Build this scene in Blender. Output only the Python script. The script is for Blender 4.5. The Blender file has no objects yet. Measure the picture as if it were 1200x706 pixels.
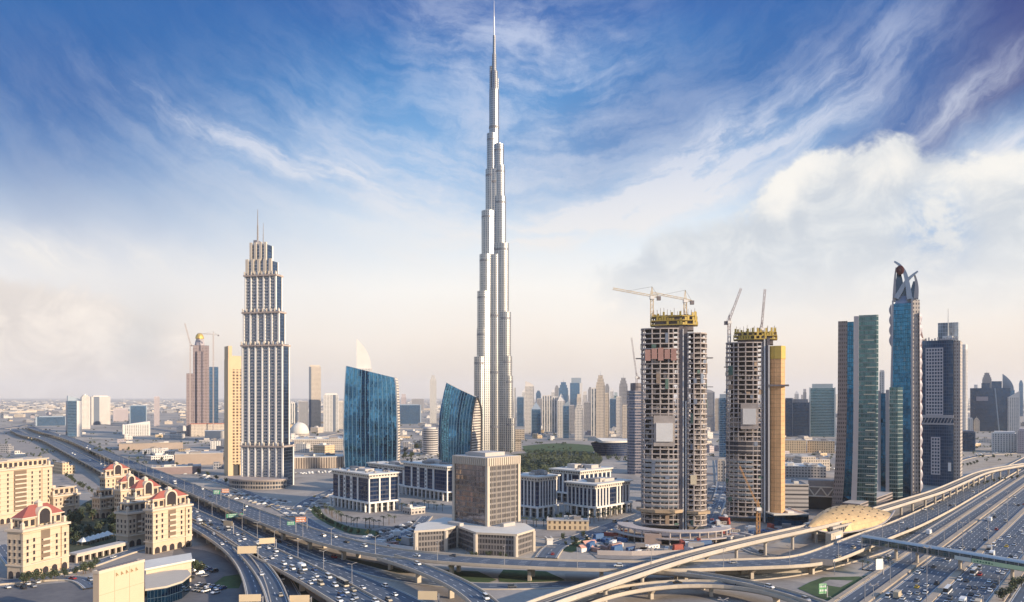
import bpy, math, random
from math import sin, cos, pi, radians, sqrt, atan2, floor, exp

random.seed(11)
SC = bpy.context.scene
COL = SC.collection

# ------------------------------------------------------------------ camera
CAM_H = 100.0          # eye height above the ground
F = 900.0              # focal length in pixels of the 1200 px wide photograph
HOR = 465.0            # row of the horizon
cam_data = bpy.data.cameras.new('camera')
cam_data.sensor_width = 36.0
cam_data.lens = 36.0 * F / 1200.0
cam_data.shift_y = (HOR - 353.0) / 1200.0
cam_data.clip_start = 1.0
cam_data.clip_end = 200000.0
cam = bpy.data.objects.new('camera', cam_data)
COL.objects.link(cam)
cam.location = (0, 0, CAM_H)
cam.rotation_euler = (pi / 2, 0, 0)
SC.camera = cam

# ------------------------------------------------------------------ light
SUN_EL = radians(16.0)
SUN_AZ = radians(-27.0)           # direction to the sun, measured from +X towards +Y
sun_data = bpy.data.lights.new('sun', 'SUN')
sun_data.energy = 5.0
sun_data.angle = radians(0.6)
sun_data.color = (1.0, 0.80, 0.58)
sun = bpy.data.objects.new('sun', sun_data)
COL.objects.link(sun)
SUN_TO = (cos(SUN_AZ) * cos(SUN_EL), sin(SUN_AZ) * cos(SUN_EL), sin(SUN_EL))
from mathutils import Vector
sun.rotation_euler = Vector(SUN_TO).to_track_quat('Z', 'Y').to_euler()
sun.location = (300, -300, 900)

SC.view_settings.view_transform = 'Standard'
SC.view_settings.look = 'None'
SC.view_settings.gamma = 1.0
SC.view_settings.exposure = 0.55
SC.view_settings.use_curve_mapping = False
SC.render.engine = 'CYCLES'
SC.cycles.use_denoising = True
SC.cycles.max_bounces = 5
SC.cycles.diffuse_bounces = 2
SC.cycles.glossy_bounces = 3
SC.cycles.transmission_bounces = 2
SC.cycles.volume_bounces = 1
SC.cycles.caustics_reflective = False
SC.cycles.caustics_refractive = False


# ------------------------------------------------------------------ node helper
class NG:
    def __init__(s, nt):
        s.nt = nt
        s.nodes = nt.nodes
        s.links = nt.links

    def new(s, t, **kw):
        n = s.nodes.new(t)
        for k, v in kw.items():
            setattr(n, k, v)
        return n

    def put(s, sock, v):
        if isinstance(v, bpy.types.NodeSocket):
            s.links.new(v, sock)
        elif v is not None:
            if sock.type in ('RGBA',) and isinstance(v, (tuple, list)) and len(v) == 3:
                v = (*v, 1.0)
            sock.default_value = v

    def m(s, op, a, b=None, c=None, clamp=False):
        n = s.new('ShaderNodeMath', operation=op, use_clamp=clamp)
        s.put(n.inputs[0], a)
        if b is not None:
            s.put(n.inputs[1], b)
        if c is not None:
            s.put(n.inputs[2], c)
        return n.outputs[0]

    def add(s, a, b): return s.m('ADD', a, b)
    def sub(s, a, b): return s.m('SUBTRACT', a, b)
    def mul(s, a, b): return s.m('MULTIPLY', a, b)
    def div(s, a, b): return s.m('DIVIDE', a, b)
    def lt(s, a, b): return s.m('LESS_THAN', a, b)
    def gt(s, a, b): return s.m('GREATER_THAN', a, b)
    def fract(s, a): return s.m('FRACT', a)
    def floor(s, a): return s.m('FLOOR', a)

    def step(s, v, lo, hi, a=0.0, b=1.0):
        n = s.new('ShaderNodeMapRange', interpolation_type='SMOOTHSTEP', clamp=True)
        s.put(n.inputs['Value'], v)
        s.put(n.inputs['From Min'], lo)
        s.put(n.inputs['From Max'], hi)
        s.put(n.inputs['To Min'], a)
        s.put(n.inputs['To Max'], b)
        return n.outputs['Result']

    def xyz(s, v):
        n = s.new('ShaderNodeSeparateXYZ')
        s.links.new(v, n.inputs[0])
        return n.outputs

    def vec(s, x=0.0, y=0.0, z=0.0):
        n = s.new('ShaderNodeCombineXYZ')
        for i, q in enumerate((x, y, z)):
            s.put(n.inputs[i], q)
        return n.outputs[0]

    def noise(s, v, scale=1.0, detail=4.0, rough=0.5, out='Fac', dist=0.0):
        n = s.new('ShaderNodeTexNoise')
        s.put(n.inputs['Vector'], v)
        n.inputs['Scale'].default_value = scale
        n.inputs['Detail'].default_value = detail
        n.inputs['Roughness'].default_value = rough
        n.inputs['Distortion'].default_value = dist
        return n.outputs[out]

    def white(s, v, out='Value'):
        n = s.new('ShaderNodeTexWhiteNoise', noise_dimensions='3D')
        s.put(n.inputs['Vector'], v)
        return n.outputs[out]

    def mix(s, f, a, b, blend='MIX'):
        n = s.new('ShaderNodeMix', data_type='RGBA', blend_type=blend)
        s.put(n.inputs[0], f)
        s.put(n.inputs[6], a)
        s.put(n.inputs[7], b)
        return n.outputs[2]

    def ramp(s, f, stops, interp='LINEAR'):
        n = s.new('ShaderNodeValToRGB')
        n.color_ramp.interpolation = interp
        el = n.color_ramp.elements
        while len(el) < len(stops):
            el.new(0.5)
        for e, (p, c) in zip(el, stops):
            e.position = p
            e.color = (*c, 1.0)
        s.put(n.inputs[0], f)
        return n.outputs[0]


# ------------------------------------------------------------------ sky
world = bpy.data.worlds.new('World')
SC.world = world
world.use_nodes = True
world.cycles.sampling_method = 'MANUAL'
world.cycles.sample_map_resolution = 512


def build_sky():
    nt = world.node_tree
    nt.nodes.clear()
    g = NG(nt)
    sky = g.new('ShaderNodeTexSky', sky_type='NISHITA')
    sky.sun_disc = False
    sky.sun_elevation = SUN_EL
    sky.sun_rotation = pi / 2 - SUN_AZ
    sky.air_density = 1.0
    sky.dust_density = 2.0
    sky.ozone_density = 2.0
    d = g.new('ShaderNodeTexCoord').outputs['Generated']
    x, y, z = g.xyz(d)
    az = g.m('ARCTAN2', x, y)
    el = g.m('ARCSINE', g.m('MINIMUM', g.m('MAXIMUM', z, -0.999), 0.999))

    def ang(px, py):
        a = math.atan((px - 600) / F)
        return a, math.atan((HOR - py) / F * cos(a))

    # slow warp of the directions so that nothing follows a ruler
    wv = g.vec(az, el, 0.0)
    w1 = g.noise(wv, 6.0, 6.0, 0.6, 'Color')
    wx, wy, wz = g.xyz(w1)
    aw = g.add(az, g.mul(g.sub(wx, 0.5), 0.11))
    ew = g.add(el, g.mul(g.sub(wy, 0.5), 0.075))

    def blob(px, py, sx, sy, rot=0.0, amp=1.0):
        a0, e0 = ang(px, py)
        sx, sy = sx / F, sy / F
        c, s_ = cos(rot), sin(rot)
        da, de = g.sub(aw, a0), g.sub(ew, e0)
        u = g.mul(g.add(g.mul(da, c), g.mul(de, s_)), 1 / sx)
        v = g.mul(g.sub(g.mul(de, c), g.mul(da, s_)), 1 / sy)
        q = g.add(g.mul(u, u), g.mul(v, v))
        return g.mul(g.m('EXPONENT', g.mul(q, -1.0)), amp)

    def total(items):
        t = items[0]
        for i in items[1:]:
            t = g.add(t, i)
        return t

    # clear sky: Nishita, deepened and coloured with height; unseen zenith brightened to lift shadows
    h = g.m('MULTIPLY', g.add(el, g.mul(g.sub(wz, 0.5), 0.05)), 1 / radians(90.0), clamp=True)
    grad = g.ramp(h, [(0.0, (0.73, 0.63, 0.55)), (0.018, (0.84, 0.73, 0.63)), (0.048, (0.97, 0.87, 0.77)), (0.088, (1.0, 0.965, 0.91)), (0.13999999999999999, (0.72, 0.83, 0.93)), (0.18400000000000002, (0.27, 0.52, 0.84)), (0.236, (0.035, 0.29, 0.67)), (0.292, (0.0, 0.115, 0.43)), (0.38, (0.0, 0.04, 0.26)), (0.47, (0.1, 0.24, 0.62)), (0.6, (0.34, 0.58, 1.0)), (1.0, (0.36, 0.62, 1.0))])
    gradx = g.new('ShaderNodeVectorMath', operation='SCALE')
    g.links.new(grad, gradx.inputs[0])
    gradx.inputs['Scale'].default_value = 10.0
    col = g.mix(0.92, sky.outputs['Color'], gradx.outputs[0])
    # thin bright veil around the tower, deeper blue at the two upper corners
    deep = total([blob(1170, 10, 170, 100, 0.2, 1.5), blob(850, 70, 190, 60, 0.15, 0.55), blob(20, 70, 260, 150, -0.15, 0.95), blob(1030, 185, 110, 32, 0.5, 0.8),
                  blob(720, 170, 150, 60, 0.2, 0.5), blob(1095, 268, 30, 34, 0.9, 0.9), blob(330, 30, 200, 80, 0, 0.35)])
    deepm = g.m('MULTIPLY', deep, 1.0, clamp=True)
    col = g.mix(g.mul(deepm, 0.95), col, g.mix(g.step(az, 0.44, 0.60), (.0, .98, 3.6), (.0, .22, 2.0)))

    # fibres of cirrus curving round a point high above the tower
    da, de = g.sub(aw, 0.02), g.sub(ew, 0.95)
    rad = g.m('SQRT', g.add(g.mul(da, da), g.mul(de, de)))
    phi = g.m('ARCTAN2', da, g.mul(de, -1.0))
    fib = g.noise(g.vec(g.mul(phi, 3.2), g.mul(rad, 24.0), 3.0), 1.0, 9.0, 0.66, dist=0.12)
    fib2 = g.noise(g.vec(g.mul(phi, 5.0), g.mul(rad, 11.0), 9.0), 1.0, 8.0, 0.64, dist=0.3)
    big = g.noise(g.vec(az, g.mul(el, 1.6), 4.0), 3.2, 4.0, 0.55)
    puff = g.noise(g.vec(az, g.mul(el, 1.25), 1.0), 15.0, 10.0, 0.63, dist=0.45)
    msk = total([blob(450, 215, 200, 90, -0.3, .62), blob(705, 258, 115, 22, 0.18, 1.9), blob(800, 205, 100, 24, 0.46, 1.7), blob(770, 240, 70, 16, 0.3, 1.2), blob(640, 130, 150, 120, 0, .55),
                 blob(1010, 100, 110, 55, 0.62, .75), blob(870, 150, 110, 70, 0.4, .45), blob(1140, 118, 75, 18, 0.55, 1.0), blob(1175, 205, 80, 42, 0.45, 1.2),
                 blob(40, 288, 150, 20, -0.1, 1.0), blob(250, 150, 120, 14, -0.42, .55), blob(370, 195, 110, 12, -0.30, .6), blob(560, 40, 130, 60, -0.3, .35),
                 blob(120, 150, 200, 60, -0.2, .22), blob(760, 345, 160, 16, 0.05, .5), blob(1130, 354, 90, 9, 0.0, .8)])
    cir = g.mul(g.step(g.add(g.mul(fib, 0.6), g.mul(fib2, 0.5)), 0.44, 0.68), 1.0)
    cirm = g.m('MULTIPLY', g.mul(msk, g.add(0.16, g.mul(cir, 1.05))), 1.0, clamp=True)
    thin = g.mul(g.step(big, 0.45, 0.72), g.mul(g.step(fib2, 0.42, 0.75), 0.30))
    thin = g.mul(g.mul(thin, g.step(el, 0.1, 0.25)), g.sub(1.0, g.mul(deepm, 0.75)))
    cirm = g.m('MAXIMUM', cirm, thin)
    cirm = g.mul(cirm, g.sub(1.0, g.mul(deepm, 0.35)))
    ccol = g.mix(g.step(el, 0.10, 0.42), (8.9, 8.5, 7.9), (6.0, 6.6, 8.2))
    col = g.mix(g.mul(cirm, 0.92), col, ccol)

    # heaped cloud on the right and low heaps on the left
    def heap(blobs, lo, hi, nz):
        f = total(blobs)
        return g.step(g.add(f, g.mul(g.sub(puff, 0.5), nz)), lo, hi)
    hp = heap([blob(945, 240, 42, 42, 0, .95), blob(1000, 270, 80, 60, 0.3, .8), blob(1052, 236, 32, 60, 0.2, .8), blob(980, 345, 230, 85, 0, .95), blob(1110, 300, 110, 80, 0, .7), blob(1180, 300, 90, 80, 0, .8),
               blob(850, 320, 150, 50, 0, .55)], 0.34, 0.66, 1.0)
    rim = g.step(g.add(blob(930, 214, 44, 30, 0.5, 1.0), g.add(blob(1040, 196, 40, 26, 0.3, .55), g.add(blob(1165, 205, 70, 40, 0, .7), g.mul(g.sub(puff, 0.5), 1.3)))), 0.0, 1.0)
    hcol = g.mix(g.step(puff, 0.36, 0.66), (5.6, 6.1, 6.7), (7.2, 7.5, 7.7))
    hcol = g.mix(rim, hcol, (9.2, 8.9, 8.3))
    hlow = g.mul(hp, g.step(el, 0.05, 0.20, 0.0, 0.95))
    col = g.mix(hlow, col, hcol)
    hl = heap([blob(60, 410, 130, 60, 0, .9), blob(165, 420, 50, 36, 0, .8), blob(20, 360, 90, 50, 0, .5)], 0.35, 0.75, 1.3)
    hlcol = g.mix(g.step(puff, 0.35, 0.7), (6.9, 6.3, 5.9), (9.6, 8.7, 7.8))
    col = g.mix(g.mul(hl, 0.85), col, hlcol)
    grey = blob(165, 385, 34, 40, 0, .45)
    col = g.mix(grey, col, (5.6, 5.9, 6.1))
    gap = g.mul(blob(1096, 266, 26, 34, 0.7, 1.2), g.step(puff, 0.62, 0.42))
    col = g.mix(g.m('MULTIPLY', gap, 0.75, clamp=True), col, (2.0, 4.1, 7.2))
    # below the horizon
    col = g.mix(g.step(el, -0.06, 0.0), (3.0, 2.7, 2.5), col)
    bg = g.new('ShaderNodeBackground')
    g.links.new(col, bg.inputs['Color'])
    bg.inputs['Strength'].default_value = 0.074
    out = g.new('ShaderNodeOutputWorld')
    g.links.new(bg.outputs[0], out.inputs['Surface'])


build_sky()

# ------------------------------------------------------------------ placing
def G(px, py, z=0.0):
    """the point at height z seen at that pixel of the photograph"""
    Y = F * (CAM_H - z) / (py - HOR)
    return Vector(((px - 600.0) / F * Y, Y, z))


def ztop(py, Y):
    return CAM_H - (py - HOR) * Y / F


def frame(px, py):
    """base point, rotation that turns local -Y to the camera, metres per pixel across"""
    P = G(px, py)
    ph = atan2(P.x, P.y)
    return P, -ph, P.y * cos(ph) / F


def corner_box(pn, py, pl, pr, th):
    """near corner, rotation and side lengths of a block whose visible base corners are at those columns"""
    N = G(pn, py)
    u = (cos(th), sin(th))
    v = (-sin(th), cos(th))

    def reach(p, d):
        k = (p - 600.0) / F
        return (k * N.y - N.x) / (d[0] - k * d[1])
    return N, abs(reach(pr, u)), abs(reach(pl, v))


# ------------------------------------------------------------------ mesh builder
class MB:
    def __init__(s):
        s.v, s.f, s.mi, s.uv = [], [], [], []

    def face(s, pts, m=0, uv=None):
        b = len(s.v)
        s.v.extend([tuple(p) for p in pts])
        s.f.append(tuple(range(b, b + len(pts))))
        s.mi.append(m)
        if uv is None:
            uv = [(p[0], p[1]) for p in pts]
        s.uv.append(uv)

    def prism(s, poly, z0, z1, m=0, mt=None, bottom=False, poly1=None, top=True):
        """sides + top of a polygon given counter-clockwise; poly1: another outline at the top"""
        q = poly1 or poly
        n = len(poly)
        u = 0.0
        for i in range(n):
            a, b = poly[i], poly[(i + 1) % n]
            c, d = q[(i + 1) % n], q[i]
            L = sqrt((b[0] - a[0]) ** 2 + (b[1] - a[1]) ** 2)
            za = (z0, z0, z1, z1)
            s.face([(a[0], a[1], z0), (b[0], b[1], z0), (c[0], c[1], z1), (d[0], d[1], z1)], m,
                   [(u, z0), (u + L, z0), (u + L, z1), (u, z1)])
            u += L
        if top:
            s.face([(p[0], p[1], z1) for p in q], m if mt is None else mt)
        if bottom:
            s.face([(p[0], p[1], z0) for p in reversed(poly)], m if mt is None else mt)

    def box(s, x0, x1, y0, y1, z0, z1, m=0, mt=None, bottom=True):
        s.prism([(x0, y0), (x1, y0), (x1, y1), (x0, y1)], z0, z1, m, mt, bottom)

    def bar(s, a, b, w, m=0, w2=None):
        a, b = Vector(a), Vector(b)
        d = (b - a)
        if d.length < 1e-6:
            return
        d.normalize()
        up = Vector((0, 0, 1)) if abs(d.z) < 0.95 else Vector((1, 0, 0))
        sx = d.cross(up).normalized()
        sy = sx.cross(d)
        h = (w2 or w)
        r0 = [a + sx * (i * w / 2) + sy * (j * h / 2) for i, j in ((-1, -1), (1, -1), (1, 1), (-1, 1))]
        r1 = [p + (b - a) for p in r0]
        for i in range(4):
            k = (i + 1) % 4
            s.face([r0[i], r0[k], r1[k], r1[i]], m)
        s.face(list(reversed(r0)), m)
        s.face(r1, m)

    def cyl(s, x, y, z0, z1, r0, r1=None, n=16, m=0, mt=None, cap=True):
        r1 = r0 if r1 is None else r1
        p0 = [(x + r0 * cos(2 * pi * i / n), y + r0 * sin(2 * pi * i / n)) for i in range(n)]
        p1 = [(x + r1 * cos(2 * pi * i / n), y + r1 * sin(2 * pi * i / n)) for i in range(n)]
        s.prism(p0, z0, z1, m, mt, False, p1, cap)

    def loft(s, rings, m=0, close=True, cap=False):
        for k in range(len(rings) - 1):
            A, B = rings[k], rings[k + 1]
            n = len(A)
            u = 0.0
            for i in range(n if close else n - 1):
                j = (i + 1) % n
                L = (Vector(A[j]) - Vector(A[i])).length
                s.face([A[i], A[j], B[j], B[i]], m, [(u, A[i][2]), (u + L, A[j][2]), (u + L, B[j][2]), (u, B[i][2])])
                u += L
        if cap:
            s.face(rings[-1], m)

    def mesh(s, name, mats, smooth=False):
        me = bpy.data.meshes.new(name)
        me.from_pydata(s.v, [], s.f)
        for mm in (mats if isinstance(mats, (list, tuple)) else [mats]):
            me.materials.append(mm)
        me.polygons.foreach_set('material_index', s.mi)
        lay = me.uv_layers.new(name='UVMap')
        flat = []
        for q in s.uv:
            for a in q:
                flat.extend(a)
        lay.data.foreach_set('uv', flat)
        if smooth:
            me.polygons.foreach_set('use_smooth', [True] * len(me.polygons))
        me.update()
        return me

    def build(s, name, mats, parent=None, smooth=False):
        o = bpy.data.objects.new(name, s.mesh(name, mats, smooth))
        COL.objects.link(o)
        if parent is not None:
            o.parent = parent
        return o


def tag(o, label, cat, group=None, kind=None):
    o['label'] = label
    o['category'] = cat
    if group:
        o['group'] = group
    if kind:
        o['kind'] = kind
    return o


def thing(name, label, cat, loc=(0, 0, 0), rz=0.0, group=None):
    o = bpy.data.objects.new(name, None)
    COL.objects.link(o)
    o.location = loc
    o.rotation_euler = (0, 0, rz)
    o.empty_display_size = 2.0
    return tag(o, label, cat, group)


def dup(root, loc, rz=0.0, scale=None, label=None, group=None):
    r = root.copy()
    COL.objects.link(r)
    r.location = loc
    r.rotation_euler = (0, 0, rz)
    if scale is not None:
        r.scale = (scale,) * 3 if not isinstance(scale, (tuple, list)) else scale
    for ch in list(root.children):
        c = ch.copy()
        COL.objects.link(c)
        c.parent = r
        for gch in list(ch.children):
            dd = gch.copy()
            COL.objects.link(dd)
            dd.parent = c
    if label:
        r['label'] = label
    if group:
        r['group'] = group
    return r


def copies(part, offsets, parent):
    """the same part again at other places under its thing: (x, y, z, rz)"""
    for q in offsets:
        c = part.copy()
        COL.objects.link(c)
        c.parent = parent
        c.location = q[:3]
        c.rotation_euler = (0, 0, q[3] if len(q) > 3 else 0.0)


def structure(o):
    o['kind'] = 'structure'
    return o


def spline(pts, step=6.0):
    P = [Vector(p) for p in pts]
    if len(P) == 2:
        n = max(2, int((P[1] - P[0]).length / step))
        return [P[0].lerp(P[1], i / n) for i in range(n + 1)]
    P = [P[0] * 2 - P[1]] + P + [P[-1] * 2 - P[-2]]
    out = []
    for i in range(1, len(P) - 2):
        a, b, c, d = P[i - 1:i + 3]
        n = max(1, int((c - b).length / step))
        for k in range(n):
            t = k / n
            out.append(0.5 * ((2 * b) + (c - a) * t + (2 * a - 5 * b + 4 * c - d) * t * t + (3 * b - a - 3 * c + d) * t ** 3))
    out.append(P[-2].copy())
    return out


def smooth_line(pl, rounds=6):
    """a drawn line straightened the way a road is"""
    for _ in range(rounds):
        q = [p.copy() for p in pl]
        for i in range(1, len(pl) - 1):
            q[i] = pl[i] * 0.5 + (pl[i - 1] + pl[i + 1]) * 0.25
        pl = q
    return pl


def normals(pl):
    out = []
    for i in range(len(pl)):
        d = pl[min(i + 1, len(pl) - 1)] - pl[max(i - 1, 0)]
        d.z = 0
        d.normalize()
        out.append(Vector((d.y, -d.x, 0)))      # to the right of travel
    return out


# ------------------------------------------------------------------ materials
MATS = {}


def new_mat(name):
    m = bpy.data.materials.new(name)
    m.use_nodes = True
    g = NG(m.node_tree)
    b = m.node_tree.nodes['Principled BSDF']
    return m, g, b


def plain(name, col, rough=0.8, var=0.25, scale=0.15, metal=0.0, fine=0.0):
    if name in MATS:
        return MATS[name]
    m, g, b = new_mat(name)
    co = g.new('ShaderNodeTexCoord').outputs['Object']
    n1 = g.noise(co, scale, 5.0, 0.6)
    n2 = g.noise(co, scale * 7.0, 3.0, 0.6)
    f = g.add(g.mul(g.sub(n1, 0.5), var * 2.2), g.mul(g.sub(n2, 0.5), var * 1.2))
    k = g.add(1.0, f)
    s = g.new('ShaderNodeVectorMath', operation='SCALE')
    s.inputs[0].default_value = col
    g.links.new(k, s.inputs['Scale'])
    g.links.new(s.outputs[0], b.inputs['Base Color'])
    b.inputs['Roughness'].default_value = rough
    b.inputs['Metallic'].default_value = metal
    MATS[name] = m
    return m


def facade(name, wall, glass, cw, ch, fx, fz, groove=None, grough=0.12, gmetal=0.55, wrough=0.7, wmetal=0.0, tilt=0.02, blind=0.25, line=None, warp=0.0):
    """wall with a grid of window openings laid out in metres; panes differ a little in tone and tilt, some have blinds"""
    if name in MATS:
        return MATS[name]
    m, g, b = new_mat(name)
    uv = g.new('ShaderNodeUVMap').outputs[0]
    u, v, _ = g.xyz(uv)
    cu, cv = g.mul(u, 1 / cw), g.mul(v, 1 / ch)
    iu, iv = g.floor(cu), g.floor(cv)
    mask = None
    if fx < 1.0:
        mask = g.lt(g.m('ABSOLUTE', g.sub(g.fract(cu), 0.5)), fx / 2)
    if fz < 1.0:
        mz = g.lt(g.m('ABSOLUTE', g.sub(g.fract(cv), 0.5)), fz / 2)
        mask = mz if mask is None else g.mul(mask, mz)
    if mask is None:
        mask = g.add(0.0, 1.0)
    cell = g.white(g.vec(iu, iv, 1.7))
    cellc = g.white(g.vec(iu, iv, 5.1), 'Color')
    co = g.new('ShaderNodeTexCoord').outputs['Object']
    n1 = g.noise(co, 0.05, 5.0, 0.6)
    streak = g.noise(g.vec(g.mul(u, 1.3), g.mul(v, 0.06), 0), 1.0, 4.0, 0.6)
    dirt = g.add(0.74, g.add(g.mul(n1, 0.28), g.mul(streak, 0.24)))
    ws = g.new('ShaderNodeVectorMath', operation='SCALE')
    ws.inputs[0].default_value = wall
    g.links.new(dirt, ws.inputs['Scale'])
    gs = g.new('ShaderNodeVectorMath', operation='SCALE')
    gs.inputs[0].default_value = glass
    g.links.new(g.add(0.72, g.mul(cell, 0.56)), gs.inputs['Scale'])
    gcol = g.mix(g.mul(g.gt(cell, 1.0 - blind), 0.45), gs.outputs[0], tuple(0.5 * a + 0.10 for a in wall))
    col = g.mix(mask, ws.outputs[0], gcol)
    if line is not None:                       # floor edges: (period, share, colour)
        lm = g.lt(g.fract(g.mul(v, 1 / line[0])), line[1])
        col = g.mix(lm, col, line[2])
        mask = g.mul(mask, g.sub(1.0, lm))
    g.links.new(col, b.inputs['Base Color'])
    g.links.new(g.add(wrough, g.mul(mask, grough - wrough)), b.inputs['Roughness'])
    g.links.new(g.add(wmetal, g.mul(mask, gmetal - wmetal)), b.inputs['Metallic'])
    geo = g.new('ShaderNodeNewGeometry')
    off = g.new('ShaderNodeVectorMath', operation='SUBTRACT')
    g.links.new(cellc, off.inputs[0])
    off.inputs[1].default_value = (0.5, 0.5, 0.5)
    sc = g.new('ShaderNodeVectorMath', operation='SCALE')
    g.links.new(off.outputs[0], sc.inputs[0])
    g.links.new(g.mul(mask, tilt), sc.inputs['Scale'])
    if warp:
        wn = g.noise(co, 0.035, 3.0, 0.5, 'Color')
        o2 = g.new('ShaderNodeVectorMath', operation='SUBTRACT')
        g.links.new(wn, o2.inputs[0])
        o2.inputs[1].default_value = (0.5, 0.5, 0.5)
        s2 = g.new('ShaderNodeVectorMath', operation='SCALE')
        g.links.new(o2.outputs[0], s2.inputs[0])
        s2.inputs['Scale'].default_value = warp
        a2 = g.new('ShaderNodeVectorMath', operation='ADD')
        g.links.new(s2.outputs[0], a2.inputs[0])
        g.links.new(sc.outputs[0], a2.inputs[1])
        sc = a2
    ad = g.new('ShaderNodeVectorMath', operation='ADD')
    g.links.new(geo.outputs['Normal'], ad.inputs[0])
    g.links.new(sc.outputs[0], ad.inputs[1])
    nm = g.new('ShaderNodeVectorMath', operation='NORMALIZE')
    g.links.new(ad.outputs[0], nm.inputs[0])
    g.links.new(nm.outputs[0], b.inputs['Normal'])
    MATS[name] = m
    return m


def road_mat(width, lanes, edge=0.6, tone=1.0):
    key = 'asphalt_%d_%d_%d' % (int(width * 10), lanes, int(tone * 100))
    if key in MATS:
        return MATS[key]
    m, g, b = new_mat('asphalt_road')
    uv = g.new('ShaderNodeUVMap').outputs[0]
    u, v, _ = g.xyz(uv)
    co = g.new('ShaderNodeTexCoord').outputs['Object']
    n1 = g.noise(co, 0.03, 5.0, 0.6)
    n2 = g.noise(co, 0.9, 3.0, 0.6)
    lw = (width - 2 * edge) / lanes
    lu = g.mul(g.sub(u, edge), 1 / lw)
    # wheel tracks run darker than the lane middle, joints and patches vary along the road
    track = g.mul(g.m('COSINE', g.mul(g.fract(lu), 4 * pi)), 0.12)
    patch = g.white(g.vec(g.floor(lu), g.floor(g.mul(v, 1 / 47.0)), 0))
    k = g.add(g.add(0.66, g.mul(n1, 0.5)), g.add(g.add(track, g.mul(n2, 0.2)), g.mul(patch, 0.24)))
    joint = g.lt(g.fract(g.mul(v, 1 / 38.0)), 0.012)
    k = g.mul(k, g.sub(1.0, g.mul(joint, 0.45)))
    s = g.new('ShaderNodeVectorMath', operation='SCALE')
    s.inputs[0].default_value = (0.068 * tone, 0.088 * tone, 0.116 * tone)
    g.links.new(k, s.inputs['Scale'])
    dash = g.mul(g.lt(g.m('ABSOLUTE', g.sub(g.fract(g.add(lu, 0.5)), 0.5)), 0.16 / lw), g.lt(g.fract(g.mul(v, 1 / 11.0)), 0.36))
    inner = g.mul(g.gt(lu, 0.4), g.lt(lu, lanes - 0.4))
    line = g.mul(dash, inner)
    e = g.m('MINIMUM', g.m('ABSOLUTE', g.sub(u, edge)), g.m('ABSOLUTE', g.sub(u, width - edge)))
    line = g.m('MAXIMUM', line, g.lt(e, 0.14))
    worn = g.add(0.55, g.mul(n2, 0.6))
    col = g.mix(g.m('MULTIPLY', line, worn, clamp=True), s.outputs[0], (0.72, 0.72, 0.70))
    g.links.new(col, b.inputs['Base Color'])
    b.inputs['Roughness'].default_value = 0.72
    MATS[key] = m
    return m


M_concrete = plain('pale_concrete', (0.50, 0.43, 0.34), 0.85, 0.28, 0.06)
M_deck = plain('deck_concrete', (0.40, 0.35, 0.29), 0.85, 0.25, 0.05)
M_grey = plain('grey_concrete', (0.27, 0.25, 0.24), 0.85, 0.28, 0.08)
M_dark = plain('dark_recess', (0.03, 0.032, 0.04), 0.6, 0.3, 0.2)
M_metro = plain('metro_concrete', (.47, .42, .36), .85, .25, .06)
M_white = plain('white_paint', (0.74, 0.72, 0.68), 0.6, 0.10, 0.1)
M_roof = plain('pale_roof', (0.46, 0.43, 0.40), 0.85, 0.22, 0.09)
M_roofw = plain('white_roof', (0.66, 0.62, 0.55), 0.8, 0.16, 0.07)
M_steel = plain('brushed_steel', (0.55, 0.55, 0.55), 0.35, 0.1, 0.1, 0.9)
M_sand = plain('sand_paving', (0.36, 0.30, 0.235), 0.9, 0.3, 0.04)


def ground_material():
    m, g, b = new_mat('desert_city_ground')
    co = g.new('ShaderNodeTexCoord').outputs['Object']
    n1 = g.noise(co, 0.0022, 7.0, 0.6)
    n2 = g.noise(co, 0.02, 6.0, 0.62, dist=0.4)
    n3 = g.noise(co, 0.3, 4.0, 0.6)
    vo = g.new('ShaderNodeTexVoronoi', feature='F1', distance='CHEBYCHEV')
    g.put(vo.inputs['Vector'], co)
    vo.inputs['Scale'].default_value = 0.012
    cell = g.xyz(vo.outputs['Color'])[0]
    base = g.ramp(n2, [(0.28, (.20, .18, .165)), (0.45, (.32, .28, .24)), (0.60, (.41, .36, .30)), (0.8, (.50, .44, .37))])
    lots = g.ramp(cell, [(0.0, (.18, .172, .17)), (0.3, (.35, .31, .275)), (0.6, (.43, .38, .32)), (0.85, (.25, .23, .215)), (1.0, (.52, .46, .39))], 'CONSTANT')
    col = g.mix(g.step(n1, 0.35, 0.62, 0.15, 0.65), base, lots)
    green = g.mul(g.step(g.noise(co, 0.007, 5.0, 0.6), 0.60, 0.70), 0.65)
    col = g.mix(green, col, (.055, .075, .038))
    sc = g.new('ShaderNodeVectorMath', operation='SCALE')
    g.links.new(col, sc.inputs[0])
    g.links.new(g.add(0.72, g.mul(n3, 0.56)), sc.inputs['Scale'])
    g.links.new(sc.outputs[0], b.inputs['Base Color'])
    b.inputs['Roughness'].default_value = 0.92
    return m


mb = MB()
R = 42000.0
mb.face([(-R, -R, 0), (R, -R, 0), (R, R, 0), (-R, R, 0)])
structure(mb.build('ground', ground_material()))


def patch_mat(name, c1, c2, scale):
    if name in MATS:
        return MATS[name]
    m, g, b = new_mat(name)
    co = g.new('ShaderNodeTexCoord').outputs['Object']
    n = g.noise(co, scale, 6.0, 0.65)
    n2 = g.noise(co, scale * 9, 3.0, 0.6)
    g.links.new(g.mix(g.step(g.add(g.mul(n, .7), g.mul(n2, .3)), 0.36, 0.62), c1, c2), b.inputs['Base Color'])
    b.inputs['Roughness'].default_value = 0.95
    MATS[name] = m
    return m


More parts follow.
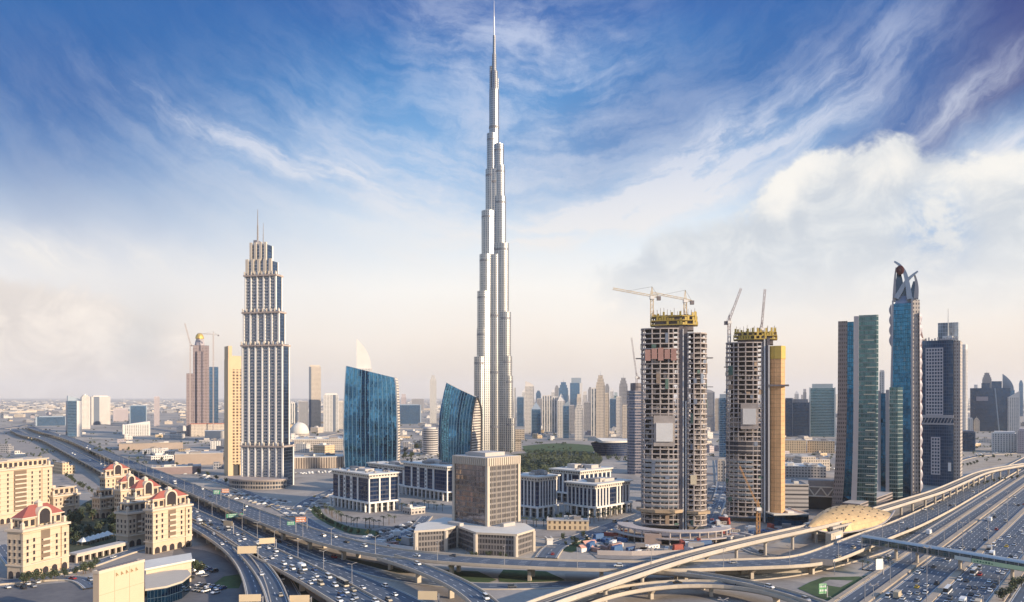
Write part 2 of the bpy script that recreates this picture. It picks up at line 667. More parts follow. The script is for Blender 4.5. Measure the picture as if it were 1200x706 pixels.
M_lawn = patch_mat('lawn_grass', (.028, .060, .020), (.060, .105, .035), 0.05)
M_scrub = patch_mat('scrub_ground', (.020, .034, .018), (.060, .068, .035), 0.06)
M_sandlot = patch_mat('sandy_lot', (.30, .245, .19), (.42, .355, .28), 0.035)
M_parking = patch_mat('parking_asphalt', (.10, .10, .11), (.16, .155, .155), 0.03)
M_plaza = patch_mat('paved_plaza', (.24, .215, .195), (.34, .30, .265), 0.06)
M_lane = patch_mat('access_road_asphalt', (.075, .078, .088), (.105, .106, .112), 0.05)

_patch_z = [0.03]


def patch(name, pix, mat, z=None):
    """a flat area of the ground outlined by pixels"""
    _patch_z[0] += 0.012
    zz = _patch_z[0] if z is None else z
    pts = [G(p[0], p[1], 0) for p in pix]
    pts = spline(pts + [pts[0]], 14.0)[:-1] if len(pts) > 4 else pts
    area = sum(pts[i].x * pts[(i + 1) % len(pts)].y - pts[(i + 1) % len(pts)].x * pts[i].y for i in range(len(pts)))
    if area < 0:
        pts.reverse()
    q = MB()
    q.face([(p.x, p.y, zz) for p in pts])
    return structure(q.build(name, mat))


# sandy strip between the two left viaducts and the housing, lots and lawns
patch('sand_lot', [(40, 524), (75, 530), (140, 572), (178, 600), (120, 585), (80, 560)], M_sandlot)
patch('sand_lot', [(0, 505), (20, 503), (52, 520), (110, 560), (90, 575), (0, 545)], M_plaza)
patch('road_verge', [(230, 618), (300, 655), (318, 720), (200, 730), (190, 660)], M_plaza)
patch('car_park', [(205, 640), (255, 650), (285, 680), (290, 730), (150, 730), (190, 690)], M_parking)
patch('car_park', [(-10, 690), (110, 680), (150, 730), (-30, 760)], M_parking)
patch('garden', [(62, 640), (75, 610), (110, 585), (150, 592), (150, 640), (110, 655)], M_scrub)
patch('lawn', [(243, 690), (262, 676), (288, 672), (280, 690)], M_lawn)
patch('lawn', [(505, 668), (560, 670), (582, 680), (560, 687), (520, 686)], M_lawn)
patch('lawn', [(590, 668), (640, 670), (662, 680), (640, 686), (585, 682)], M_lawn)
patch('lawn', [(345, 678), (365, 700), (400, 722), (350, 722)], M_scrub)
patch('lawn', [(380, 650), (440, 660), (480, 672), (455, 672), (410, 664)], M_scrub)
patch('lawn', [(935, 690), (965, 677), (1010, 676), (1052, 667), (1020, 690), (985, 708)], M_lawn)
patch('flower_bed', [(990, 700), (1010, 686), (1030, 690), (1018, 706)], patch_mat('magenta_flowers', (.22, .012, .12), (.09, .03, .06), 0.3))
patch('flower_bed', [(1040, 676), (1056, 664), (1062, 660), (1054, 672)], patch_mat('magenta_flowers', (.22, .012, .12), (.09, .03, .06), 0.3))
patch('path', [(960, 685), (972, 680), (1000, 681), (985, 689)], M_plaza)
patch('lawn', [(1130, 576), (1160, 566), (1215, 556), (1215, 562), (1180, 570), (1150, 579)], M_lawn)
patch('sand_lot', [(1040, 590), (1090, 570), (1130, 553), (1210, 535), (1210, 522), (1120, 530), (1070, 560)], M_sandlot)
patch('lawn', [(612, 523), (650, 520), (690, 522), (700, 528), (660, 534), (620, 532)], M_lawn)
patch('park', [(596, 533), (640, 530), (690, 530), (706, 540), (670, 560), (600, 560)], M_scrub)
patch('plaza', [(350, 600), (375, 575), (470, 575), (500, 600), (470, 630), (400, 632)], M_plaza)
patch('lawn', [(362, 596), (372, 608), (410, 626), (452, 629), (452, 624), (410, 618), (380, 604), (374, 594)], M_lawn)
patch('plaza', [(600, 600), (640, 596), (720, 590), (745, 600), (720, 620), (660, 630), (610, 625)], M_plaza)
patch('car_park', [(440, 622), (500, 608), (520, 640), (470, 650)], M_parking)
patch('lawn', [(655, 632), (680, 628), (695, 634), (670, 648), (655, 645)], M_lawn)
patch('site_yard', [(690, 640), (730, 612), (850, 622), (930, 622), (880, 645), (770, 655), (700, 655)], M_plaza)
patch('car_park', [(825, 570), (850, 562), (850, 605), (825, 615)], M_parking)
patch('car_park', [(250, 575), (290, 580), (340, 590), (345, 605), (300, 602)], M_plaza)


# ------------------------------------------------------------------ roads on the ground
ROADS = {}
SZ = (0.6350, 0.7725)                # direction of the main highway on the right


def L(lat, lon, z=0.0):
    """a point beside the highway: metres to its right, metres along it"""
    return Vector((lat * SZ[1] + lon * SZ[0], -lat * SZ[0] + lon * SZ[1], z))


def ribbon_mesh(pl, width, z, mat, name):
    ns = normals(pl)
    q = MB()
    v = 0.0
    for i in range(len(pl) - 1):
        d = (pl[i + 1] - pl[i]).length
        a, b = pl[i], pl[i + 1]
        h = width / 2
        a0, a1, b0, b1 = a - ns[i] * h, a + ns[i] * h, b - ns[i + 1] * h, b + ns[i + 1] * h
        q.face([(a0.x, a0.y, a.z + z), (a1.x, a1.y, a.z + z), (b1.x, b1.y, b.z + z), (b0.x, b0.y, b.z + z)], 0,
               [(0, v), (width, v), (width, v + d), (0, v + d)])
        v += d
    return q.build(name, mat)


def kerb(pl, off, w, h, mat, name='kerb'):
    ns = normals(pl)
    q = MB()
    for i in range(len(pl) - 1):
        for_pts = []
        for k in (i, i + 1):
            p = pl[k] + ns[k] * off
            for_pts.append((p - ns[k] * (w / 2), p + ns[k] * (w / 2)))
        (a0, a1), (b0, b1) = for_pts
        za, zb = pl[i].z + h, pl[i + 1].z + h
        t = lambda p, z: (p.x, p.y, z)
        q.face([t(a0, za), t(a1, za), t(b1, zb), t(b0, zb)])
        q.face([t(a1, pl[i].z), t(b1, pl[i + 1].z), t(b1, zb), t(a1, za)])
        q.face([t(b0, pl[i + 1].z), t(a0, pl[i].z), t(a0, za), t(b0, zb)])
    return structure(q.build(name, mat))


_road_z = [0.40]


def road(key, pts, width, lanes, tone=1.0, kerbs=True, name='road', rounds=8):
    pl = smooth_line(spline(pts), rounds)
    _road_z[0] += 0.02
    structure(ribbon_mesh(pl, width, _road_z[0], road_mat(width, lanes, tone=tone), name))
    if kerbs:
        for s in (-1, 1):
            kerb(pl, s * (width / 2 + 0.3), 0.6, _road_z[0] + 0.13, M_concrete)
    ROADS[key] = ([p + Vector((0, 0, _road_z[0])) for p in pl], width, lanes)
    return pl


PX = lambda *a: [G(p[0], p[1], p[2] if len(p) > 2 else 0.0) for p in a]

road('left_main', PX((20, 508), (60, 520), (120, 545), (170, 565), (222, 588), (272, 618), (311, 637), (350, 656), (400, 678), (450, 700), (490, 722)), 24, 6)
far_end = [L(-131, lon) for lon in (560, 640, 760, 950, 1300, 2000)]
road('left_service', PX((300, 622), (335, 637), (370, 651), (402, 661), (450, 674.5), (500, 683.5), (560, 688), (640, 687), (720, 683), (800, 681.5), (852, 679), (935, 671)) + far_end, 12, 3)
road('under_ramp', PX((296, 630), (308, 645), (320, 664), (334, 686), (348, 715)), 9, 2)
# the highway on the right
road('queue_road', [L(-110, q) for q in (200, 330, 420, 520, 700, 1000, 1600, 2600)], 9.5, 2)
road('highway_near', [L(-91.2, q) for q in (200, 400, 700, 1200, 2000, 3400)], 17.2, 5)
road('highway_far', [L(-68.5, q) for q in (200, 400, 700, 1200, 2000, 3400)], 20.5, 6)
road('highway_side', [L(-42, q) for q in (200, 330, 400, 520, 800, 1500, 3400)], 16, 4)
road('outer_service', [L(-14, q) for q in (200, 330, 400, 520, 800, 1500, 3400)], 20, 5)
road('station_loop', PX((870, 640), (890, 651), (930, 655), (975, 648), (1010, 640)) + [L(-152, q) for q in (560, 660, 800, 1200)], 8, 2)
road('slip_road', [L(-121, q) for q in (470, 560, 640, 760, 950, 1300, 2000)], 7, 2)
# median strips
for lat, w in ((-104.2, 3.2), (-80.6, 3.6), (-54.8, 5.5), (-29, 4.0), (-116.8, 2.4)):
    pl = spline([L(lat, q) for q in (200, 400, 700, 1200, 2400)], 20)
    kerb(pl, 0, w, 0.95 if lat != -80.6 else 1.1, M_sand, 'median')
# lanes among the blocks
for k, (pts, w) in enumerate([
        (PX((345, 605), (362, 588), (400, 572), (430, 560), (470, 548)), 14), (PX((352, 606), (380, 622), (430, 634), (478, 626), (500, 606)), 9),
        (PX((640, 655), (652, 640), (690, 627), (735, 610), (770, 598)), 13), (PX((560, 640), (625, 640), (652, 641)), 9),
        (PX((480, 648), (440, 646), (420, 632)), 8), (PX((820, 630), (838, 600), (846, 570), (842, 540)), 12),
        (PX((0, 640), (30, 672), (80, 672), (150, 648), (215, 632)), 8), (PX((0, 684), (90, 677), (110, 690)), 9),
        (PX((1210, 530), (1140, 536), (1085, 556), (1040, 586)), 10), (PX((240, 560), (290, 578), (345, 606)), 8)]):
    road('lane%d' % k, pts, w, 2, tone=1.15)
road('far_left', PX((0, 503), (60, 496), (150, 500), (215, 508)), 24, 4, 1.1)
road('far_mid', PX((330, 540), (345, 520), (420, 505), (520, 503), (600, 512)), 16, 4, 1.1)


# ------------------------------------------------------------------ viaducts
def viaduct(key, label, pts, width, lanes, pier_gap=38.0, pier_w=2.4, thick=1.7, tone=1.05, rounds=8, cat='viaduct', name='viaduct', skip=0):
    pl = smooth_line(spline(pts), rounds)
    ns = normals(pl)
    mid = pl[len(pl) // 2]
    root = thing(name, label, cat, (mid.x, mid.y, 0))
    loc = Vector((mid.x, mid.y, 0))
    pl0 = [p - loc for p in pl]
    o = ribbon_mesh(pl0, width - 0.9, 0.06, road_mat(width - 0.9, lanes, tone=tone), 'road_surface')
    o.parent = root
    q = MB()
    h = width / 2
    prof = [(-h, 0.0), (-h, -0.7), (-h * 0.55, -thick), (h * 0.55, -thick), (h, -0.7), (h, 0.0)]
    for i in range(len(pl0) - 1):
        A = [pl0[i] + ns[i] * a + Vector((0, 0, b)) for a, b in prof]
        B = [pl0[i + 1] + ns[i + 1] * a + Vector((0, 0, b)) for a, b in prof]
        for j in range(len(prof)):
            k = (j + 1) % len(prof)
            q.face([A[j], B[j], B[k], A[k]])
    q.build('deck', M_deck, root)
    for s in (-1, 1):
        q = MB()
        for i in range(len(pl0) - 1):
            a, b = pl0[i] + ns[i] * s * (h - 0.2), pl0[i + 1] + ns[i + 1] * s * (h - 0.2)
            n0, n1 = ns[i] * 0.24, ns[i + 1] * 0.24
            up = Vector((0, 0, 1.15))
            dn = Vector((0, 0, -0.3))
            q.face([a - n0 + up, a + n0 + up, b + n1 + up, b - n1 + up])
            q.face([a + n0 + dn, b + n1 + dn, b + n1 + up, a + n0 + up])
            q.face([b - n1 + dn, a - n0 + dn, a - n0 + up, b - n1 + up])
        q.build('parapet', M_concrete, root)
    # piers with flared heads
    q = MB()
    w, t = pier_w / 2, 0.9
    hw = min(h * 0.55, 3.6)
    q.box(-w, w, -t, t, -8.0, -thick - 1.6)
    q.prism([(-w, -t), (w, -t), (w, t), (-w, t)], -thick - 1.6, -thick + 0.02, 0, poly1=[(-hw, -t), (hw, -t), (hw, t), (-hw, t)])
    pm = q.mesh('pier', M_concrete)
    acc, cnt = 0.0, 0
    for i in range(1, len(pl0) - 1):
        acc += (pl0[i] - pl0[i - 1]).length
        if acc > pier_gap and pl[i].z > 4.0:
            acc = 0.0
            cnt += 1
            if pl[i].y < 60 or pl[i].y > 2600:
                continue
            offs = (0.0,) if width < 16 else (-width * 0.25, width * 0.25)
            for off in offs:
                p = bpy.data.objects.new('pier', pm)
                COL.objects.link(p)
                p.parent = root
                p.location = pl0[i] + ns[i] * off
                p.rotation_euler = (0, 0, atan2(ns[i].y, ns[i].x))
                p.scale = (1, 1, 1)
    ROADS[key] = ([p + Vector((0, 0, 0.08)) for p in pl], width - 0.9, lanes)
    return root


PZ = lambda z, *a: [G(p[0], p[1], z) for p in a]
viaduct('far_viaduct', 'long pale viaduct curving past the white office blocks, farther of the two left ones',
        PZ(8, (34, 500), (46, 504.5), (80, 514), (119, 530), (160, 547), (196, 561), (250, 584), (300, 604), (340, 619), (381, 632), (423, 643), (464, 650), (510, 654.5), (560, 658), (650, 662.5), (743, 664.5), (800, 664))
        + PZ(7, (860, 662), (915, 660)) + PZ(6, (955, 656)) + [L(-141, 560, 5), L(-139, 640, 3), L(-139, 760, 1.2), L(-139, 900, 0.9), L(-139, 1500, 0.9)], 21, 5)
viaduct('near_viaduct', 'busy viaduct crowded with cars running beside the red roofed apartment blocks',
        PZ(7, (14, 503), (29, 510), (51, 514.5), (85, 531), (126, 552), (170, 576), (222, 602), (262, 621), (299, 643), (340, 663), (380, 684), (430, 713)), 19, 4)
viaduct('left_ramp', 'curved ramp splitting off the busy viaduct towards the car park, outer of the pair',
        PZ(7, (200, 601), (223, 613), (252, 630), (274, 646)) + PZ(6.5, (288, 662)) + PZ(6, (298, 683), (304, 712)), 10.5, 2, pier_gap=26)
viaduct('left_ramp_inner', 'curved ramp splitting off the busy viaduct, inner of the pair above the underpass',
        PZ(7, (282, 642), (299, 659), (312, 675), (321, 692), (328, 715)), 10, 2, pier_gap=30)
viaduct('mid_ramp', 'ramp leaving the far viaduct and curving down to the bottom edge under the beige office',
        PZ(8.2, (452, 653.5), (474, 660), (500, 669), (530, 682), (556, 697), (576, 716)), 12, 3, pier_gap=30)
viaduct('front_curve', 'low curved flyover in front of the metro line at the bottom middle',
        PZ(6, (660, 716), (688, 702), (715, 695.5), (750, 688.5), (800, 684), (850, 684.5), (895, 690.5), (930, 699), (962, 714)), 10, 2, pier_gap=30)
viaduct('front_spur', 'thin flyover joining the low curved one from the left below the metro line',
        PZ(7, (735, 667.5), (765, 668.5), (796, 671), (840, 677), (880, 684.5), (925, 696), (958, 706), (985, 718)), 7.5, 2, pier_gap=34)
# sunlit retaining wall under the far viaduct
q = MB()
w0, w1 = G(838, 674.5), G(948, 672)
q.prism([(0, 0), (w1.x - w0.x, w1.y - w0.y), (w1.x - w0.x + 1, w1.y - w0.y + 1.2), (1, 1.2)], 0, 5.4)
o = q.build('retaining_wall', M_concrete)
o.location = w0
tag(o, 'long sunlit cream retaining wall below the road beside the metro line', 'wall')


def metro():
    pts = [G(560, 745, 11), G(612, 719, 11), G(640, 707, 11), G(690, 691, 11), (G(730, 677.5, 11)), G(800, 655, 11), G(870, 637, 11), G(945, 620.5, 11), G(985, 611, 11), G(1026, 599.5, 11), G(1062, 588.5, 11), G(1100, 576.5, 11),
           G(1128, 564.5, 11), G(1152, 554.5, 11), G(1180, 548.5, 11), G(1215, 543.5, 11), G(1290, 536, 11)]
    pl = smooth_line(spline(pts), 10)
    ns = normals(pl)
    mid = pl[len(pl) // 2]
    loc = Vector((mid.x, mid.y, 0))
    root = thing('metro_viaduct', 'pale elevated metro track on single piers sweeping through the gold station', 'metro viaduct', loc)
    P = [p - loc for p in pl]
    secs = {
        'deck': ([(-5, 0.4), (-5, -0.5), (-2.6, -1.9), (2.6, -1.9), (5, -0.5), (5, 0.4)], M_metro, True),
        'track_bed': ([(-4.4, 0.46), (4.4, 0.46)], plain('track_bed_grey', (.17, .165, .16), .9, .25, .1), False),
        'walkway': ([(-0.5, 0.75), (0.5, 0.75)], M_concrete, False),
    }
    for nm, (prof, mat, closed) in secs.items():
        q = MB()
        for i in range(len(P) - 1):
            A = [P[i] + ns[i] * a + Vector((0, 0, b)) for a, b in prof]
            B = [P[i + 1] + ns[i + 1] * a + Vector((0, 0, b)) for a, b in prof]
            for j in range(len(prof) if closed else len(prof) - 1):
                k = (j + 1) % len(prof)
                q.face([A[j], B[j], B[k], A[k]] if closed else [A[j], A[k], B[k], B[j]])
        q.build(nm, mat, root)
    for s in (-1, 1):
        q = MB()
        for i in range(len(P) - 1):
            a, b = P[i] + ns[i] * s * 4.9, P[i + 1] + ns[i + 1] * s * 4.9
            n0, n1 = ns[i] * 0.3, ns[i + 1] * 0.3
            up, dn = Vector((0, 0, 1.75)), Vector((0, 0, 0.0))
            q.face([a - n0 + up, a + n0 + up, b + n1 + up, b - n1 + up])
            q.face([a + n0 + dn, b + n1 + dn, b + n1 + up, a + n0 + up])
            q.face([b - n1 + dn, a - n0 + dn, a - n0 + up, b - n1 + up])
        q.build('parapet', M_metro, root)
        for off in (1.0, 2.5):
            q = MB()
            for i in range(len(P) - 1):
                a, b = P[i] + ns[i] * s * off, P[i + 1] + ns[i + 1] * s * off
                q.bar(a + Vector((0, 0, .56)), b + Vector((0, 0, .56)), 0.16)
            q.build('rail', plain('rail_steel', (.30, .28, .26), .5, .2, .2, .6), root)
    q = MB()
    q.cyl(0, 0, -11.2, -3.2, 1.0, 1.0, 14)
    q.prism([(-1, -.9), (1, -.9), (1, .9), (-1, .9)], -3.2, -1.88, poly1=[(-2.6, -.9), (2.6, -.9), (2.6, .9), (-2.6, .9)])
    pm = q.mesh('pier', M_metro)
    acc = 0.0
    for i in range(1, len(P)):
        acc += (P[i] - P[i - 1]).length
        if acc > 30:
            acc = 0
            c = bpy.data.objects.new('pier', pm)
            COL.objects.link(c)
            c.parent = root
            c.location = P[i]
            c.rotation_euler = (0, 0, atan2(ns[i].y, ns[i].x))
    return pl


METRO = metro()


# ------------------------------------------------------------------ air
def build_haze():
    q = MB()
    q.box(-43000, 43000, -43000, 43000, -1.5, 850)
    m = bpy.data.materials.new('haze_air')
    m.use_nodes = True
    nt = m.node_tree
    nt.nodes.clear()
    v = nt.nodes.new('ShaderNodeVolumePrincipled')
    v.inputs['Color'].default_value = (0.95, 0.945, 0.935, 1)
    v.inputs['Density'].default_value = 0.000032
    v.inputs['Anisotropy'].default_value = 0.1
    o = nt.nodes.new('ShaderNodeOutputMaterial')
    nt.links.new(v.outputs[0], o.inputs['Volume'])
    ob = q.build('haze', m)
    ob['kind'] = 'stuff'


build_haze()

# ------------------------------------------------------------------ landmark towers
M_glassblue = facade('blue_curtain_wall', (.05, .13, .20), (.075, .25, .44), 1.6, 3.9, .90, .93, tilt=.02, warp=.22, gmetal=1.0, wmetal=.8, grough=.06, wrough=.3, blind=.05)
M_burj = facade('steel_and_glass', (.45, .44, .42), (.10, .13, .18), 3.6, 4.1, .46, .80, gmetal=.85, grough=.16, wrough=.32, wmetal=.75, tilt=.01, blind=.06)
M_burjband = facade('mechanical_louvre', (.20, .20, .22), (.12, .13, .15), 2.2, 2.0, .7, .7, gmetal=.4, grough=.4, wrough=.5, tilt=.0)


def burj():
    Y = 1415.0
    P = Vector(((579 - 600) / F * Y, Y, 0))
    ph = atan2(P.x, P.y)
    root = thing('supertall_tower', 'tallest silver tower with stepped round tiers tapering to a needle spire', 'skyscraper', P, -ph)
    z = lambda py: ztop(py, Y)
    dirs = {'l': radians(214), 'r': radians(328), 'b': radians(92)}
    tiers = {'l': [(36, 9, z(522)), (32.5, 9.5, z(419)), (26, 10, z(386)), (24.5, 10.5, z(343)), (19, 11, z(300)), (14, 11.5, z(249)), (7.5, 9.5, z(200)), (5.2, 9, z(158))],
             'r': [(35, 9, z(490)), (29.5, 9.5, z(441)), (26.5, 10.5, z(418)), (23.5, 11, z(367)), (18.5, 11.5, z(287)), (13.5, 10.5, z(232)), (12.5, 9.5, z(196)), (10.5, 9.2, z(171))],
             'b': [(38, 9, z(470)), (29, 10, z(400)), (20, 11, z(325)), (12, 11, z(265)), (9, 9, z(212))]}
    for w, lst in tiers.items():
        c, s_ = cos(dirs[w]), sin(dirs[w])
        for k, (d, r, h) in enumerate(lst):
            q = MB()
            n = 22
            # a round nose joined to the core by straight flanks
            pts = [(d * c + r * cos(dirs[w] + t), d * s_ + r * sin(dirs[w] + t)) for t in [(-pi / 2 + pi * i / 12) for i in range(13)]]
            inner = 0.0
            pts += [(inner * c - r * .98 * s_ * 1 * (1), inner * s_ + r * .98 * c), (inner * c + r * .98 * s_, inner * s_ - r * .98 * c)]
            q.prism(pts, 0, h, 0, 1)
            o = q.build('tier', [M_burj, M_roof], root)
            # parapet and plant band near the top of the tier
            q = MB()
            big = [(d * c + (p[0] - d * c) * 1.008, d * s_ + (p[1] - d * s_) * 1.008) for p in pts]
            q.prism(big, h - 13, h - 10, 0, 0, True)
            q.build('louvre_band', M_burjband, o)
            q = MB()
            sm = [(d * c + (p[0] - d * c) * .45, d * s_ + (p[1] - d * s_) * .45) for p in pts]
            q.prism(sm, h, h + 2.5, 0)
            q.build('tier_cap', M_steel, o)
    q = MB()
    q.cyl(0, 0, 0, z(106), 9.3, 9.0, 24, 0, 1)
    q.cyl(0, -5.0, 0, z(300), 15.5, 15.0, 24, 0, 1)
    q.cyl(0, -1.5, z(300) + .1, z(200), 13.0, 12.4, 24, 0, 1)
    core = q.build('core_shaft', [M_burj, M_roof], root)
    for yy, rb in ((150, 9.5), (215, 12.95), (293, 13.2), (371, 15.6), (437, 15.7), (500, 15.7)):
        q = MB()
        q.cyl(0, (-5.0 if rb > 15 else -1.5) if rb > 10 else 0, z(yy) - 2, z(yy) + 2, rb, None, 24)
        q.build('louvre_band', M_burjband, core)
    x = 0
    for r, a, b in ((6.3, 106, 84), (4.3, 84, 64), (2.7, 64, 42)):
        q = MB()
        q.cyl(1.2 if r > 6 else 0.2, 0, z(a), z(b), r, r * .92, 18, 0, 1)
        q.build('upper_stage', [M_burj, M_roof], root)
    q = MB()
    q.cyl(-6.0, 0, z(120), z(78), 2.6, 2.3, 10)
    q.cyl(6.5, 1, z(120), z(92), 2.4, 2.2, 10)
    q.build('side_pinnacle', M_burj, root)
    q = MB()
    q.cyl(0, 0, z(42), z(20), 1.25, .85, 10)
    q.cyl(0, 0, z(20), z(0) - 1, .85, .3, 8)
    q.build('spire', M_steel, root)
    # cream annex wing at its right foot
    q = MB()
    q.box(38, 56, -4, 16, 20, 40)
    q.box(38, 50, -2, 14, 0, 20)
    q.build('annex_wing', facade('annex_wall', (.50, .43, .36), (.14, .13, .13), 3.0, 3.8, .6, .5, gmetal=.3), root)


burj()


def proj_t(Q, d, px):
    k = (px - 600.0) / F
    return (k * Q.y - Q.x) / (d.x - k * d.y)


def uvdir(th):
    return Vector((cos(th), sin(th), 0)), Vector((-sin(th), cos(th), 0))


M_adr = facade('cream_bay_wall', (.36, .37, .40), (.07, .13, .22), 2.6, 3.6, .72, .66, gmetal=.5, tilt=.01)
M_adrglass = facade('dark_blue_end_glass', (.06, .08, .12), (.05, .10, .19), 2.0, 3.6, .9, .9, gmetal=.95, grough=.08, tilt=.012, blind=.03)
M_cream = plain('cream_stone', (.60, .53, .44), .8, .14, .05)


def address():
    th = radians(76)
    pn, py = 331.5, 571
    N = G(pn, py)
    Y = N.y
    u, v = uvdir(th)
    root = thing('stepped_tower', 'tall cream and blue stepped tower with twin masts beside the left highway', 'skyscraper', N, th)
    z = lambda yy: ztop(yy, Y)
    # (near, left, right) columns and top row of every tier
    spec = [(332, 283.4, 344, 522), (331.5, 284, 339, 403), (327.5, 285.5, 334, 364), (324, 287.5, 330.5, 320), (318, 289.5, 326, 304), (312, 294, 319.5, 284)]
    zb = 0.0
    for k, (a, l, r, top) in enumerate(spec):
        ins = (0.0, 1.0, 2.0, 3.0, 4.0, 5.0)[k]
        Q = N + u * ins
        v0 = proj_t(Q, v, a)
        v1 = proj_t(Q, v, l)
        u1 = ins + proj_t(Q + v * v0, u, r)
        zt = z(top)
        q = MB()
        q.prism([(ins, v0), (u1, v0), (u1, v1), (ins, v1)], zb, zt, 0, 1)
        q.mi[0] = 2
        q.mi[3] = 0
        body = q.build('tier', [M_adr, M_roof, M_adrglass], root)
        # bays: white ribs with balcony stacks between
        nb = (6, 6, 5, 5, 4, 3)[k]
        wb = (v1 - v0) / nb
        rib = MB()
        rw = wb * (.10 if k < 4 else .22)
        rib.box(-1.5, .3, -rw, rw, zb, zt + 2.2)
        rib = rib.build('rib', M_white if k < 4 else M_cream, root)
        rib.location = (ins, v0 + 0.6, 0)
        copies(rib, [(ins, v0 + wb * i, 0) for i in range(1, nb)] + [(ins, v1 - .6, 0)], root)
        if k < 4:
            nf = int((zt - zb) / 3.6)
            bal = MB()
            prof = [(.3, zt - .2), (.3, zb + .4), (.02, zb + .4)]      # one comb shaped section: slab edges joined by their back wall
            for i in range(nf):
                zz = zb + 3.6 * i + 1.0
                prof += [(.02, zz), (-1.15, zz), (-1.15, zz + .9), (.02, zz + .9)]
            prof += [(.02, zt - .2)]
            yb = wb * .2
            for i in range(len(prof)):
                (xa, za), (xb, zb_) = prof[i], prof[(i + 1) % len(prof)]
                bal.face([(xa, yb, za), (xb, yb, zb_), (xb, -yb, zb_), (xa, -yb, za)])
            bal.face([(x_, -yb, z_) for x_, z_ in prof][::-1])
            bal.face([(x_, yb, z_) for x_, z_ in prof])
            b0 = bal.build('balcony_stack', plain('balcony_grey', (.42, .42, .43), .6, .1, .1), root)
            b0.location = (ins, v0 + wb * .5, 0)
            copies(b0, [(ins, v0 + wb * (i + .5), 0) for i in range(1, nb)], root)
            q = MB()
            q.box(ins - 2.6, u1 + 1.2, v0 - 1.2, v1 + 1.2, zt - 2.4, zt - .6)
            q.build('cornice_ledge', plain('ledge_stone', (.40, .33, .29), .8, .2, .1), root)
            nc = 9
            fin = MB()
            fin.box(-.5, .5, -.5, .5, zt - .6, zt + 3.0)
            f0 = fin.build('ledge_post', M_cream, root)
            f0.location = (ins - 1.8, v0, 0)
            copies(f0, [(ins - 1.8, v0 + (v1 - v0) * i / nc, 0) for i in range(1, nc + 1)], root)
        # piers on the blue end face
        q = MB()
        q.box(u1 - 1.6, u1 + .4, v0 - .5, v0 + 1.5, zb, zt)
        q.build('end_pier', M_white, root)
        zb = zt
        last = (ins, u1, v0, v1)
    ins, u1, v0, v1 = last
    for pxm, top, r in ((302, 241, 1.0), (308.5, 258, .5)):
        t = proj_t(N + u * (ins + 4), v, pxm)
        q = MB()
        q.cyl(0, 0, zb, zb + (z(top) - zb) * .55, r, r * .75, 8)
        q.cyl(0, 0, zb + (z(top) - zb) * .55, z(top), r * .6, .25, 8)
        m_ = q.build('mast', M_grey, root)
        m_.location = (ins + 4, t, 0)
    q = MB()
    t0 = proj_t(N, v, 300)
    q.box(ins - .2, ins + 8, proj_t(N + u * ins, v, 301), proj_t(N + u * ins, v, 297), zb - 14, zb + 5)
    q.build('crown_block', plain('crown_grey', (.22, .22, .25), .5, .1, .1), root)
    # round podium at the foot
    vm = proj_t(N, v, 308)
    q = MB()
    poly = [(-10 + 34 * cos(a) * .55, vm + 34 * sin(a)) for a in [2 * pi * i / 40 for i in range(40)]]
    q.prism(poly, 0, 9, 0, 1)
    q.build('podium', [facade('podium_glazing', (.42, .36, .30), (.07, .09, .12), 3.0, 4.4, .8, .62, gmetal=.4), M_roof], root)
    q = MB()
    q.prism([(-10 + (p[0] + 10) * 1.06, vm + (p[1] - vm) * 1.04) for p in poly], 9.02, 10.6, 0, 0, True)
    q.build('podium_rim', plain('ledge_stone', (.40, .33, .29), .8, .2, .1), root)


address()


def gold_tower():
    th = radians(33)
    N, a, b = corner_box(267.5, 558, 263, 287, th)
    Y = N.y
    root = thing('hotel_tower', 'golden sunlit hotel tower with square windows, left of the stepped twin mast tower', 'tower', N, th)
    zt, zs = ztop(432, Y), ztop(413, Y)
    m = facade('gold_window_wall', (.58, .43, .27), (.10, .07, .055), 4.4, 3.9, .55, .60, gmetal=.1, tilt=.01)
    m2 = facade('shaded_window_side', (.30, .27, .26), (.06, .07, .10), 3.1, 3.6, .5, .55, gmetal=.4, tilt=.01)  # greyer copy of the gold wall; the side's shade is in its colour
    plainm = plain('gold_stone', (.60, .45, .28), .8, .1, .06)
    q = MB()
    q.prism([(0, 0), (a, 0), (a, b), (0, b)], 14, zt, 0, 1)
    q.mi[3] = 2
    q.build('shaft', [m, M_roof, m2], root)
    q = MB()
    q.box(-.3, a * .22, -.5, b, 0, zt + 1)
    q.build('corner_pier', plainm, root)
    q = MB()
    q.box(-.2, a + .2, -.2, b + .2, zt - 1, zt + 12)
    q.build('crown_wall', plainm, root)
    q = MB()
    q.box(0, a * .22, 0, b, zt + 12.02, zs + 8)
    q.prism([(a * .22, 0), (a, 0), (a, b), (a * .22, b)], zt + 12.02, zt + 16, 0)
    q.build('stepped_parapet', plainm, root)
    q = MB()
    q.box(.4, a * .3, .4, b, 0, 14)
    q.box(a * .7, a - .4, .4, b, 0, 14)
    q.box(a * .3, a * .7, 3, b, 0, 13.9, 1)
    q.build('entrance_base', [plainm, M_dark], root)


gold_tower()


def lens(w, d, n=10, bulge=3.0):
    """plan of a slab whose front is slightly bowed; front along -y, x from -w/2 to w/2"""
    front = [(-w / 2 + w * i / n, -bulge * (1 - (2 * i / n - 1) ** 2)) for i in range(n + 1)]
    return front + [(w / 2, d), (-w / 2, d)]


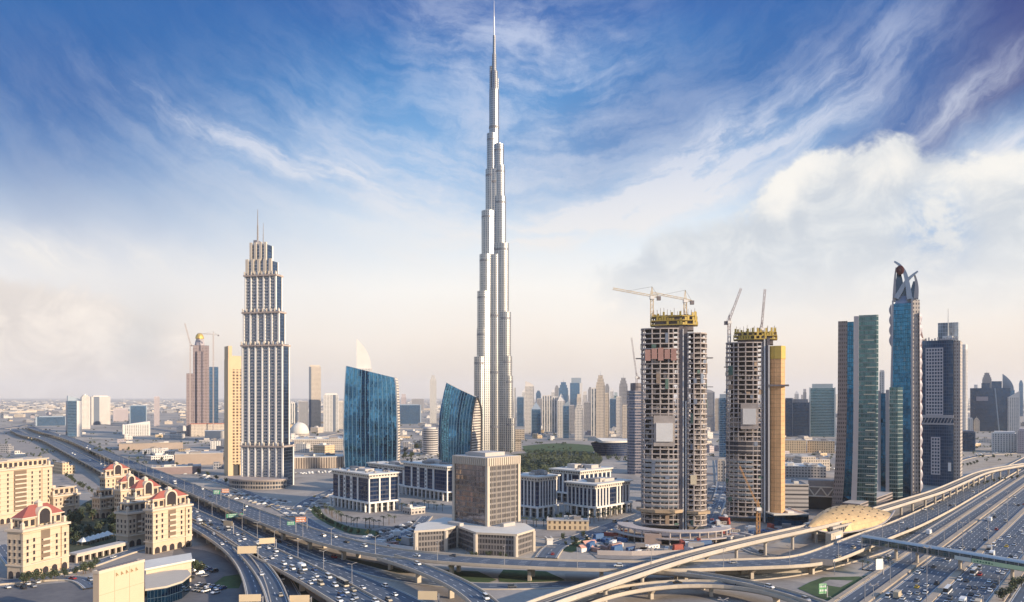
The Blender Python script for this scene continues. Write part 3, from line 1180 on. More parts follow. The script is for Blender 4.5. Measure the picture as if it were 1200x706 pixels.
def slab_tower(name, label, px, py, rows, depth, yaw, bulge, mats, depths=None, stripes=True):
    """rows: (row in photo, left column, right column, how far the right corner stands above the left)"""
    P, rz, mpp = frame(px, py)
    Y = P.y
    root = thing(name, label, 'glass tower', P, rz + yaw)
    n = 24
    rings = []
    cy = cos(yaw)
    for k_, (yy, l, r, dz) in enumerate(rows):
        z0 = ztop(yy, Y)
        x0, x1 = (l - px) * mpp / cy, (r - px) * mpp / cy
        ring = []
        for i in range(n + 1):
            t = i / n
            ring.append(Vector((x0 + (x1 - x0) * t, -bulge * (1 - (2 * t - 1) ** 2), z0 + dz * t)))
        rings.append((ring, depths[k_] if depths else depth))
    q = MB()
    front = [r for r, _ in rings]
    q.loft([[p for p in r] for r in front], 0, close=False)
    q.build('front_glass', mats[0], root, smooth=False)
    q = MB()
    back = [[Vector((p.x, d, p.z)) for p in r] for r, d in rings]
    q.loft([list(reversed(r)) for r in back], 0, close=False)
    q.build('rear_glass', mats[0], root)
    for side, nm in ((0, 'side_wall'), (-1, 'side_wall')):
        q = MB()
        for k in range(len(front) - 1):
            a, b = front[k][side], front[k + 1][side]
            c, d = back[k + 1][side], back[k][side]
            f = [a, b, c, d] if side == 0 else [a, d, c, b]
            uv = [(0, p.z) if p in (a, b) else (p.y - a.y, p.z) for p in f]
            q.face(f, 0, uv)
        q.build(nm, mats[1] if side else mats[0], root)
    q = MB()
    t = front[-1] + list(reversed(back[-1]))
    for i in range(n):
        q.face([front[-1][i], front[-1][i + 1], back[-1][i + 1], back[-1][i]])
    q.build('roof', M_roof, root)
    if stripes:
        # projecting glass fins that run the full height
        for i in range(2, n, 2):
            q = MB()
            for k in range(len(front) - 1):
                a, b = front[k][i], front[k + 1][i]
                q.bar(a + Vector((0, -.35, 0)), b + Vector((0, -.35, 0)), .5, 0, .8)
            q.build('glass_fin', mats[2], root)
    return root, front, back


M_fin = plain('pale_blue_fin', (.20, .40, .55), .25, .1, .1, .6)
M_fan = facade('striped_side', (.60, .54, .47), (.20, .18, .18), 6.0, 3.9, 1.0, .5, gmetal=.4, tilt=.02)
r_, fr_, bk_ = slab_tower('glass_slab_tower', 'blue glass slab with sloping top beside the left office blocks, wider of the glass pair', 434, 549,
                          [(552, 404.5, 464.5, 0), (520, 403.2, 465.2, 0), (495, 403, 465, 0), (470, 403.6, 464.3, 0), (450, 404.5, 463.2, 0), (429, 406, 461.8, -16.5)],
                          26, radians(-12), 5.0, (M_glassblue, M_fan, M_fin))
q = MB()
for k in range(len(fr_) - 1):
    q.bar(fr_[k][-1] + Vector((.5, 0, 0)), fr_[k + 1][-1] + Vector((.5, 0, 0)), 1.6)
    q.bar(fr_[k][0] + Vector((-.3, 0, 0)), fr_[k + 1][0] + Vector((-.3, 0, 0)), .9)
q.build('edge_frame', plain('slab_edge_metal', (.42, .46, .50), .4, .1, .1, .5), r_)
r_, fr_, bk_ = slab_tower('glass_slab_tower', 'blue glass slab with curved side and sloping top behind the beige office tower', 534, 546,
                          [(549, 514.5, 550.5, 0), (520, 514, 551.2, 0), (500, 514, 552, 0), (485, 515, 553.2, -3), (472, 517.5, 554.6, -8), (460, 520, 556, -14), (448.5, 523, 557.5, -21)],
                          34, radians(-26), 3.0, (M_glassblue, M_fan, M_fin), depths=[36, 36, 34.5, 31, 25, 16, 4])
# the bowed rim that closes its right side
q = MB()
for k in range(len(fr_) - 1):
    a, b = fr_[k][-1], fr_[k + 1][-1]
    q.bar(a + Vector((.8, 0, 0)), b + Vector((.8, 0, 0)), 1.4)
    c, d = bk_[k][-1], bk_[k + 1][-1]
    q.bar(c + Vector((.8, 0, 0)), d + Vector((.8, 0, 0)), 2.4)
q.build('edge_frame', plain('slab_edge_dark', (.10, .11, .13), .4, .1, .1, .5), r_)

# ------------------------------------------------------------------ beige office on a podium
M_bronze = facade('bronze_glass_grid', (.17, .15, .14), (.30, .275, .29), 1.9, 3.6, .84, .80, warp=.2, gmetal=.9, grough=.10, wrough=.5, tilt=.03, blind=.12)
M_bronzeside = facade('brown_window_grid', (.205, .185, .175), (.13, .125, .13), 1.9, 3.6, .74, .66, gmetal=.55, grough=.15, wrough=.6, tilt=.03, blind=.15)
M_beige = plain('beige_stone', (.52, .455, .375), .8, .12, .08)


def beige_office():
    th = radians(45)
    N, a, b = corner_box(571.3, 643, 530.5, 609.5, th)
    Y = N.y
    root = thing('office_tower', 'square beige office tower with bronze glass rising from a white roofed podium', 'office tower', N, th)
    zp = 14.4
    zt = ztop(537, Y)
    q = MB()
    q.prism([(.6, .6), (a - .6, .6), (a - .6, b - .6), (.6, b - .6)], zp, zt - 5.5, 1, 2)
    q.mi[3] = 0
    q.build('shaft', [M_bronze, M_bronzeside, M_roof], root)
    pier = MB()
    pier.box(-1.1, 1.1, -1.1, 1.1, zp, zt - 5.4)
    p0 = pier.build('corner_pier', M_beige, root)
    p0.location = (.9, .9, 0)
    copies(p0, [(a - .9, .9, 0), (.9, b - .9, 0), (a - .9, b - .9, 0)], root)
    q = MB()
    q.prism([(-.3, -.3), (a + .3, -.3), (a + .3, b + .3), (-.3, b + .3)], zt - 5.5, zt, 0, 1, True)
    cr = q.build('crown_band', [M_beige, M_roof], root)
    rib = MB()
    rib.box(-.35, .35, -.35, .35, zt - 5.3, zt - .3)
    r0 = rib.build('crown_rib', M_beige, cr)
    r0.location = (1.5, -.5, 0)
    copies(r0, [(1.5 + i * 2.0, -.5, 0) for i in range(1, int(a / 2.0))] + [(-.5, 1.5 + i * 2.0, 0) for i in range(int(b / 2.0))], cr)
    q = MB()
    q.box(a * .2, a * .8, b * .25, b * .75, zt, zt + 2.6)
    q.box(a * .3, a * .5, b * .8, b * .92, zt, zt + 1.6)
    q.build('rooftop_plant', M_roof, root)
    # mullion lines on both faces
    q = MB()
    for i in range(1, 7):
        q.box(a * i / 7 - .1, a * i / 7 + .1, .35, .75, zp, zt - 5.5)
    q.build('mullion_set', M_beige, root)
    q = MB()
    x = lambda pt: Vector(((pt - N).dot(Vector((cos(th), sin(th), 0))), (pt - N).dot(Vector((-sin(th), cos(th), 0))), 0))
    base = [G(487, 648.5), G(522.5, 646), G(536, 641.5), G(557.5, 650.5), G(604.5, 653), G(624.8, 646), G(614, 613.5, zp), G(566, 611, zp), G(521, 606.5, zp), G(490, 615, zp)]
    poly = [tuple(x(p)[:2]) for p in base]
    area = sum(poly[i][0] * poly[(i + 1) % len(poly)][1] - poly[(i + 1) % len(poly)][0] * poly[i][1] for i in range(len(poly)))
    if area < 0:
        poly.reverse()
    q.prism(poly, 0, zp - 1.3, 0, 1)
    q.build('podium', [M_bronzeside, M_roofw], root)
    cx = sum(p[0] for p in poly) / len(poly)
    cy = sum(p[1] for p in poly) / len(poly)
    q = MB()
    q.prism([(cx + (p[0] - cx) * 1.025, cy + (p[1] - cy) * 1.025) for p in poly], zp - 1.3, zp, 0, 1, True)
    q.build('podium_roof', [M_beige, M_roofw], root)
    pp = MB()
    pp.cyl(0, 0, 0, zp - 1.3, 1.5, None, 8)
    c0 = None
    for pt in base[:6]:
        c = x(pt)
        if c0 is None:
            c0 = pp.build('podium_pier', M_beige, root)
            c0.location = c
        else:
            copies(c0, [(c.x, c.y, 0)], root)
    q = MB()
    q.box(a * .2, a * .55, -9, -5.5, zp, zp + 2.2)
    q.box(-12, -8.5, b * .4, b * .75, zp, zp + 1.8)
    q.build('podium_plant', M_roof, root)


beige_office()

# ------------------------------------------------------------------ office quarter
M_band = facade('navy_glass_bands', (.045, .055, .09), (.018, .042, .11), 3.2, 3.7, .93, .70, gmetal=.45, grough=.08, wrough=.35, tilt=.02, blind=.08)
M_ground = facade('shopfront_glass', (.32, .29, .26), (.05, .07, .09), 4.0, 4.2, .8, .75, gmetal=.4)


def office_block(label, pn, py, pl, pr, top, th, left, right, group='office blocks of the white pier quarter'):
    th = radians(th)
    N, a, b = corner_box(pn, py, pl, pr, th)
    h = ztop(top, N.y)
    root = thing('office_block', label, 'office block', N, th, group)
    i = 3.0
    q = MB()
    q.prism([(i, i), (a - i, i), (a - i, b - i), (i, b - i)], 0, 8.4, 0, 1)
    q.build('ground_floors', [M_ground, M_roof], root)
    q = MB()
    q.prism([(2.2, 2.2), (a - 2.2, 2.2), (a - 2.2, b - 2.2), (2.2, b - 2.2)], 9.4, h - 4.2, 0, 1)
    q.build('glass_body', [M_band, M_roof], root)
    q = MB()
    q.box(-.4, a + .4, -.4, b + .4, 8.0, 9.4)
    q.build('arcade_beam', M_white, root)
    c = MB()
    c.box(-.7, .7, -.7, .7, 0, 8.0)
    c0 = c.build('arcade_column', M_white, root)
    c0.location = (.7, .7, 0)
    na, nb = max(3, int(a / 6.5)), max(3, int(b / 6.5))
    copies(c0, [(.7 + (a - 1.4) * k / na, .7, 0) for k in range(1, na + 1)] + [(.7, .7 + (b - 1.4) * k / nb, 0) for k in range(1, nb + 1)], root)
    for (lst, side) in ((right, 0), (left, 1)):
        Ln = a if side == 0 else b
        for (f0, f1) in lst:
            q = MB()
            if side == 0:
                q.box(Ln * f0, Ln * f1, 1.3, 2.6, 9.4, h - 4.2)
            else:
                q.box(1.3, 2.6, Ln * f0, Ln * f1, 9.4, h - 4.2)
            p = q.build('pier', M_white, root)
            wide = Ln * (f1 - f0) > 2.6
            if wide:                                   # the broad piers carry small square windows
                nf = int((h - 14) / 3.7)
                q = MB()
                for k in range(nf):
                    zz = 10.6 + 3.7 * k
                    if side == 0:
                        q.box(Ln * (f0 + f1) / 2 - .7, Ln * (f0 + f1) / 2 + .7, 1.24, 1.4, zz, zz + 1.9)
                    else:
                        q.box(1.24, 1.4, Ln * (f0 + f1) / 2 - .7, Ln * (f0 + f1) / 2 + .7, zz, zz + 1.9)
                q.build('window_column', M_dark, p)
    q = MB()
    q.prism([(1.2, 1.2), (a - 1.2, 1.2), (a - 1.2, b - 1.2), (1.2, b - 1.2)], h - 4.2, h - 1.2, 0)
    q.build('parapet_band', facade('parapet_slots', (.62, .57, .50), (.10, .11, .13), 3.0, 3.0, .55, .42, gmetal=.3), root)
    q = MB()
    q.box(-.6, a + .6, -.6, b + .6, h - 1.2, h)
    q.build('roof_slab', M_roofw, root)
    rr = random.Random(int(pn * 7))
    for k in range(4):
        q = MB()
        x0, y0 = rr.uniform(.15, .6) * a, rr.uniform(.15, .6) * b
        q.box(x0, x0 + rr.uniform(.12, .3) * a, y0, y0 + rr.uniform(.12, .3) * b, h, h + rr.uniform(1.6, 4.0))
        q.build('rooftop_plant', [M_roof, M_grey][k % 2], root)
    q = MB()
    for k in range(14):
        x0, y0 = rr.uniform(.06, .9) * a, rr.uniform(.06, .9) * b
        q.box(x0, x0 + 1.8, y0, y0 + 1.8, h, h + 1.2)
    q.build('cooling_units', M_grey, root)
    return root


pair = [(.04, .075), (.30, .325), (.40, .46), (.56, .62), (.70, .725)]
many = [(k / 8 + .02, k / 8 + .055) for k in range(1, 8)]
office_block('navy glass office block with white arcade, nearest the left highway', 432.5, 602, 386.5, 469.5, 556, 43, [(.30, .33), (.45, .50), (.62, .67), (.78, .81)], [(.02, .05), (.34, .38), (.66, .70), (.95, .98)])
office_block('navy glass office block half hidden behind the one nearest the left highway', 474, 579, 430, 494, 547, 43, pair, pair)
office_block('navy glass office block with white arcade just left of the beige office tower', 524, 588, 470.5, 548, 547, 43, [(.30, .33), (.45, .50), (.62, .67), (.78, .81)], pair)
office_block('white finned office block just right of the beige office tower', 630, 608, 598, 656, 559, 45, many, many)
office_block('white finned office block with long right wing, left of the ringed building site', 697.5, 608, 661, 741, 568, 45, many, [(.06, .09), (.14, .17), (.22, .25), (.30, .33), (.38, .41), (.60, .63), (.68, .71), (.76, .79), (.84, .87), (.93, .96)])
office_block('white office block with upper terrace behind the two finned blocks', 680, 591, 644, 720, 552, 45, pair, many)

# ------------------------------------------------------------------ towers under construction
M_slab = plain('raw_concrete_slab', (.46, .405, .375), .9, .25, .12)
M_core = plain('raw_concrete_core', (.19, .17, .175), .9, .25, .08)
M_block = plain('blockwork_infill', (.42, .37, .335), .9, .3, .2)
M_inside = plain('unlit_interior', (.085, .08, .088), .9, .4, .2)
M_yellow = plain('yellow_formwork', (.52, .37, .08), .6, .15, .3)
M_net = None


def net_material():
    m, g, b = new_mat('orange_scaffold_net')
    uv = g.new('ShaderNodeUVMap').outputs[0]
    u, v, _ = g.xyz(uv)
    co = g.new('ShaderNodeTexCoord').outputs['Object']
    n = g.noise(co, 0.12, 5.0, 0.65)
    lift = g.lt(g.fract(g.mul(v, 1 / 3.5)), 0.14)
    bay = g.lt(g.fract(g.mul(u, 1 / 2.6)), 0.10)
    n2 = g.noise(co, 0.9, 4.0, 0.7)
    k = g.add(0.42, g.add(g.mul(n, 0.8), g.mul(n2, 0.4)))
    s = g.new('ShaderNodeVectorMath', operation='SCALE')
    s.inputs[0].default_value = (.60, .36, .18)
    g.links.new(k, s.inputs['Scale'])
    col = g.mix(g.mul(g.m('MAXIMUM', lift, bay), 0.45), s.outputs[0], (.24, .14, .08))
    g.links.new(col, b.inputs['Base Color'])
    b.inputs['Roughness'].default_value = 0.9
    return m


M_net = net_material()
FLOOR = 3.75


def shrink(poly, d):
    cx = sum(p[0] for p in poly) / len(poly)
    cy = sum(p[1] for p in poly) / len(poly)
    out = []
    for p in poly:
        L_ = sqrt((p[0] - cx) ** 2 + (p[1] - cy) ** 2)
        k = max(0.1, (L_ - d) / L_)
        out.append((cx + (p[0] - cx) * k, cy + (p[1] - cy) * k))
    return out


def along(poly, gap):
    """points spaced along the open front of a plan (all edges)"""
    out = []
    n = len(poly)
    for i in range(n):
        a, b = poly[i], poly[(i + 1) % n]
        d = sqrt((b[0] - a[0]) ** 2 + (b[1] - a[1]) ** 2)
        k = max(1, round(d / gap))
        for j in range(k):
            out.append((a[0] + (b[0] - a[0]) * j / k, a[1] + (b[1] - a[1]) * j / k, atan2(b[1] - a[1], b[0] - a[0]), d / k))
    return out


def lobe(root, poly, z0, z1, seed, first=3):
    """one wing of a bare concrete tower: a slab for every floor, columns, and blockwork half filled in"""
    rr = random.Random(seed)
    nf = int((z1 - z0) / FLOOR)
    q = MB()
    q.prism(shrink(poly, -.5), 0, .8, 0, 0, True)
    up = MB()
    for (x, y, a, d) in along(poly, 4.2)[::2]:
        up.box(x - .5, x + .5, y - .3, y + .3, .42, 1.45)
    s0 = q.build('floor_slab', M_slab, root)
    s0.location = (0, 0, z0)
    copies(s0, [(0, 0, z0 + FLOOR * k) for k in range(1, nf + 1)], root)
    q = MB()
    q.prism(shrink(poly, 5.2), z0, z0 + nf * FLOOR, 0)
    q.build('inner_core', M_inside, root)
    q = MB()
    for (x, y, a, d) in along(shrink(poly, .3), 4.4):
        q.box(x - .45, x + .45, y - .45, y + .45, z0, z0 + nf * FLOOR)
    q.build('column_frame', M_slab, root)
    q = MB()
    inner = along(shrink(poly, 1.6), 2.6)
    for k in range(nf - 5):
        zz = z0 + FLOOR * k + .95
        share = .55 if k < nf * .6 else .34
        for (x, y, a, d) in inner:
            if rr.random() < share:
                w = d * rr.uniform(.5, 1.0)
                c, s_ = cos(a), sin(a)
                hh = FLOOR - .96 if rr.random() < .35 else rr.uniform(.9, 1.5)
                q.prism([(x, y), (x + c * w, y + s_ * w), (x + c * w - s_ * .3, y + s_ * w + c * .3), (x - s_ * .3, y + c * .3)], zz, zz + hh, 0 if rr.random() < .8 else 1)
    q.build('blockwork', [M_block, M_slab], root)
    # hanging nets, hoardings and stacked props that break up the floors
    nets = [plain('net_blue_grey', (.16, .19, .25), .9, .2, .3), plain('net_tan', (.34, .25, .18), .9, .2, .3), plain('net_green', (.10, .17, .14), .9, .2, .3)]
    edge = along(shrink(poly, -.75), 3.4)
    for m_ in range(3):
        for _ in range(14):
            q = MB()
            x, y, a, d = rr.choice(edge)
            k = rr.randrange(nf - 3) if rr.random() < .55 else rr.randrange(int(nf * .72), nf - 2)
            hh = FLOOR * rr.choice([.4, .7, 1.0, 1.0, 2.0])
            c, s_ = cos(a), sin(a)
            w = d * rr.uniform(.6, 1.0)
            zz = z0 + FLOOR * k + rr.uniform(.2, .9)
            q.prism([(x, y), (x + c * w, y + s_ * w), (x + c * w - s_ * .12, y + s_ * w + c * .12), (x - s_ * .12, y + c * .12)], zz, zz + hh, 0, 0, True)
            q.build('safety_net', nets[m_], root)
    return z0 + nf * FLOOR


def formwork(root, poly, z0, z1, seed):
    rr = random.Random(seed)
    n = 3
    for k in range(n):
        zz = z0 + (z1 - z0) * k / n
        q = MB()
        pl = shrink(poly, k * .5)
        q.prism(pl, zz, zz + .6, 0, 0, True)
        for (x, y, a, d) in along(pl, 2.0):
            if rr.random() < .62:
                c, s_ = cos(a), sin(a)
                hh = rr.uniform(1.2, 3.4)
                q.prism([(x, y), (x + c * 1.5, y + s_ * 1.5), (x + c * 1.5 - s_ * .35, y + s_ * 1.5 + c * .35), (x - s_ * .35, y + c * .35)], zz + .6, zz + .6 + hh)
        q.build('formwork_deck', M_yellow, root)
    q = MB()
    q.prism(shrink(poly, 3.5), z0 - 4, z1 - 2, 0)
    q.build('climbing_core', M_core, root)
    q = MB()
    for (x, y, a, d) in along(shrink(poly, 2.5), 2.6):
        q.bar((x, y, z0), (x, y, z1 + rr.uniform(.5, 3.5)), .28)
    q.build('starter_rods', plain('rusty_rods', (.22, .14, .09), .8, .2, .3), root)


def building_site_tower_one():
    P, rz, mpp = frame(789, 622)
    Y = P.y
    root = thing('construction_tower', 'bare concrete tower under construction with yellow formwork top, wider of the pair', 'unfinished tower', P, rz)
    X = lambda px: (px - 789) * mpp
    z = lambda py: ztop(py, Y)
    left = [(X(751), 5), (X(751.6), 1), (X(754.5), -1.4), (X(764), -2.6), (X(774), -3.0), (X(784), -2.6), (X(795), -1), (X(795), 22), (X(751), 22)]
    right = [(X(806), 0), (X(813), -2.5), (X(821), -1.5), (X(827), 3), (X(828), 8), (X(828), 22), (X(806), 22)]
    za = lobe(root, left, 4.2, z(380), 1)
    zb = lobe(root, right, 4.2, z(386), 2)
    q = MB()
    q.box(X(795.3), X(800.5), 0, 22, 0, z(378))
    q.box(X(800.8), X(805.7), 1.5, 22, 0, z(382))
    q.build('shaft_wall', M_core, root)
    q = MB()
    q.bar((X(800.6), -.4, 0), (X(800.6), -.4, z(386)), .7, 0)
    q.bar((X(803.8), .6, 0), (X(803.8), .6, z(470)), .8, 0)
    q.build('hoist_rail', M_white, root)
    mid = [(X(762), 2), (X(800), -2), (X(818), 2), (X(818), 18), (X(762), 18)]
    formwork(root, mid, z(381), z(366), 5)
    # glazed lower floors, hung sheets and site screens
    q = MB()
    for k in range(10):
        zz = z(596) + 3.75 * k
        q.prism([(p[0], p[1] - .25) for p in left[1:7]] + [(left[6][0], 4), (left[1][0], 4)], zz + .9, zz + 3.2)
    q.build('new_glazing', facade('new_glass_band', (.36, .37, .38), (.28, .34, .40), 1.5, 3.75, .9, .9, gmetal=.7), root)
    q = MB()
    q.box(X(769), X(788.5), -5.0, -4.2, z(517.5), z(496))
    s = q.build('blank_screen', M_white, root)
    q = MB()
    q.box(X(766), X(791), -4.15, -3.4, z(523), z(487))
    q.build('screen_backing', M_block, s)
    q = MB()
    q.box(X(809), X(816), -3.6, -2.9, z(567), z(556))
    q.build('site_sign', plain('cream_sign', (.68, .58, .40), .7, .1, .1), root)
    q = MB()
    for k in range(5):
        a = X(756 + k * 7.6)
        q.box(a, a + 4.0, -4.2, -3.8, z(423 - (k % 2) * 2), z(410 - (k % 3)))
    q.build('safety_sheet', plain('salmon_sheet', (.42, .24, .20), .8, .2, .2), root)
    q = MB()
    q.prism([(X(745), 3), (X(752), -6), (X(768), -9.5), (X(790), -9), (X(800), -3), (X(800), 4), (X(745), 6)], z(600), z(596.5), 0, 0, True)
    q.prism([(X(805), -4), (X(818), -6), (X(832), 0), (X(832), 6), (X(805), 6)], z(601), z(598), 0, 0, True)
    q.build('working_platform', plain('ochre_platform', (.42, .31, .20), .85, .3, .3), root)
    for (x, y) in ((X(749.5), 9), (X(830), 9)):
        for k in range(6):
            zz = z(590 - k * 34)
            q = MB()
            q.box(x - 3.4, x + 3.4, y - 6, y + 2, zz, zz + .5)
            q.build('loading_bay', M_core, root)


building_site_tower_one()


def building_site_tower_two():
    P, rz, mpp = frame(885, 612)
    Y = P.y
    root = thing('construction_tower', 'bare concrete tower under construction with orange netting down its right side', 'unfinished tower', P, rz)
    X = lambda px: (px - 885) * mpp
    z = lambda py: ztop(py, Y)
    left = [(X(850.5), 5), (X(851.2), 1), (X(854), -1.4), (X(865), -2.6), (X(874), -2.8), (X(883), -2.0), (X(893), 0), (X(893), 22), (X(850.5), 22)]
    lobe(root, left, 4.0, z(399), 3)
    q = MB()
    q.box(X(893.3), X(898.5), .5, 22, 0, z(392))
    q.box(X(898.7), X(902), -.8, 20, 0, z(397))
    q.build('shaft_wall', M_core, root)
    q = MB()
    q.bar((X(896), -.1, 0), (X(896), -.1, z(398)), 1.1, 0)
    q.bar((X(901), -1.2, 0), (X(901), -1.2, z(405)), .9, 0)
    q.build('hoist_rail', M_white, root)
    q = MB()
    net = [(X(902.3), 1.5), (X(908), -.5), (X(915), -.8), (X(919), 3), (X(920), 8), (X(920), 20), (X(902.3), 20)]
    q.prism(net, 8, z(421), 0)
    q.build('scaffold_net', M_net, root)
    q = MB()
    q.prism(shrink(net, -.5), z(421), z(406), 0, 0, True)
    q.build('net_top', M_yellow, root)
    q = MB()
    q.box(X(901), X(924), -2.5, 6, z(453), z(451))
    q.build('loading_bay', M_core, root)
    mid = [(X(859), 2), (X(884), -2), (X(911), 1), (X(911), 18), (X(859), 18)]
    formwork(root, mid, z(398), z(386), 6)
    q = MB()
    for k in range(9):
        zz = z(588) + 3.75 * k
        q.prism([(p[0], p[1] - .25) for p in left[1:6]] + [(left[5][0], 4), (left[1][0], 4)], zz + .9, zz + 3.2)
    q.build('new_glazing', facade('new_glass_band', (.36, .37, .38), (.28, .34, .40), 1.5, 3.75, .9, .9, gmetal=.7), root)
    q = MB()
    q.box(X(870.5), X(886), -4.9, -4.1, z(497.5), z(479))
    s = q.build('blank_screen', M_white, root)
    q = MB()
    q.box(X(868), X(889), -4.05, -3.2, z(503), z(473))
    q.build('screen_backing', M_block, s)
    q = MB()
    q.prism(shrink(left, -.3), z(532), z(518), 0)
    q.build('dark_netting', plain('black_netting', (.05, .05, .06), .9, .3, .3), root)
    for k in range(6):
        zz = z(580 - k * 30)
        q = MB()
        q.box(X(847.5), X(852), 4, 12, zz, zz + .5)
        q.build('loading_bay', M_core, root)


building_site_tower_two()


def building_site_tower_three():
    P, rz, mpp = frame(744, 556)
    root = thing('construction_tower', 'smaller half glazed tower under construction behind the wider concrete tower', 'unfinished tower', P, rz)
    Y = P.y
    X = lambda px: (px - 744) * mpp
    z = lambda py: ztop(py, Y)
    poly = [(X(735), 6), (X(737), 0), (X(744), -4), (X(752), -2), (X(757), 4), (X(757), 24), (X(735), 24)]
    m = facade('site_glass_floors', (.30, .27, .29), (.08, .13, .22), 2.4, 3.7, .84, .56, gmetal=.6, tilt=.02)
    q = MB()
    q.prism(poly, 0, z(458), 0, 1)
    q.build('shaft', [m, M_core], root)
    q = MB()
    q.prism(shrink(poly, 7), z(458), z(449), 0)
    q.build('climbing_core', M_core, root)
    for k in range(3):
        q = MB()
        q.prism(shrink(poly, -.6), z(462) - k * 9, z(462) - k * 9 + 1.2, 0, 0, True)
        q.build('floor_slab', M_slab, root)


building_site_tower_three()


def crane(label, px, py, Y, base_z, mast_top, tip, tail, jib_w=1.3, colour=None, luffing=False):
    """tower crane; tip and tail are pixels of the two ends of its jib, placed at the crane's own distance"""
    W = lambda p: Vector(((p[0] - 600) / F * Y, Y, ztop(p[1], Y)))
    b = Vector(((px - 600) / F * Y, Y, base_z))
    root = thing('tower_crane', label, 'crane', b, 0, 'tower cranes over the building sites')
    mat = colour or plain('crane_paint', (.62, .50, .33), .5, .1, .3)
    top = W((px, mast_top)) - b

    def lattice(a, c, w, n):
        q = MB()
        d = (c - a)
        dn = d.normalized()
        up = Vector((0, 0, 1)) if abs(dn.z) < .8 else Vector((0, 1, 0))
        sx = dn.cross(up).normalized() * w / 2
        sy = sx.cross(dn).normalized() * w / 2
        cor = [sx + sy, sx - sy, -sx - sy, -sx + sy]
        for o in cor:
            q.bar(a + o, c + o, w * .17)
        for i in range(n):
            p0, p1 = a + d * (i / n), a + d * ((i + 1) / n)
            for j in range(4):
                k = (j + 1) % 4
                q.bar(p0 + cor[j], p1 + cor[k], w * .11) if (i + j) % 2 else q.bar(p0 + cor[k], p1 + cor[j], w * .11)
        return q
    hgt = top.z
    lattice(Vector((0, 0, 0)), Vector((0, 0, hgt)), 2.0, max(4, int(hgt / 2.6))).build('mast', mat, root)
    t, tl = W(tip) - b, W(tail) - b
    hub = Vector((0, 0, hgt))
    jib = lattice(hub, t, jib_w, max(6, int((t - hub).length / 2.4))).build('jib', mat, root)
    lattice(hub, tl, jib_w, 4).build('counter_jib', mat, root)
    q = MB()
    c = tl
    q.box(c.x - 1.4, c.x + 1.4, c.y - 1.2, c.y + 1.2, c.z - 2.4, c.z + .6)
    q.build('counterweight', M_core, root)
    q = MB()
    q.box(-1.6, 1.6, -2.2, 1.4, hgt - 2.6, hgt - .4)
    q.build('cab', M_white, root)
    apex = hub + Vector((0, 0, 7 if not luffing else 5))
    q = MB()
    q.bar(hub + Vector((-.8, 0, 0)), apex, .45)
    q.bar(hub + Vector((.8, 0, 0)), apex, .45)
    q.build('tower_head', mat, root)
    q = MB()
    q.bar(apex, hub + (t - hub) * .65, .16)
    q.bar(apex, tl, .16)
    q.build('tie_rope', plain('steel_rope', (.12, .12, .12), .5, .1, .3), root)
    return root


Y1 = G(789, 622).y + 12
Y2 = G(885, 612).y + 12
crane('pale tower crane with long level jib pointing left over the wider concrete tower', 764, 0, Y1, ztop(383, Y1), 347, (718, 338.5), (772, 348.5))
crane('pale tower crane with jib overlapping its neighbour on the wider concrete tower', 803, 0, Y1 + 4, ztop(383, Y1), 351, (762, 343), (811, 353.5))
crane('grey luffing crane with raised jib at the left edge of the netted tower', 854.5, 0, Y2, ztop(402, Y2), 376, (868.5, 338), (851, 377.5), 1.3, plain('crane_grey', (.40, .35, .35), .5, .1, .3), True)
crane('grey luffing crane with steep jib above the middle of the netted tower', 892.5, 0, Y2, ztop(395, Y2), 384, (896.5, 339), (890, 385.5), 1.3, plain('crane_grey', (.40, .35, .35), .5, .1, .3), True)
Y3 = G(744, 556).y + 10
crane('thin luffing crane on the small half glazed building site tower', 746, 0, Y3, ztop(452, Y3), 441, (740, 396), (748.5, 442.5), 1.4, plain('crane_grey', (.40, .35, .35), .5, .1, .3), True)
Y4 = 900 * 100 / (568 - 465) + 20
crane('red luffing crane between the crowned tower and the white gridded tower', 1080.5, 0, Y4, 0, 396, (1076, 366), (1082.5, 398), 1.2, plain('crane_red', (.40, .18, .14), .5, .1, .3), True)
Y5 = G(886, 632).y
crane('orange mobile crane standing on the ground before the netted tower', 888.5, 0, Y5, 0, 594, (866.5, 546), (890.5, 597), .8, plain('crane_orange', (.48, .26, .10), .5, .1, .3), True)


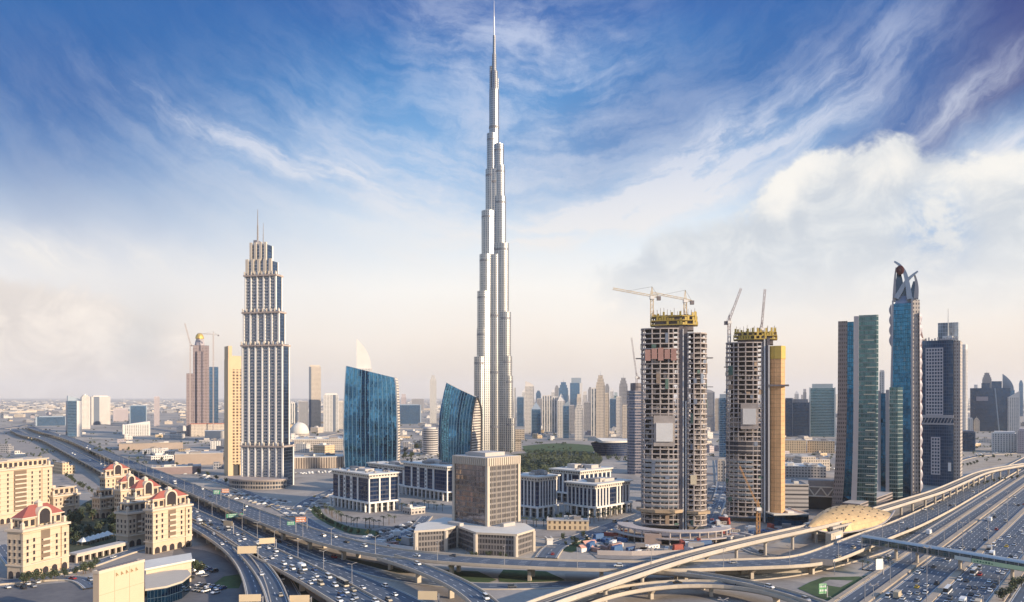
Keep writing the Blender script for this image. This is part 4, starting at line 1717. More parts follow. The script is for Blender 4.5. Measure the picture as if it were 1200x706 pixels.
# ringed podium decks at the foot of the building site
def site_podium():
    P, rz, mpp = frame(789, 640)
    root = thing('site_podium', 'curved unfinished podium decks on columns round the wider concrete tower', 'podium', P, rz)
    X = lambda px: (px - 789) * mpp
    for k, (zz, r0, r1) in enumerate(((5, 30, 43), (9.5, 29, 40))):
        q = MB()
        n = 40
        cx, cy = X(790), 32
        A = [pi * (.98 + .94 * i / n) for i in range(n + 1)]
        for i in range(n):
            a, b = A[i], A[i + 1]
            f = lambda r, t, z_: (cx + r * 1.0 * cos(t), cy + r * .8 * sin(t), z_)
            q.face([f(r0, a, zz), f(r1, a, zz), f(r1, b, zz), f(r0, b, zz)])
            q.face([f(r1, a, zz - .8), f(r1, b, zz - .8), f(r1, b, zz), f(r1, a, zz)])
            q.face([f(r0, b, zz - .8), f(r1, b, zz - .8), f(r1, a, zz - .8), f(r0, a, zz - .8)])
            q.face([f(r0, b, zz - .8), f(r0, a, zz - .8), f(r0, a, zz), f(r0, b, zz)])
        q.build('deck', M_slab, root)
    c = MB()
    c.cyl(0, 0, 0, 8.7, .6, None, 8)
    c0 = None
    for i in range(18):
        t = pi * (.99 + .92 * i / 17)
        loc = (X(790) + 39 * cos(t), 32 + 39 * .8 * sin(t), 0)
        if c0 is None:
            c0 = c.build('column', M_slab, root)
            c0.location = loc
        else:
            copies(c0, [loc], root)
    q = MB()
    q.box(X(755), X(775), -1, 6, 0, 7.5)
    q.build('site_entrance', plain('pinkish_block', (.40, .30, .25), .85, .2, .2), root)
    q = MB()
    q.prism([(X(730), 42), (X(842), 42), (X(842), 22), (X(815), 8), (X(765), 8), (X(735), 22)][::-1], .2, 3.6, 0)
    q.build('ground_slab', M_core, root)


site_podium()

# ------------------------------------------------------------------ towers on the right
M_stone = facade('brown_stone_slots', (.25, .215, .20), (.09, .08, .085), 1.5, 3.6, .5, .5, gmetal=.3, tilt=.01)
M_teal = facade('teal_glass_floors', (.155, .20, .21), (.06, .13, .155), 1.7, 3.9, .94, .80, warp=.12, gmetal=.85, grough=.1, wrough=.4, tilt=.015, blind=.06)
M_deep = facade('deep_blue_glass', (.02, .05, .085), (.03, .13, .25), 1.6, 3.8, .9, .92, warp=.15, gmetal=1.0, grough=.07, tilt=.01, blind=.02)
M_lilac = plain('lilac_metal_panel', (.40, .385, .40), .45, .1, .1, .2)


def teal_tower():
    P, rz, mpp = frame(1003, 603)
    Y = P.y
    root = thing('teal_tower', 'slim teal glass tower with brown stone edge flaring at its foot behind the gold station', 'tower', P, rz)
    X = lambda px: (px - 1003) * mpp
    z = lambda py: ztop(py, Y)
    lev = [603, 590, 575, 560, 540, 510, 470, 374]

    def wing(name, cols, mats, depth, fy=0.0, top=None, nose=0):
        rings = []
        for k, yy in enumerate(lev):
            t = (603 - yy) / (603 - 374)
            f = (1 - t) ** 3.2
            l = cols[0] + (cols[1] - cols[0]) * (1 - f)
            r = cols[2] + (cols[3] - cols[2]) * (1 - f)
            zz = z(yy) if k < len(lev) - 1 else z(top)
            ring = [(X(l), fy, zz)]
            if nose:
                n = 8
                for i in range(1, n + 1):
                    a = i / n * pi / 2
                    ring.append((X(r) - nose * (1 - sin(a)), fy + nose * (1 - cos(a)), zz))
            else:
                ring.append((X(r), fy, zz))
            ring += [(X(r), fy + depth, zz), (X(l), fy + depth, zz)]
            rings.append(ring)
        q = MB()
        q.loft(rings, 0, cap=True)
        return q.build(name, mats, root)
    wing('stone_wall', (973, 982, 986, 993), [M_stone], 26, 0, 376)
    wing('blue_strip', (986.1, 993.1, 996.5, 1000.5), [M_deep], 24, .8, 377)
    wing('white_fin', (996.7, 1000.7, 1003, 1006.3), [M_lilac], 26, -1.6, 371)
    t = wing('teal_glass', (1003.2, 1006.5, 1026.5, 1029.3), [M_teal], 24, -.6, 370, nose=2.5)
    q = MB()
    for k in range(18):
        zz = z(400) - k * 7.6
        off = X(1012 + (k * 5) % 6)
        q.box(off, min(off + 8 + (k * 3) % 5, X(1025.5)), -.92, -.55, zz, zz + .8)
    q.build('bright_spandrels', plain('spandrel_panel', (.52, .50, .40), .5, .1, .2), root)
    q = MB()
    q.box(X(975), X(1004), -3, 22, 0, 9)
    q.build('stone_base', M_stone, root)
    return root


teal_tower()


def teal_annex():
    P, rz, mpp = frame(1043, 592)
    Y = P.y
    root = thing('annex_tower', 'shorter companion tower with blue strip joined by a long podium, beside the teal tower', 'tower', P, rz)
    X = lambda px: (px - 1043) * mpp
    z = lambda py: ztop(py, Y)
    q = MB()
    q.box(X(1029), X(1032), 0, 22, 0, z(458))
    q.box(X(1038), X(1042), -1, 22, 0, z(457))
    q.build('stone_fin', M_lilac, root)
    q = MB()
    q.box(X(1032.2), X(1037.8), .8, 20, 0, z(461))
    q.build('blue_strip', M_deep, root)
    q = MB()
    q.prism([(X(1042.2), -.4), (X(1052), .6), (X(1058), 6), (X(1058), 22), (X(1042.2), 22)], 0, z(454), 0, 1)
    q.build('teal_glass', [M_teal, M_roof], root)
    th = radians(52)
    q = MB()
    a = G(1008, 608) - P
    b_ = G(1056, 588) - P
    c, s_ = cos(-rz), sin(-rz)
    loc = lambda v: (v.x * c - v.y * s_, v.x * s_ + v.y * c)
    p0, p1 = loc(a), loc(b_)
    dx, dy = p1[0] - p0[0], p1[1] - p0[1]
    Ld = sqrt(dx * dx + dy * dy)
    nx, ny = -dy / Ld * 14, dx / Ld * 14
    q.prism([p0, p1, (p1[0] + nx, p1[1] + ny), (p0[0] + nx, p0[1] + ny)], 0, 12, 0, 1)
    q.build('podium', [facade('podium_bands', (.33, .28, .26), (.12, .11, .12), 40, 3.0, 1.0, .5, gmetal=.4), M_roof], root)


teal_annex()


def crowned_tower():
    P, rz, mpp = frame(1060, 588)
    Y = P.y
    root = thing('crowned_tower', 'tall dark blue tower crowned by curved crossing spikes above scalloped sides', 'skyscraper', P, rz)
    X = lambda px: (px - 1060) * mpp
    z = lambda py: ztop(py, Y)
    q = MB()
    lev = [(588, 1040.5, 1069), (520, 1042, 1069), (440, 1043.5, 1069), (356, 1046, 1069)]
    q.loft([[(X(l), -1, z(y)), (X(r), -1, z(y)), (X(r), 24, z(y)), (X(l), 24, z(y))] for y, l, r in lev], 0, cap=True)
    q.build('blue_shaft', M_deep, root)
    q = MB()
    q.loft([[(X(1069.1), -.2, z(y)), (X(1079 - k * .4), 3, z(y)), (X(1079 - k * .4), 26, z(y)), (X(1069.1), 26, z(y))] for k, y in enumerate((588, 520, 440, 352))], 0, cap=True)
    q.build('stone_side', facade('lilac_side', (.42, .375, .34), (.13, .13, .16), 2.6, 3.8, .5, .55, gmetal=.5, tilt=.01), root)
    for l, r in ((1045.2, 1047.2), (1067.4, 1069.6)):
        q = MB()
        q.loft([[(X(l - (3.5 if l < 1050 else 0) * t), -1.8, z(y)), (X(r - (3.5 if l < 1050 else 0) * t), -1.8, z(y)), (X(r - (3.5 if l < 1050 else 0) * t), 2, z(y)), (X(l - (3.5 if l < 1050 else 0) * t), 2, z(y))]
                for t, y in ((1, 588), (.55, 490), (.2, 400), (0, 352))], 0, cap=True)
        q.build('edge_fin', M_lilac, root)
    # scalloped balconies up both flanks
    for side in (0, 1):
        b = MB()
        n = 10
        prof = [(sin(pi * i / n), i / n * 10.5) for i in range(n + 1)]
        rr = 2.2
        rings = [[(0, -3.5, zz), (rr * (.25 + .75 * s_) * (1 if side else -1), -2, zz), (rr * (.25 + .75 * s_) * (1 if side else -1), 4, zz), (0, 5.5, zz)] for s_, zz in prof]
        if side == 0:
            rings = [list(reversed(r)) for r in rings]
        b.loft(rings, 0, cap=True)
        b0 = b.build('scalloped_bay', plain('scallop_metal', (.34, .32, .36), .5, .2, .3, .2), root)
        rows = [405, 393, 381, 369] if side == 0 else [575 - k * 13 for k in range(16)]
        pts = []
        for yy in rows:
            t = (588 - yy) / 232
            pts.append((X(1044.6) if side == 0 else X(1078.6 - t * 1.2), 4, z(yy)))
        b0.location = pts[0]
        copies(b0, pts[1:], root)
    # crown
    def blade(name, px, w, mat, th=2.0, fy=2.0):
        rings = []
        pts = spline([Vector((X(a), fy, z(b))) for a, b in px], 2.0)
        n = len(pts)
        for i, p in enumerate(pts):
            d = (pts[min(i + 1, n - 1)] - pts[max(i - 1, 0)]).normalized()
            nn = Vector((d.z, 0, -d.x))
            ww = w * (1 - .72 * (i / (n - 1)) ** 1.6)
            rings.append([p - nn * ww + Vector((0, -th, 0)), p + nn * ww + Vector((0, -th, 0)), p + nn * ww + Vector((0, th, 0)), p - nn * ww + Vector((0, th, 0))])
        q = MB()
        q.loft(rings, 0, cap=True)
        return q.build(name, mat, root)
    cm = plain('crown_steel', (.30, .36, .44), .35, .1, .1, .5)
    blade('crown_wing', [(1047.5, 352), (1048.2, 335), (1049, 320), (1050, 312)], 1.4, M_lilac, 3.2, 8)
    blade('crown_wing', [(1073.5, 350), (1074.3, 338), (1073.5, 328), (1071.5, 321)], 2.0, M_lilac, 3.2, 10)
    blade('crown_spike', [(1066, 351), (1064, 336), (1060.5, 320), (1055, 311), (1048, 305.5)], 2.3, cm)
    blade('crown_spike', [(1050, 349), (1055, 341), (1061, 331), (1068, 324), (1075.5, 318.5)], 2.2, cm, 2.0, 4.2)
    blade('crown_spike', [(1069, 352), (1064.5, 342), (1062.5, 332), (1062, 322)], 1.5, cm, 1.6, 6.4)
    q = MB()
    q.prism([(X(1048), 4), (X(1070), 4), (X(1068), 16), (X(1050), 16)], z(356), z(346), 0, 0, False, [(X(1052), 6), (X(1066), 6), (X(1064), 14), (X(1054), 14)])
    q.build('crown_base', cm, root)
    dark = plain('crown_dark_glass', (.05, .09, .15), .25, .1, .1, .7)
    blade('crown_body', [(1053.5, 352), (1053.8, 338), (1053.6, 324), (1052.5, 316)], 4.6, dark, 2.4, 9)
    blade('crown_body', [(1068.5, 352), (1070.5, 340), (1071.5, 329)], 3.4, dark, 2.0, 11)
    blade('crown_body', [(1061.5, 352), (1061.5, 343), (1061, 334)], 4.6, dark, 1.6, 10)
    q = MB()
    cx, cz = X(1054.8), z(316.5)
    n = 20
    rg = [[(cx + 3.6 * rr_ * cos(2 * pi * i / n), yy, cz + 4.6 * rr_ * sin(2 * pi * i / n)) for i in range(n)] for yy, rr_ in ((1.5, .86), (-.2, 1.0), (-1.2, .92), (-1.6, .5), (-1.7, .05))]
    q.loft(rg, 0)
    q.build('crown_oculus', plain('dark_red_dish', (.085, .018, .016), .5, .2, .2), root)


crowned_tower()


def gridded_tower():
    th0 = radians(-6)
    P, rz, mpp = frame(1103, 570)
    Y = P.y
    root = thing('gridded_tower', 'dark tower with white window grid and glass box penthouse under a single mast', 'tower', P, rz + th0)
    X = lambda px: (px - 1103) * mpp
    z = lambda py: ztop(py, Y)
    body = facade('dark_slate_glass', (.055, .095, .155), (.03, .095, .20), 2.2, 3.7, .85, .8, gmetal=.6, tilt=.012)
    q = MB()
    q.box(X(1080), X(1117), 0, 26, 0, z(399))
    q.build('dark_shaft', body, root)
    q = MB()
    q.box(X(1117.2), X(1125), 2, 26, 0, z(400))
    q.build('stone_side', facade('lilac_side', (.42, .375, .34), (.13, .13, .16), 2.6, 3.8, .5, .55, gmetal=.5, tilt=.01), root)
    # the two white grids, one long above and one narrow below
    for (l, r, t, b_, step) in ((1085, 1106.5, 408, 486, 1), (1091.5, 1102.5, 512, 556, 1)):
        g = MB()
        dx = 2.75 * 1.0
        nx = int((X(r) - X(l)) / dx)
        nz = int((z(t) - z(b_)) / 3.7)
        for i in range(nx + 1):
            x = X(l) + dx * i
            g.box(x - .42, x + .42, -.9, -.05, z(b_), z(b_) + 3.7 * nz)
        for k in range(nz + 1):
            zz = z(b_) + 3.7 * k
            g.box(X(l) - .42, X(l) + dx * nx + .42, -.8, -.1, zz - .65, zz + .65)
        g.build('white_grid', plain('pale_grid_panel', (.52, .50, .52), .6, .1, .2), root)
    q = MB()
    q.box(X(1079.6), X(1117.4), -.9, 1, z(490), z(486.5))
    q.box(X(1079.6), X(1117.4), -.9, 1, z(498), z(496))
    q.build('sky_lobby_band', M_lilac, root)
    q = MB()
    for i in range(9):
        a = X(1082 + i * 3.9)
        q.bar((a, -.7, z(496)), (a + 2.4, -.7, z(490)), .7)
    q.build('truss', M_lilac, root)
    q = MB()
    q.box(X(1111), X(1114.5), -.6, 0, z(552), z(542))
    q.build('sign_panel', M_white, root)
    q = MB()
    q.box(X(1098), X(1122), 8, 20, z(399), z(378))
    q.build('penthouse_glass', facade('penthouse_pale_glass', (.40, .44, .48), (.36, .42, .48), 2.4, 4.0, .92, .92, gmetal=.6), root)
    q = MB()
    q.box(X(1104), X(1116), 3, 7.8, z(399), z(394))
    q.build('roof_hut', M_white, root)
    q = MB()
    q.cyl(X(1110.5), 6, z(399), z(362), .8, .25, 8)
    q.build('mast', M_steel, root)
    q = MB()
    for i in range(12):
        a = X(1080.5 + i * 3.6)
        q.box(a, a + 1.2, -.8, .8, z(399), z(399) + 1.6 + (i * 7) % 3)
    q.build('parapet_posts', M_lilac, root)


gridded_tower()


# ------------------------------------------------------------------ metro station and footbridge
def station():
    A, B = G(949, 621, 10), G(1024, 600, 10)
    mid = (A + B) / 2
    d = (B - A)
    Ln = d.length
    rz = atan2(d.y, d.x)
    root = thing('metro_station', 'golden shell shaped metro station straddling the elevated track', 'metro station', (mid.x, mid.y, 0), rz)
    gold = None
    m, g, b = new_mat('gold_shell')
    uv = g.new('ShaderNodeUVMap').outputs[0]
    u, v, _ = g.xyz(uv)
    seam = g.m('MAXIMUM', g.lt(g.fract(g.mul(u, 26)), .07), g.lt(g.fract(g.mul(v, 14)), .08))
    co = g.new('ShaderNodeTexCoord').outputs['Object']
    n = g.noise(co, .12, 4, .6)
    cellv = g.white(g.vec(g.floor(g.mul(u, 26)), g.floor(g.mul(v, 14)), 0))
    tone = g.add(.72, g.add(g.mul(n, .3), g.mul(cellv, .26)))
    s = g.new('ShaderNodeVectorMath', operation='SCALE')
    s.inputs[0].default_value = (.60, .42, .21)
    g.links.new(tone, s.inputs['Scale'])
    g.links.new(g.mix(g.mul(seam, .28), s.outputs[0], (.22, .15, .09)), b.inputs['Base Color'])
    b.inputs['Roughness'].default_value = .42
    b.inputs['Metallic'].default_value = .35
    # clam shell: blunt far end, pointed near end, swelling in the middle
    NU, NV = 40, 18

    def sh(t, s_, k=1.0):
        # t along 0..1, s_ across -1..1
        w = (16.5 * (sin(pi * (t * .72 + .02)) ** .95) + 2.0 * t) * (1 if t < 1 else 1)
        hgt = 7.5 + 12.5 * sin(pi * min(1, (t * .76 + .12))) * k
        a = s_ * 1.32
        y = w * sin(a) / sin(1.32) + 3 * sin(pi * t)
        zz = 5 + (hgt - 5) * (cos(a) - cos(1.32)) / (1 - cos(1.32)) + 6.5 * (1 - abs(s_)) ** 0 * (0 if abs(s_) < 1 else 0)
        lip = 4.6 * (sin(pi * t)) ** 1.2 * (1 - abs(s_)) * 0
        edge = 7.5 * (abs(t - .5) * 2) ** 3 * abs(s_) ** 3
        return Vector(((t - .5) * Ln * 1.05, y, zz + edge + lip))
    q = MB()
    for off, flip in ((0, False), (-.6, True)):
        for i in range(NU):
            for j in range(NV):
                t0, t1 = i / NU, (i + 1) / NU
                s0, s1 = -1 + 2 * j / NV, -1 + 2 * (j + 1) / NV
                o = Vector((0, 0, off))
                f = [sh(t0, s0) + o, sh(t1, s0) + o, sh(t1, s1) + o, sh(t0, s1) + o]
                uv = [(t0, (s0 + 1) / 2), (t1, (s0 + 1) / 2), (t1, (s1 + 1) / 2), (t0, (s1 + 1) / 2)]
                q.face(f[::-1] if flip else f, 1 if flip else 0, uv[::-1] if flip else uv)
    shell = q.build('shell_roof', [m, M_grey], root, smooth=True)
    rim = MB()
    for s_ in (-1, 1):
        for i in range(NU):
            rim.bar(sh(i / NU, s_) - Vector((0, 0, .3)), sh((i + 1) / NU, s_) - Vector((0, 0, .3)), .9)
    for t in (0, 1):
        for j in range(NV):
            rim.bar(sh(t, -1 + 2 * j / NV) - Vector((0, 0, .3)), sh(t, -1 + 2 * (j + 1) / NV) - Vector((0, 0, .3)), .9)
    rim.build('shell_rim', M_lilac, shell)
    # skylight slots
    sl = MB()
    sl.box(-.9, .9, -.35, .35, 0, .25)
    s0 = None
    rr = random.Random(4)
    for i in range(9):
        for j in range(5):
            t, s_ = .30 + i * .068 + rr.uniform(-.01, .01), -.72 + j * .22 + (i % 2) * .1
            p = sh(t, s_)
            dn = (sh(t, s_ + .02) - sh(t, s_ - .02)).normalized()
            ang_ = atan2(dn.z, dn.y)
            if s0 is None:
                s0 = sl.build('skylight', M_dark, shell)
                c = s0
            else:
                c = s0.copy()
                COL.objects.link(c)
                c.parent = shell
            c.location = p - Vector((0, 0, .02))
            c.rotation_euler = (ang_, 0, 0)
    q = MB()
    q.prism([(-Ln * .36, -9), (Ln * .40, -11.5), (Ln * .40, 14), (-Ln * .36, 12)], 4.5, 11, 0)
    q.build('concourse', facade('station_glazing', (.42, .38, .34), (.07, .10, .13), 3, 5, .85, .7, gmetal=.5), root)
    q = MB()
    q.prism([(-Ln * .30, -6), (Ln * .30, -6), (Ln * .30, 9), (-Ln * .30, 9)], 0, 4.5, 0)
    q.build('ground_hall', M_grey, root)
    q = MB()
    q.box(-Ln * .47, -Ln * .30, -13, -9.2, 0, 8.5)
    e = q.build('entrance_wing', M_concrete, root)
    q = MB()
    q.box(-Ln * .41, -Ln * .34, -13.4, -13.05, 3, 6)
    q.build('blank_sign', M_white, e)


station()


def footbridge():
    A, B = G(1012, 630.5, 10.5), G(1232, 666.5, 10.5)
    d = B - A
    Ln = d.length
    root = thing('footbridge', 'covered footbridge crossing the wide highway from the gold station', 'footbridge', (A.x, A.y, 0), atan2(d.y, d.x))
    q = MB()
    q.box(0, Ln, -2.6, 2.6, 7.0, 7.8)
    q.build('deck', M_grey, root)
    q = MB()
    q.box(0, Ln, -2.45, 2.45, 7.82, 11.2)
    q.build('glazed_wall', facade('bridge_glazing', (.12, .14, .15), (.05, .10, .13), 2.2, 3.4, .9, .9, gmetal=.6), root)
    n = 8
    rings = [[(x, 3.0 * cos(pi * i / n), 11.2 + 1.3 * sin(pi * i / n)) for i in range(n + 1)] for x in (-.5, Ln + .5)]
    q = MB()
    q.loft(rings, 0, close=False)
    q.face([rings[0][i] for i in range(n, -1, -1)])
    q.face(rings[1])
    q.face([(-.5, -3, 11.2), (-.5, 3, 11.2), (Ln + .5, 3, 11.2), (Ln + .5, -3, 11.2)])
    q.build('barrel_roof', plain('bridge_roof_metal', (.42, .46, .47), .4, .1, .1, .4), root)
    q = MB()
    for k in range(int(Ln / 6)):
        q.box(k * 6 - .15, k * 6 + .15, -2.7, -2.46, 7.8, 11.2)
    q.build('mullion_frame', M_lilac, root)
    # advertising panel on the near side, faded to pale green
    a = (G(1130, 649, 9) - A).length
    b_ = Ln * .93
    for x0, x1, c, nm in ((a, a + 9, (.62, .66, .60), 'white'), (a + 9.3, b_, (.52, .66, .40), 'pale_green')):
        q = MB()
        q.box(x0, x1, -3.15, -2.75, 7.3, 9.6)
        q.build('advert_panel', plain(nm + '_advert', c, .5, .06, .4), root)
    q = MB()
    for i in range(7):
        x = a + 10.5 + i * 1.5
        q.box(x, x + .9, -3.22, -3.15, 8.0, 8.0 + (.9 if i % 3 else .5))
    q.build('advert_lettering', plain('dark_green_print', (.03, .14, .08), .6, .05, .2), root)
    p = MB()
    p.cyl(0, 0, 0, 7.0, .9, None, 12)
    p0 = None
    # the piers stand in the median strips
    for lat in (-116.8, -104.2, -80.6, -54.8, -29):
        best = min((abs((A + d * (i / 400)).x * SZ[1] - (A + d * (i / 400)).y * SZ[0] - lat), i) for i in range(401))[1]
        x = Ln * best / 400
        if p0 is None:
            p0 = p.build('pier', M_concrete, root)
            p0.location = (x, 0, 0)
        else:
            copies(p0, [(x, 0, 0)], root)


footbridge()

# ------------------------------------------------------------------ apartment houses with red roofs
M_apt = facade('apartment_cream', (.60, .475, .34), (.24, .17, .11), 1.0, 3.5, .0, .9, gmetal=0, wrough=.85, line=(3.5, .07, (.40, .30, .20)))
M_apt2 = plain('apartment_trim', (.60, .50, .39), .85, .10, .1)
M_red = plain('red_roof_tiles', (.29, .085, .068), .75, .22, .15)
M_pane = plain('dark_window_pane', (.045, .04, .045), .25, .3, .5)


def arch(q, x0, x1, y, z0, z1, m=0, n=8, d=.15, axis=0):
    """a round headed flat panel facing -y (axis 0) or -x (axis 1)"""
    r = (x1 - x0) / 2
    cx = (x0 + x1) / 2
    prof = [(x0, z0), (x1, z0)] + [(cx + r * cos(pi * i / n), z1 - r + r * sin(pi * i / n)) for i in range(n + 1)]
    if axis == 0:
        f = [(a, y, b) for a, b in prof]
    else:
        f = [(y, a, b) for a, b in prof][::-1]
    q.face(f, m)


def residence(label, pn, py, pl, pr, th, cornice, peak, red=True, cols=6, side=3, top_inset=2.2, cat='apartment block', group='cream apartment blocks of the old style quarter', mat=None):
    th = radians(th)
    N, a, b = corner_box(pn, py, pl, pr, th)
    Y = N.y
    zc = ztop(cornice, Y)
    zp = ztop(peak, Y + 8)
    mat = mat or M_apt
    root = thing('apartment_block', label, cat, N, th, group)
    q = MB()
    q.prism([(0, 0), (a, 0), (a, b), (0, b)], 0, zc, 0, 1)
    q.build('wall', [mat, M_roof], root)
    # stepped corner bays stand forward of the wall
    q = MB()
    for x0, x1 in ((-.25, a * .16), (a * .84, a + .25)):
        q.prism([(x0, -.9), (x1, -.9), (x1, .3), (x0, .3)], 0, zc - 2.2, 0)
    q.build('corner_bay', mat, root)
    q = MB()
    q.box(-1.0, a + 1.0, -1.6, b + 1.0, zc - 1.4, zc - .2)
    q.box(-.7, a + .7, -1.3, b + .7, 7.2, 7.9)
    q.build('cornice', M_apt2, root)
    nf = max(2, int((zc - 10) / 3.5))
    w = MB()
    w.box(-.62, .62, -.10, .02, -.15, 2.0, 1)
    w.box(-.85, .85, -.22, .02, -.45, -.15, 0)
    w.box(-.8, .8, -.16, .02, 2.0, 2.2, 0)
    w0 = None
    wm = w.mesh('window', [M_apt2, M_pane])
    spots = []
    xs = [a * (k + .5) / cols for k in range(cols)]
    for k in range(nf):
        zz = 9.2 + 3.5 * k
        for i, x in enumerate(xs):
            if cols >= 5 and i in (cols // 2 - 1 + cols % 2, cols // 2) and cols % 2 == 0 or (cols % 2 and i == cols // 2):
                continue
            off = -.92 if (x < a * .16 or x > a * .84) else -.02
            spots.append((x, off, zz, 0))
        for i in range(side):
            spots.append((-.02, b * (i + .5) / side, zz, -pi / 2))
    for s_ in spots[:100]:
        o = bpy.data.objects.new('window', wm)
        COL.objects.link(o)
        o.parent = root
        o.location = s_[:3]
        o.rotation_euler = (0, 0, s_[3])
    # the middle stack of balconies
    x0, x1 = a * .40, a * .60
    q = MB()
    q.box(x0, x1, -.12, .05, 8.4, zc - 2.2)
    rec = q.build('balcony_shade_panel', plain('balcony_shade', (.20, .15, .11), .9, .2, .2), root)  # flat dark panel on the wall; recess shade put into its colour
    bal = MB()
    bal.box(x0 + .2, x1 - .2, -1.5, -.13, 0, .25)
    bal.box(x0 + .2, x1 - .2, -1.5, -1.35, .25, 1.15)
    b0 = bal.build('balcony', M_apt2, root)
    b0.location = (0, 0, 8.8)
    copies(b0, [(0, 0, 8.8 + 3.5 * k) for k in range(1, nf)], root)
    # arcade at the street
    q = MB()
    n = max(3, int(a / 5))
    for i in range(n):
        arch(q, a * (i + .18) / n, a * (i + .82) / n, -.06 if 0.17 < (i + .5) / n < .83 else -.96, .2, 4.4)
    nb = max(2, int(b / 5))
    for i in range(nb):
        arch(q, b * (i + .18) / nb, b * (i + .82) / nb, -.06, .2, 4.4, axis=1)
    q.build('arcade_openings', M_pane, root)
    # set back top storey, red roof with a round headed gable
    t = top_inset
    zs = zc + 5.2
    q = MB()
    q.prism([(t, t), (a - t, t), (a - t, b - t), (t, b - t)], zc - .2, zs, 0, 1)
    top = q.build('top_storey', [mat, M_roof], root)
    q = MB()
    k = max(3, int((a - 2 * t) / 4.2))
    for i in range(k):
        q.box(t + (a - 2 * t) * (i + .2) / k, t + (a - 2 * t) * (i + .8) / k, t - .08, t + .1, zc + .9, zs - 1.0)
    kb = max(2, int((b - 2 * t) / 4.2))
    for i in range(kb):
        q.box(t - .08, t + .1, t + (b - 2 * t) * (i + .2) / kb, t + (b - 2 * t) * (i + .8) / kb, zc + .9, zs - 1.0)
    q.build('loggia_openings', M_pane, top)
    q = MB()
    q.box(t - 1.2, a - t + 1.2, t - 1.2, b - t + 1.2, zs, zs + .7)
    q.build('eaves', M_apt2, root)
    if red:
        e = .9
        x0, x1, y0, y1 = t - e, a - t + e, t - e, b - t + e
        mx, my = (x0 + x1) / 2, (y0 + y1) / 2
        rx = max(0.5, (x1 - x0) * .22)
        zr = zp
        r0 = zs + .71
        q = MB()
        A = [(x0, y0, r0), (x1, y0, r0), (x1, y1, r0), (x0, y1, r0)]
        p, s_ = (mx - rx, my, zr), (mx + rx, my, zr)
        q.face([A[0], A[1], s_, p])
        q.face([A[1], A[2], s_])
        q.face([A[2], A[3], p, s_])
        q.face([A[3], A[0], p])
        rf = q.build('roof', M_red, root)
        q = MB()
        w_ = (x1 - x0) * .13
        zz0, zz1 = zs - 3.8, zs + 4.4
        arch(q, mx - w_, mx + w_, t - 1.5, zz0, zz1)
        q.v = q.v[:]
        q.build('gable_window', M_pane, root)
        q = MB()
        n = 14
        for i in range(n):
            t0, t1 = pi * i / n, pi * (i + 1) / n
            f = lambda r, a_, y: (mx + r * cos(a_), y, zz1 - w_ + r * sin(a_))
            ri, ro = w_, w_ + 1.1
            q.face([f(ri, t0, t - 1.8), f(ro, t0, t - 1.8), f(ro, t1, t - 1.8), f(ri, t1, t - 1.8)])
            q.face([f(ro, t0, t - 1.8), f(ro, t0, t + 3), f(ro, t1, t + 3), f(ro, t1, t - 1.8)])
        for sx in (-1, 1):
            q.box(mx + sx * (w_ + .55) - .55, mx + sx * (w_ + .55) + .55, t - 1.8, t, zz0 - 1, zz1 - w_)
        q.build('gable_arch', M_apt2, root)
        q = MB()
        q.box(mx - 1.5, mx + 1.5, my - 1.5, my + 1.5, zr - 1.6, zr + .9)
        q.prism([(mx - 1.8, my - 1.8), (mx + 1.8, my - 1.8), (mx + 1.8, my + 1.8), (mx - 1.8, my + 1.8)], zr + .9, zr + 2.4, 0, poly1=[(mx - .2, my - .2), (mx + .2, my - .2), (mx + .2, my + .2), (mx - .2, my + .2)])
        q.build('lantern', M_apt2, rf)
    else:
        q = MB()
        q.box(a * .38, a * .62, b * .2, b * .7, zs + .7, zp)
        q.box(a * .12, a * .24, b * .3, b * .6, zs + .7, zs + 2.6)
        q.build('roof_pavilion', M_apt2, root)
        q = MB()
        arch(q, a * .42, a * .58, b * .2 - .1, zs - 2, zp - .8)
        q.build('gable_window', M_pane, root)
    q = MB()
    q.box(-.8, .8, -.8, .8, zc - .2, zc + 2.6)
    q.prism([(-1, -1), (1, -1), (1, 1), (-1, 1)], zc + 2.6, zc + 3.7, 0, poly1=[(-.1, -.1), (.1, -.1), (.1, .1), (-.1, .1)])
    t0 = q.build('corner_turret', M_apt2, root)
    t0.location = (1.2, 1.2, 0)
    copies(t0, [(a - 1.2, 1.2, 0), (1.2, b - 1.2, 0), (a - 1.2, b - 1.2, 0)], root)
    q = MB()
    k2 = random.Random(int(pn) + 9)
    for _ in range(7):
        x, y = k2.uniform(.5, a - 2), k2.choice([.4, b - 1.6])
        q.box(x, x + 1.3, y, y + 1.0, zc, zc + 1.0)
    q.build('cooling_units', M_grey, root)
    return root


residence('cream apartment block with red roof standing alone nearest the lower left corner', 26, 680, 8.5, 79, 74, 621, 593)
residence('cream apartment block with red roof closest to the busy viaduct, largest front of its row', 178.5, 650, 170, 223.5, 64, 597, 576)
residence('cream apartment block with red roof just behind the largest front of its row', 158, 628, 148, 191, 64, 583, 563, cols=5)
residence('cream apartment block with red roof half hidden, third back in its row', 141, 612, 134, 168, 64, 574, 558, cols=5)
residence('cream apartment block with red roof farthest back in its row beside the left viaduct', 123, 596, 117, 154, 62, 559, 544.5, cols=5)
residence('broad cream apartment block without red roof cut by the left edge', -16, 618, -45, 60, 72, 552, 541, red=False, cols=8, side=2)
M_aptg = facade('apartment_greyish_stone', (.52, .42, .31), (.24, .17, .11), 1.0, 3.5, .0, .9, gmetal=0, wrough=.85, line=(3.5, .08, (.36, .28, .20)))  # duller, darker stone of the greyish wings
residence('mid rise cream wing with rounded balconies left of the largest red roofed front', 149, 642, 136, 176, 62, 601, 594, red=False, cols=5, side=3, mat=M_aptg)
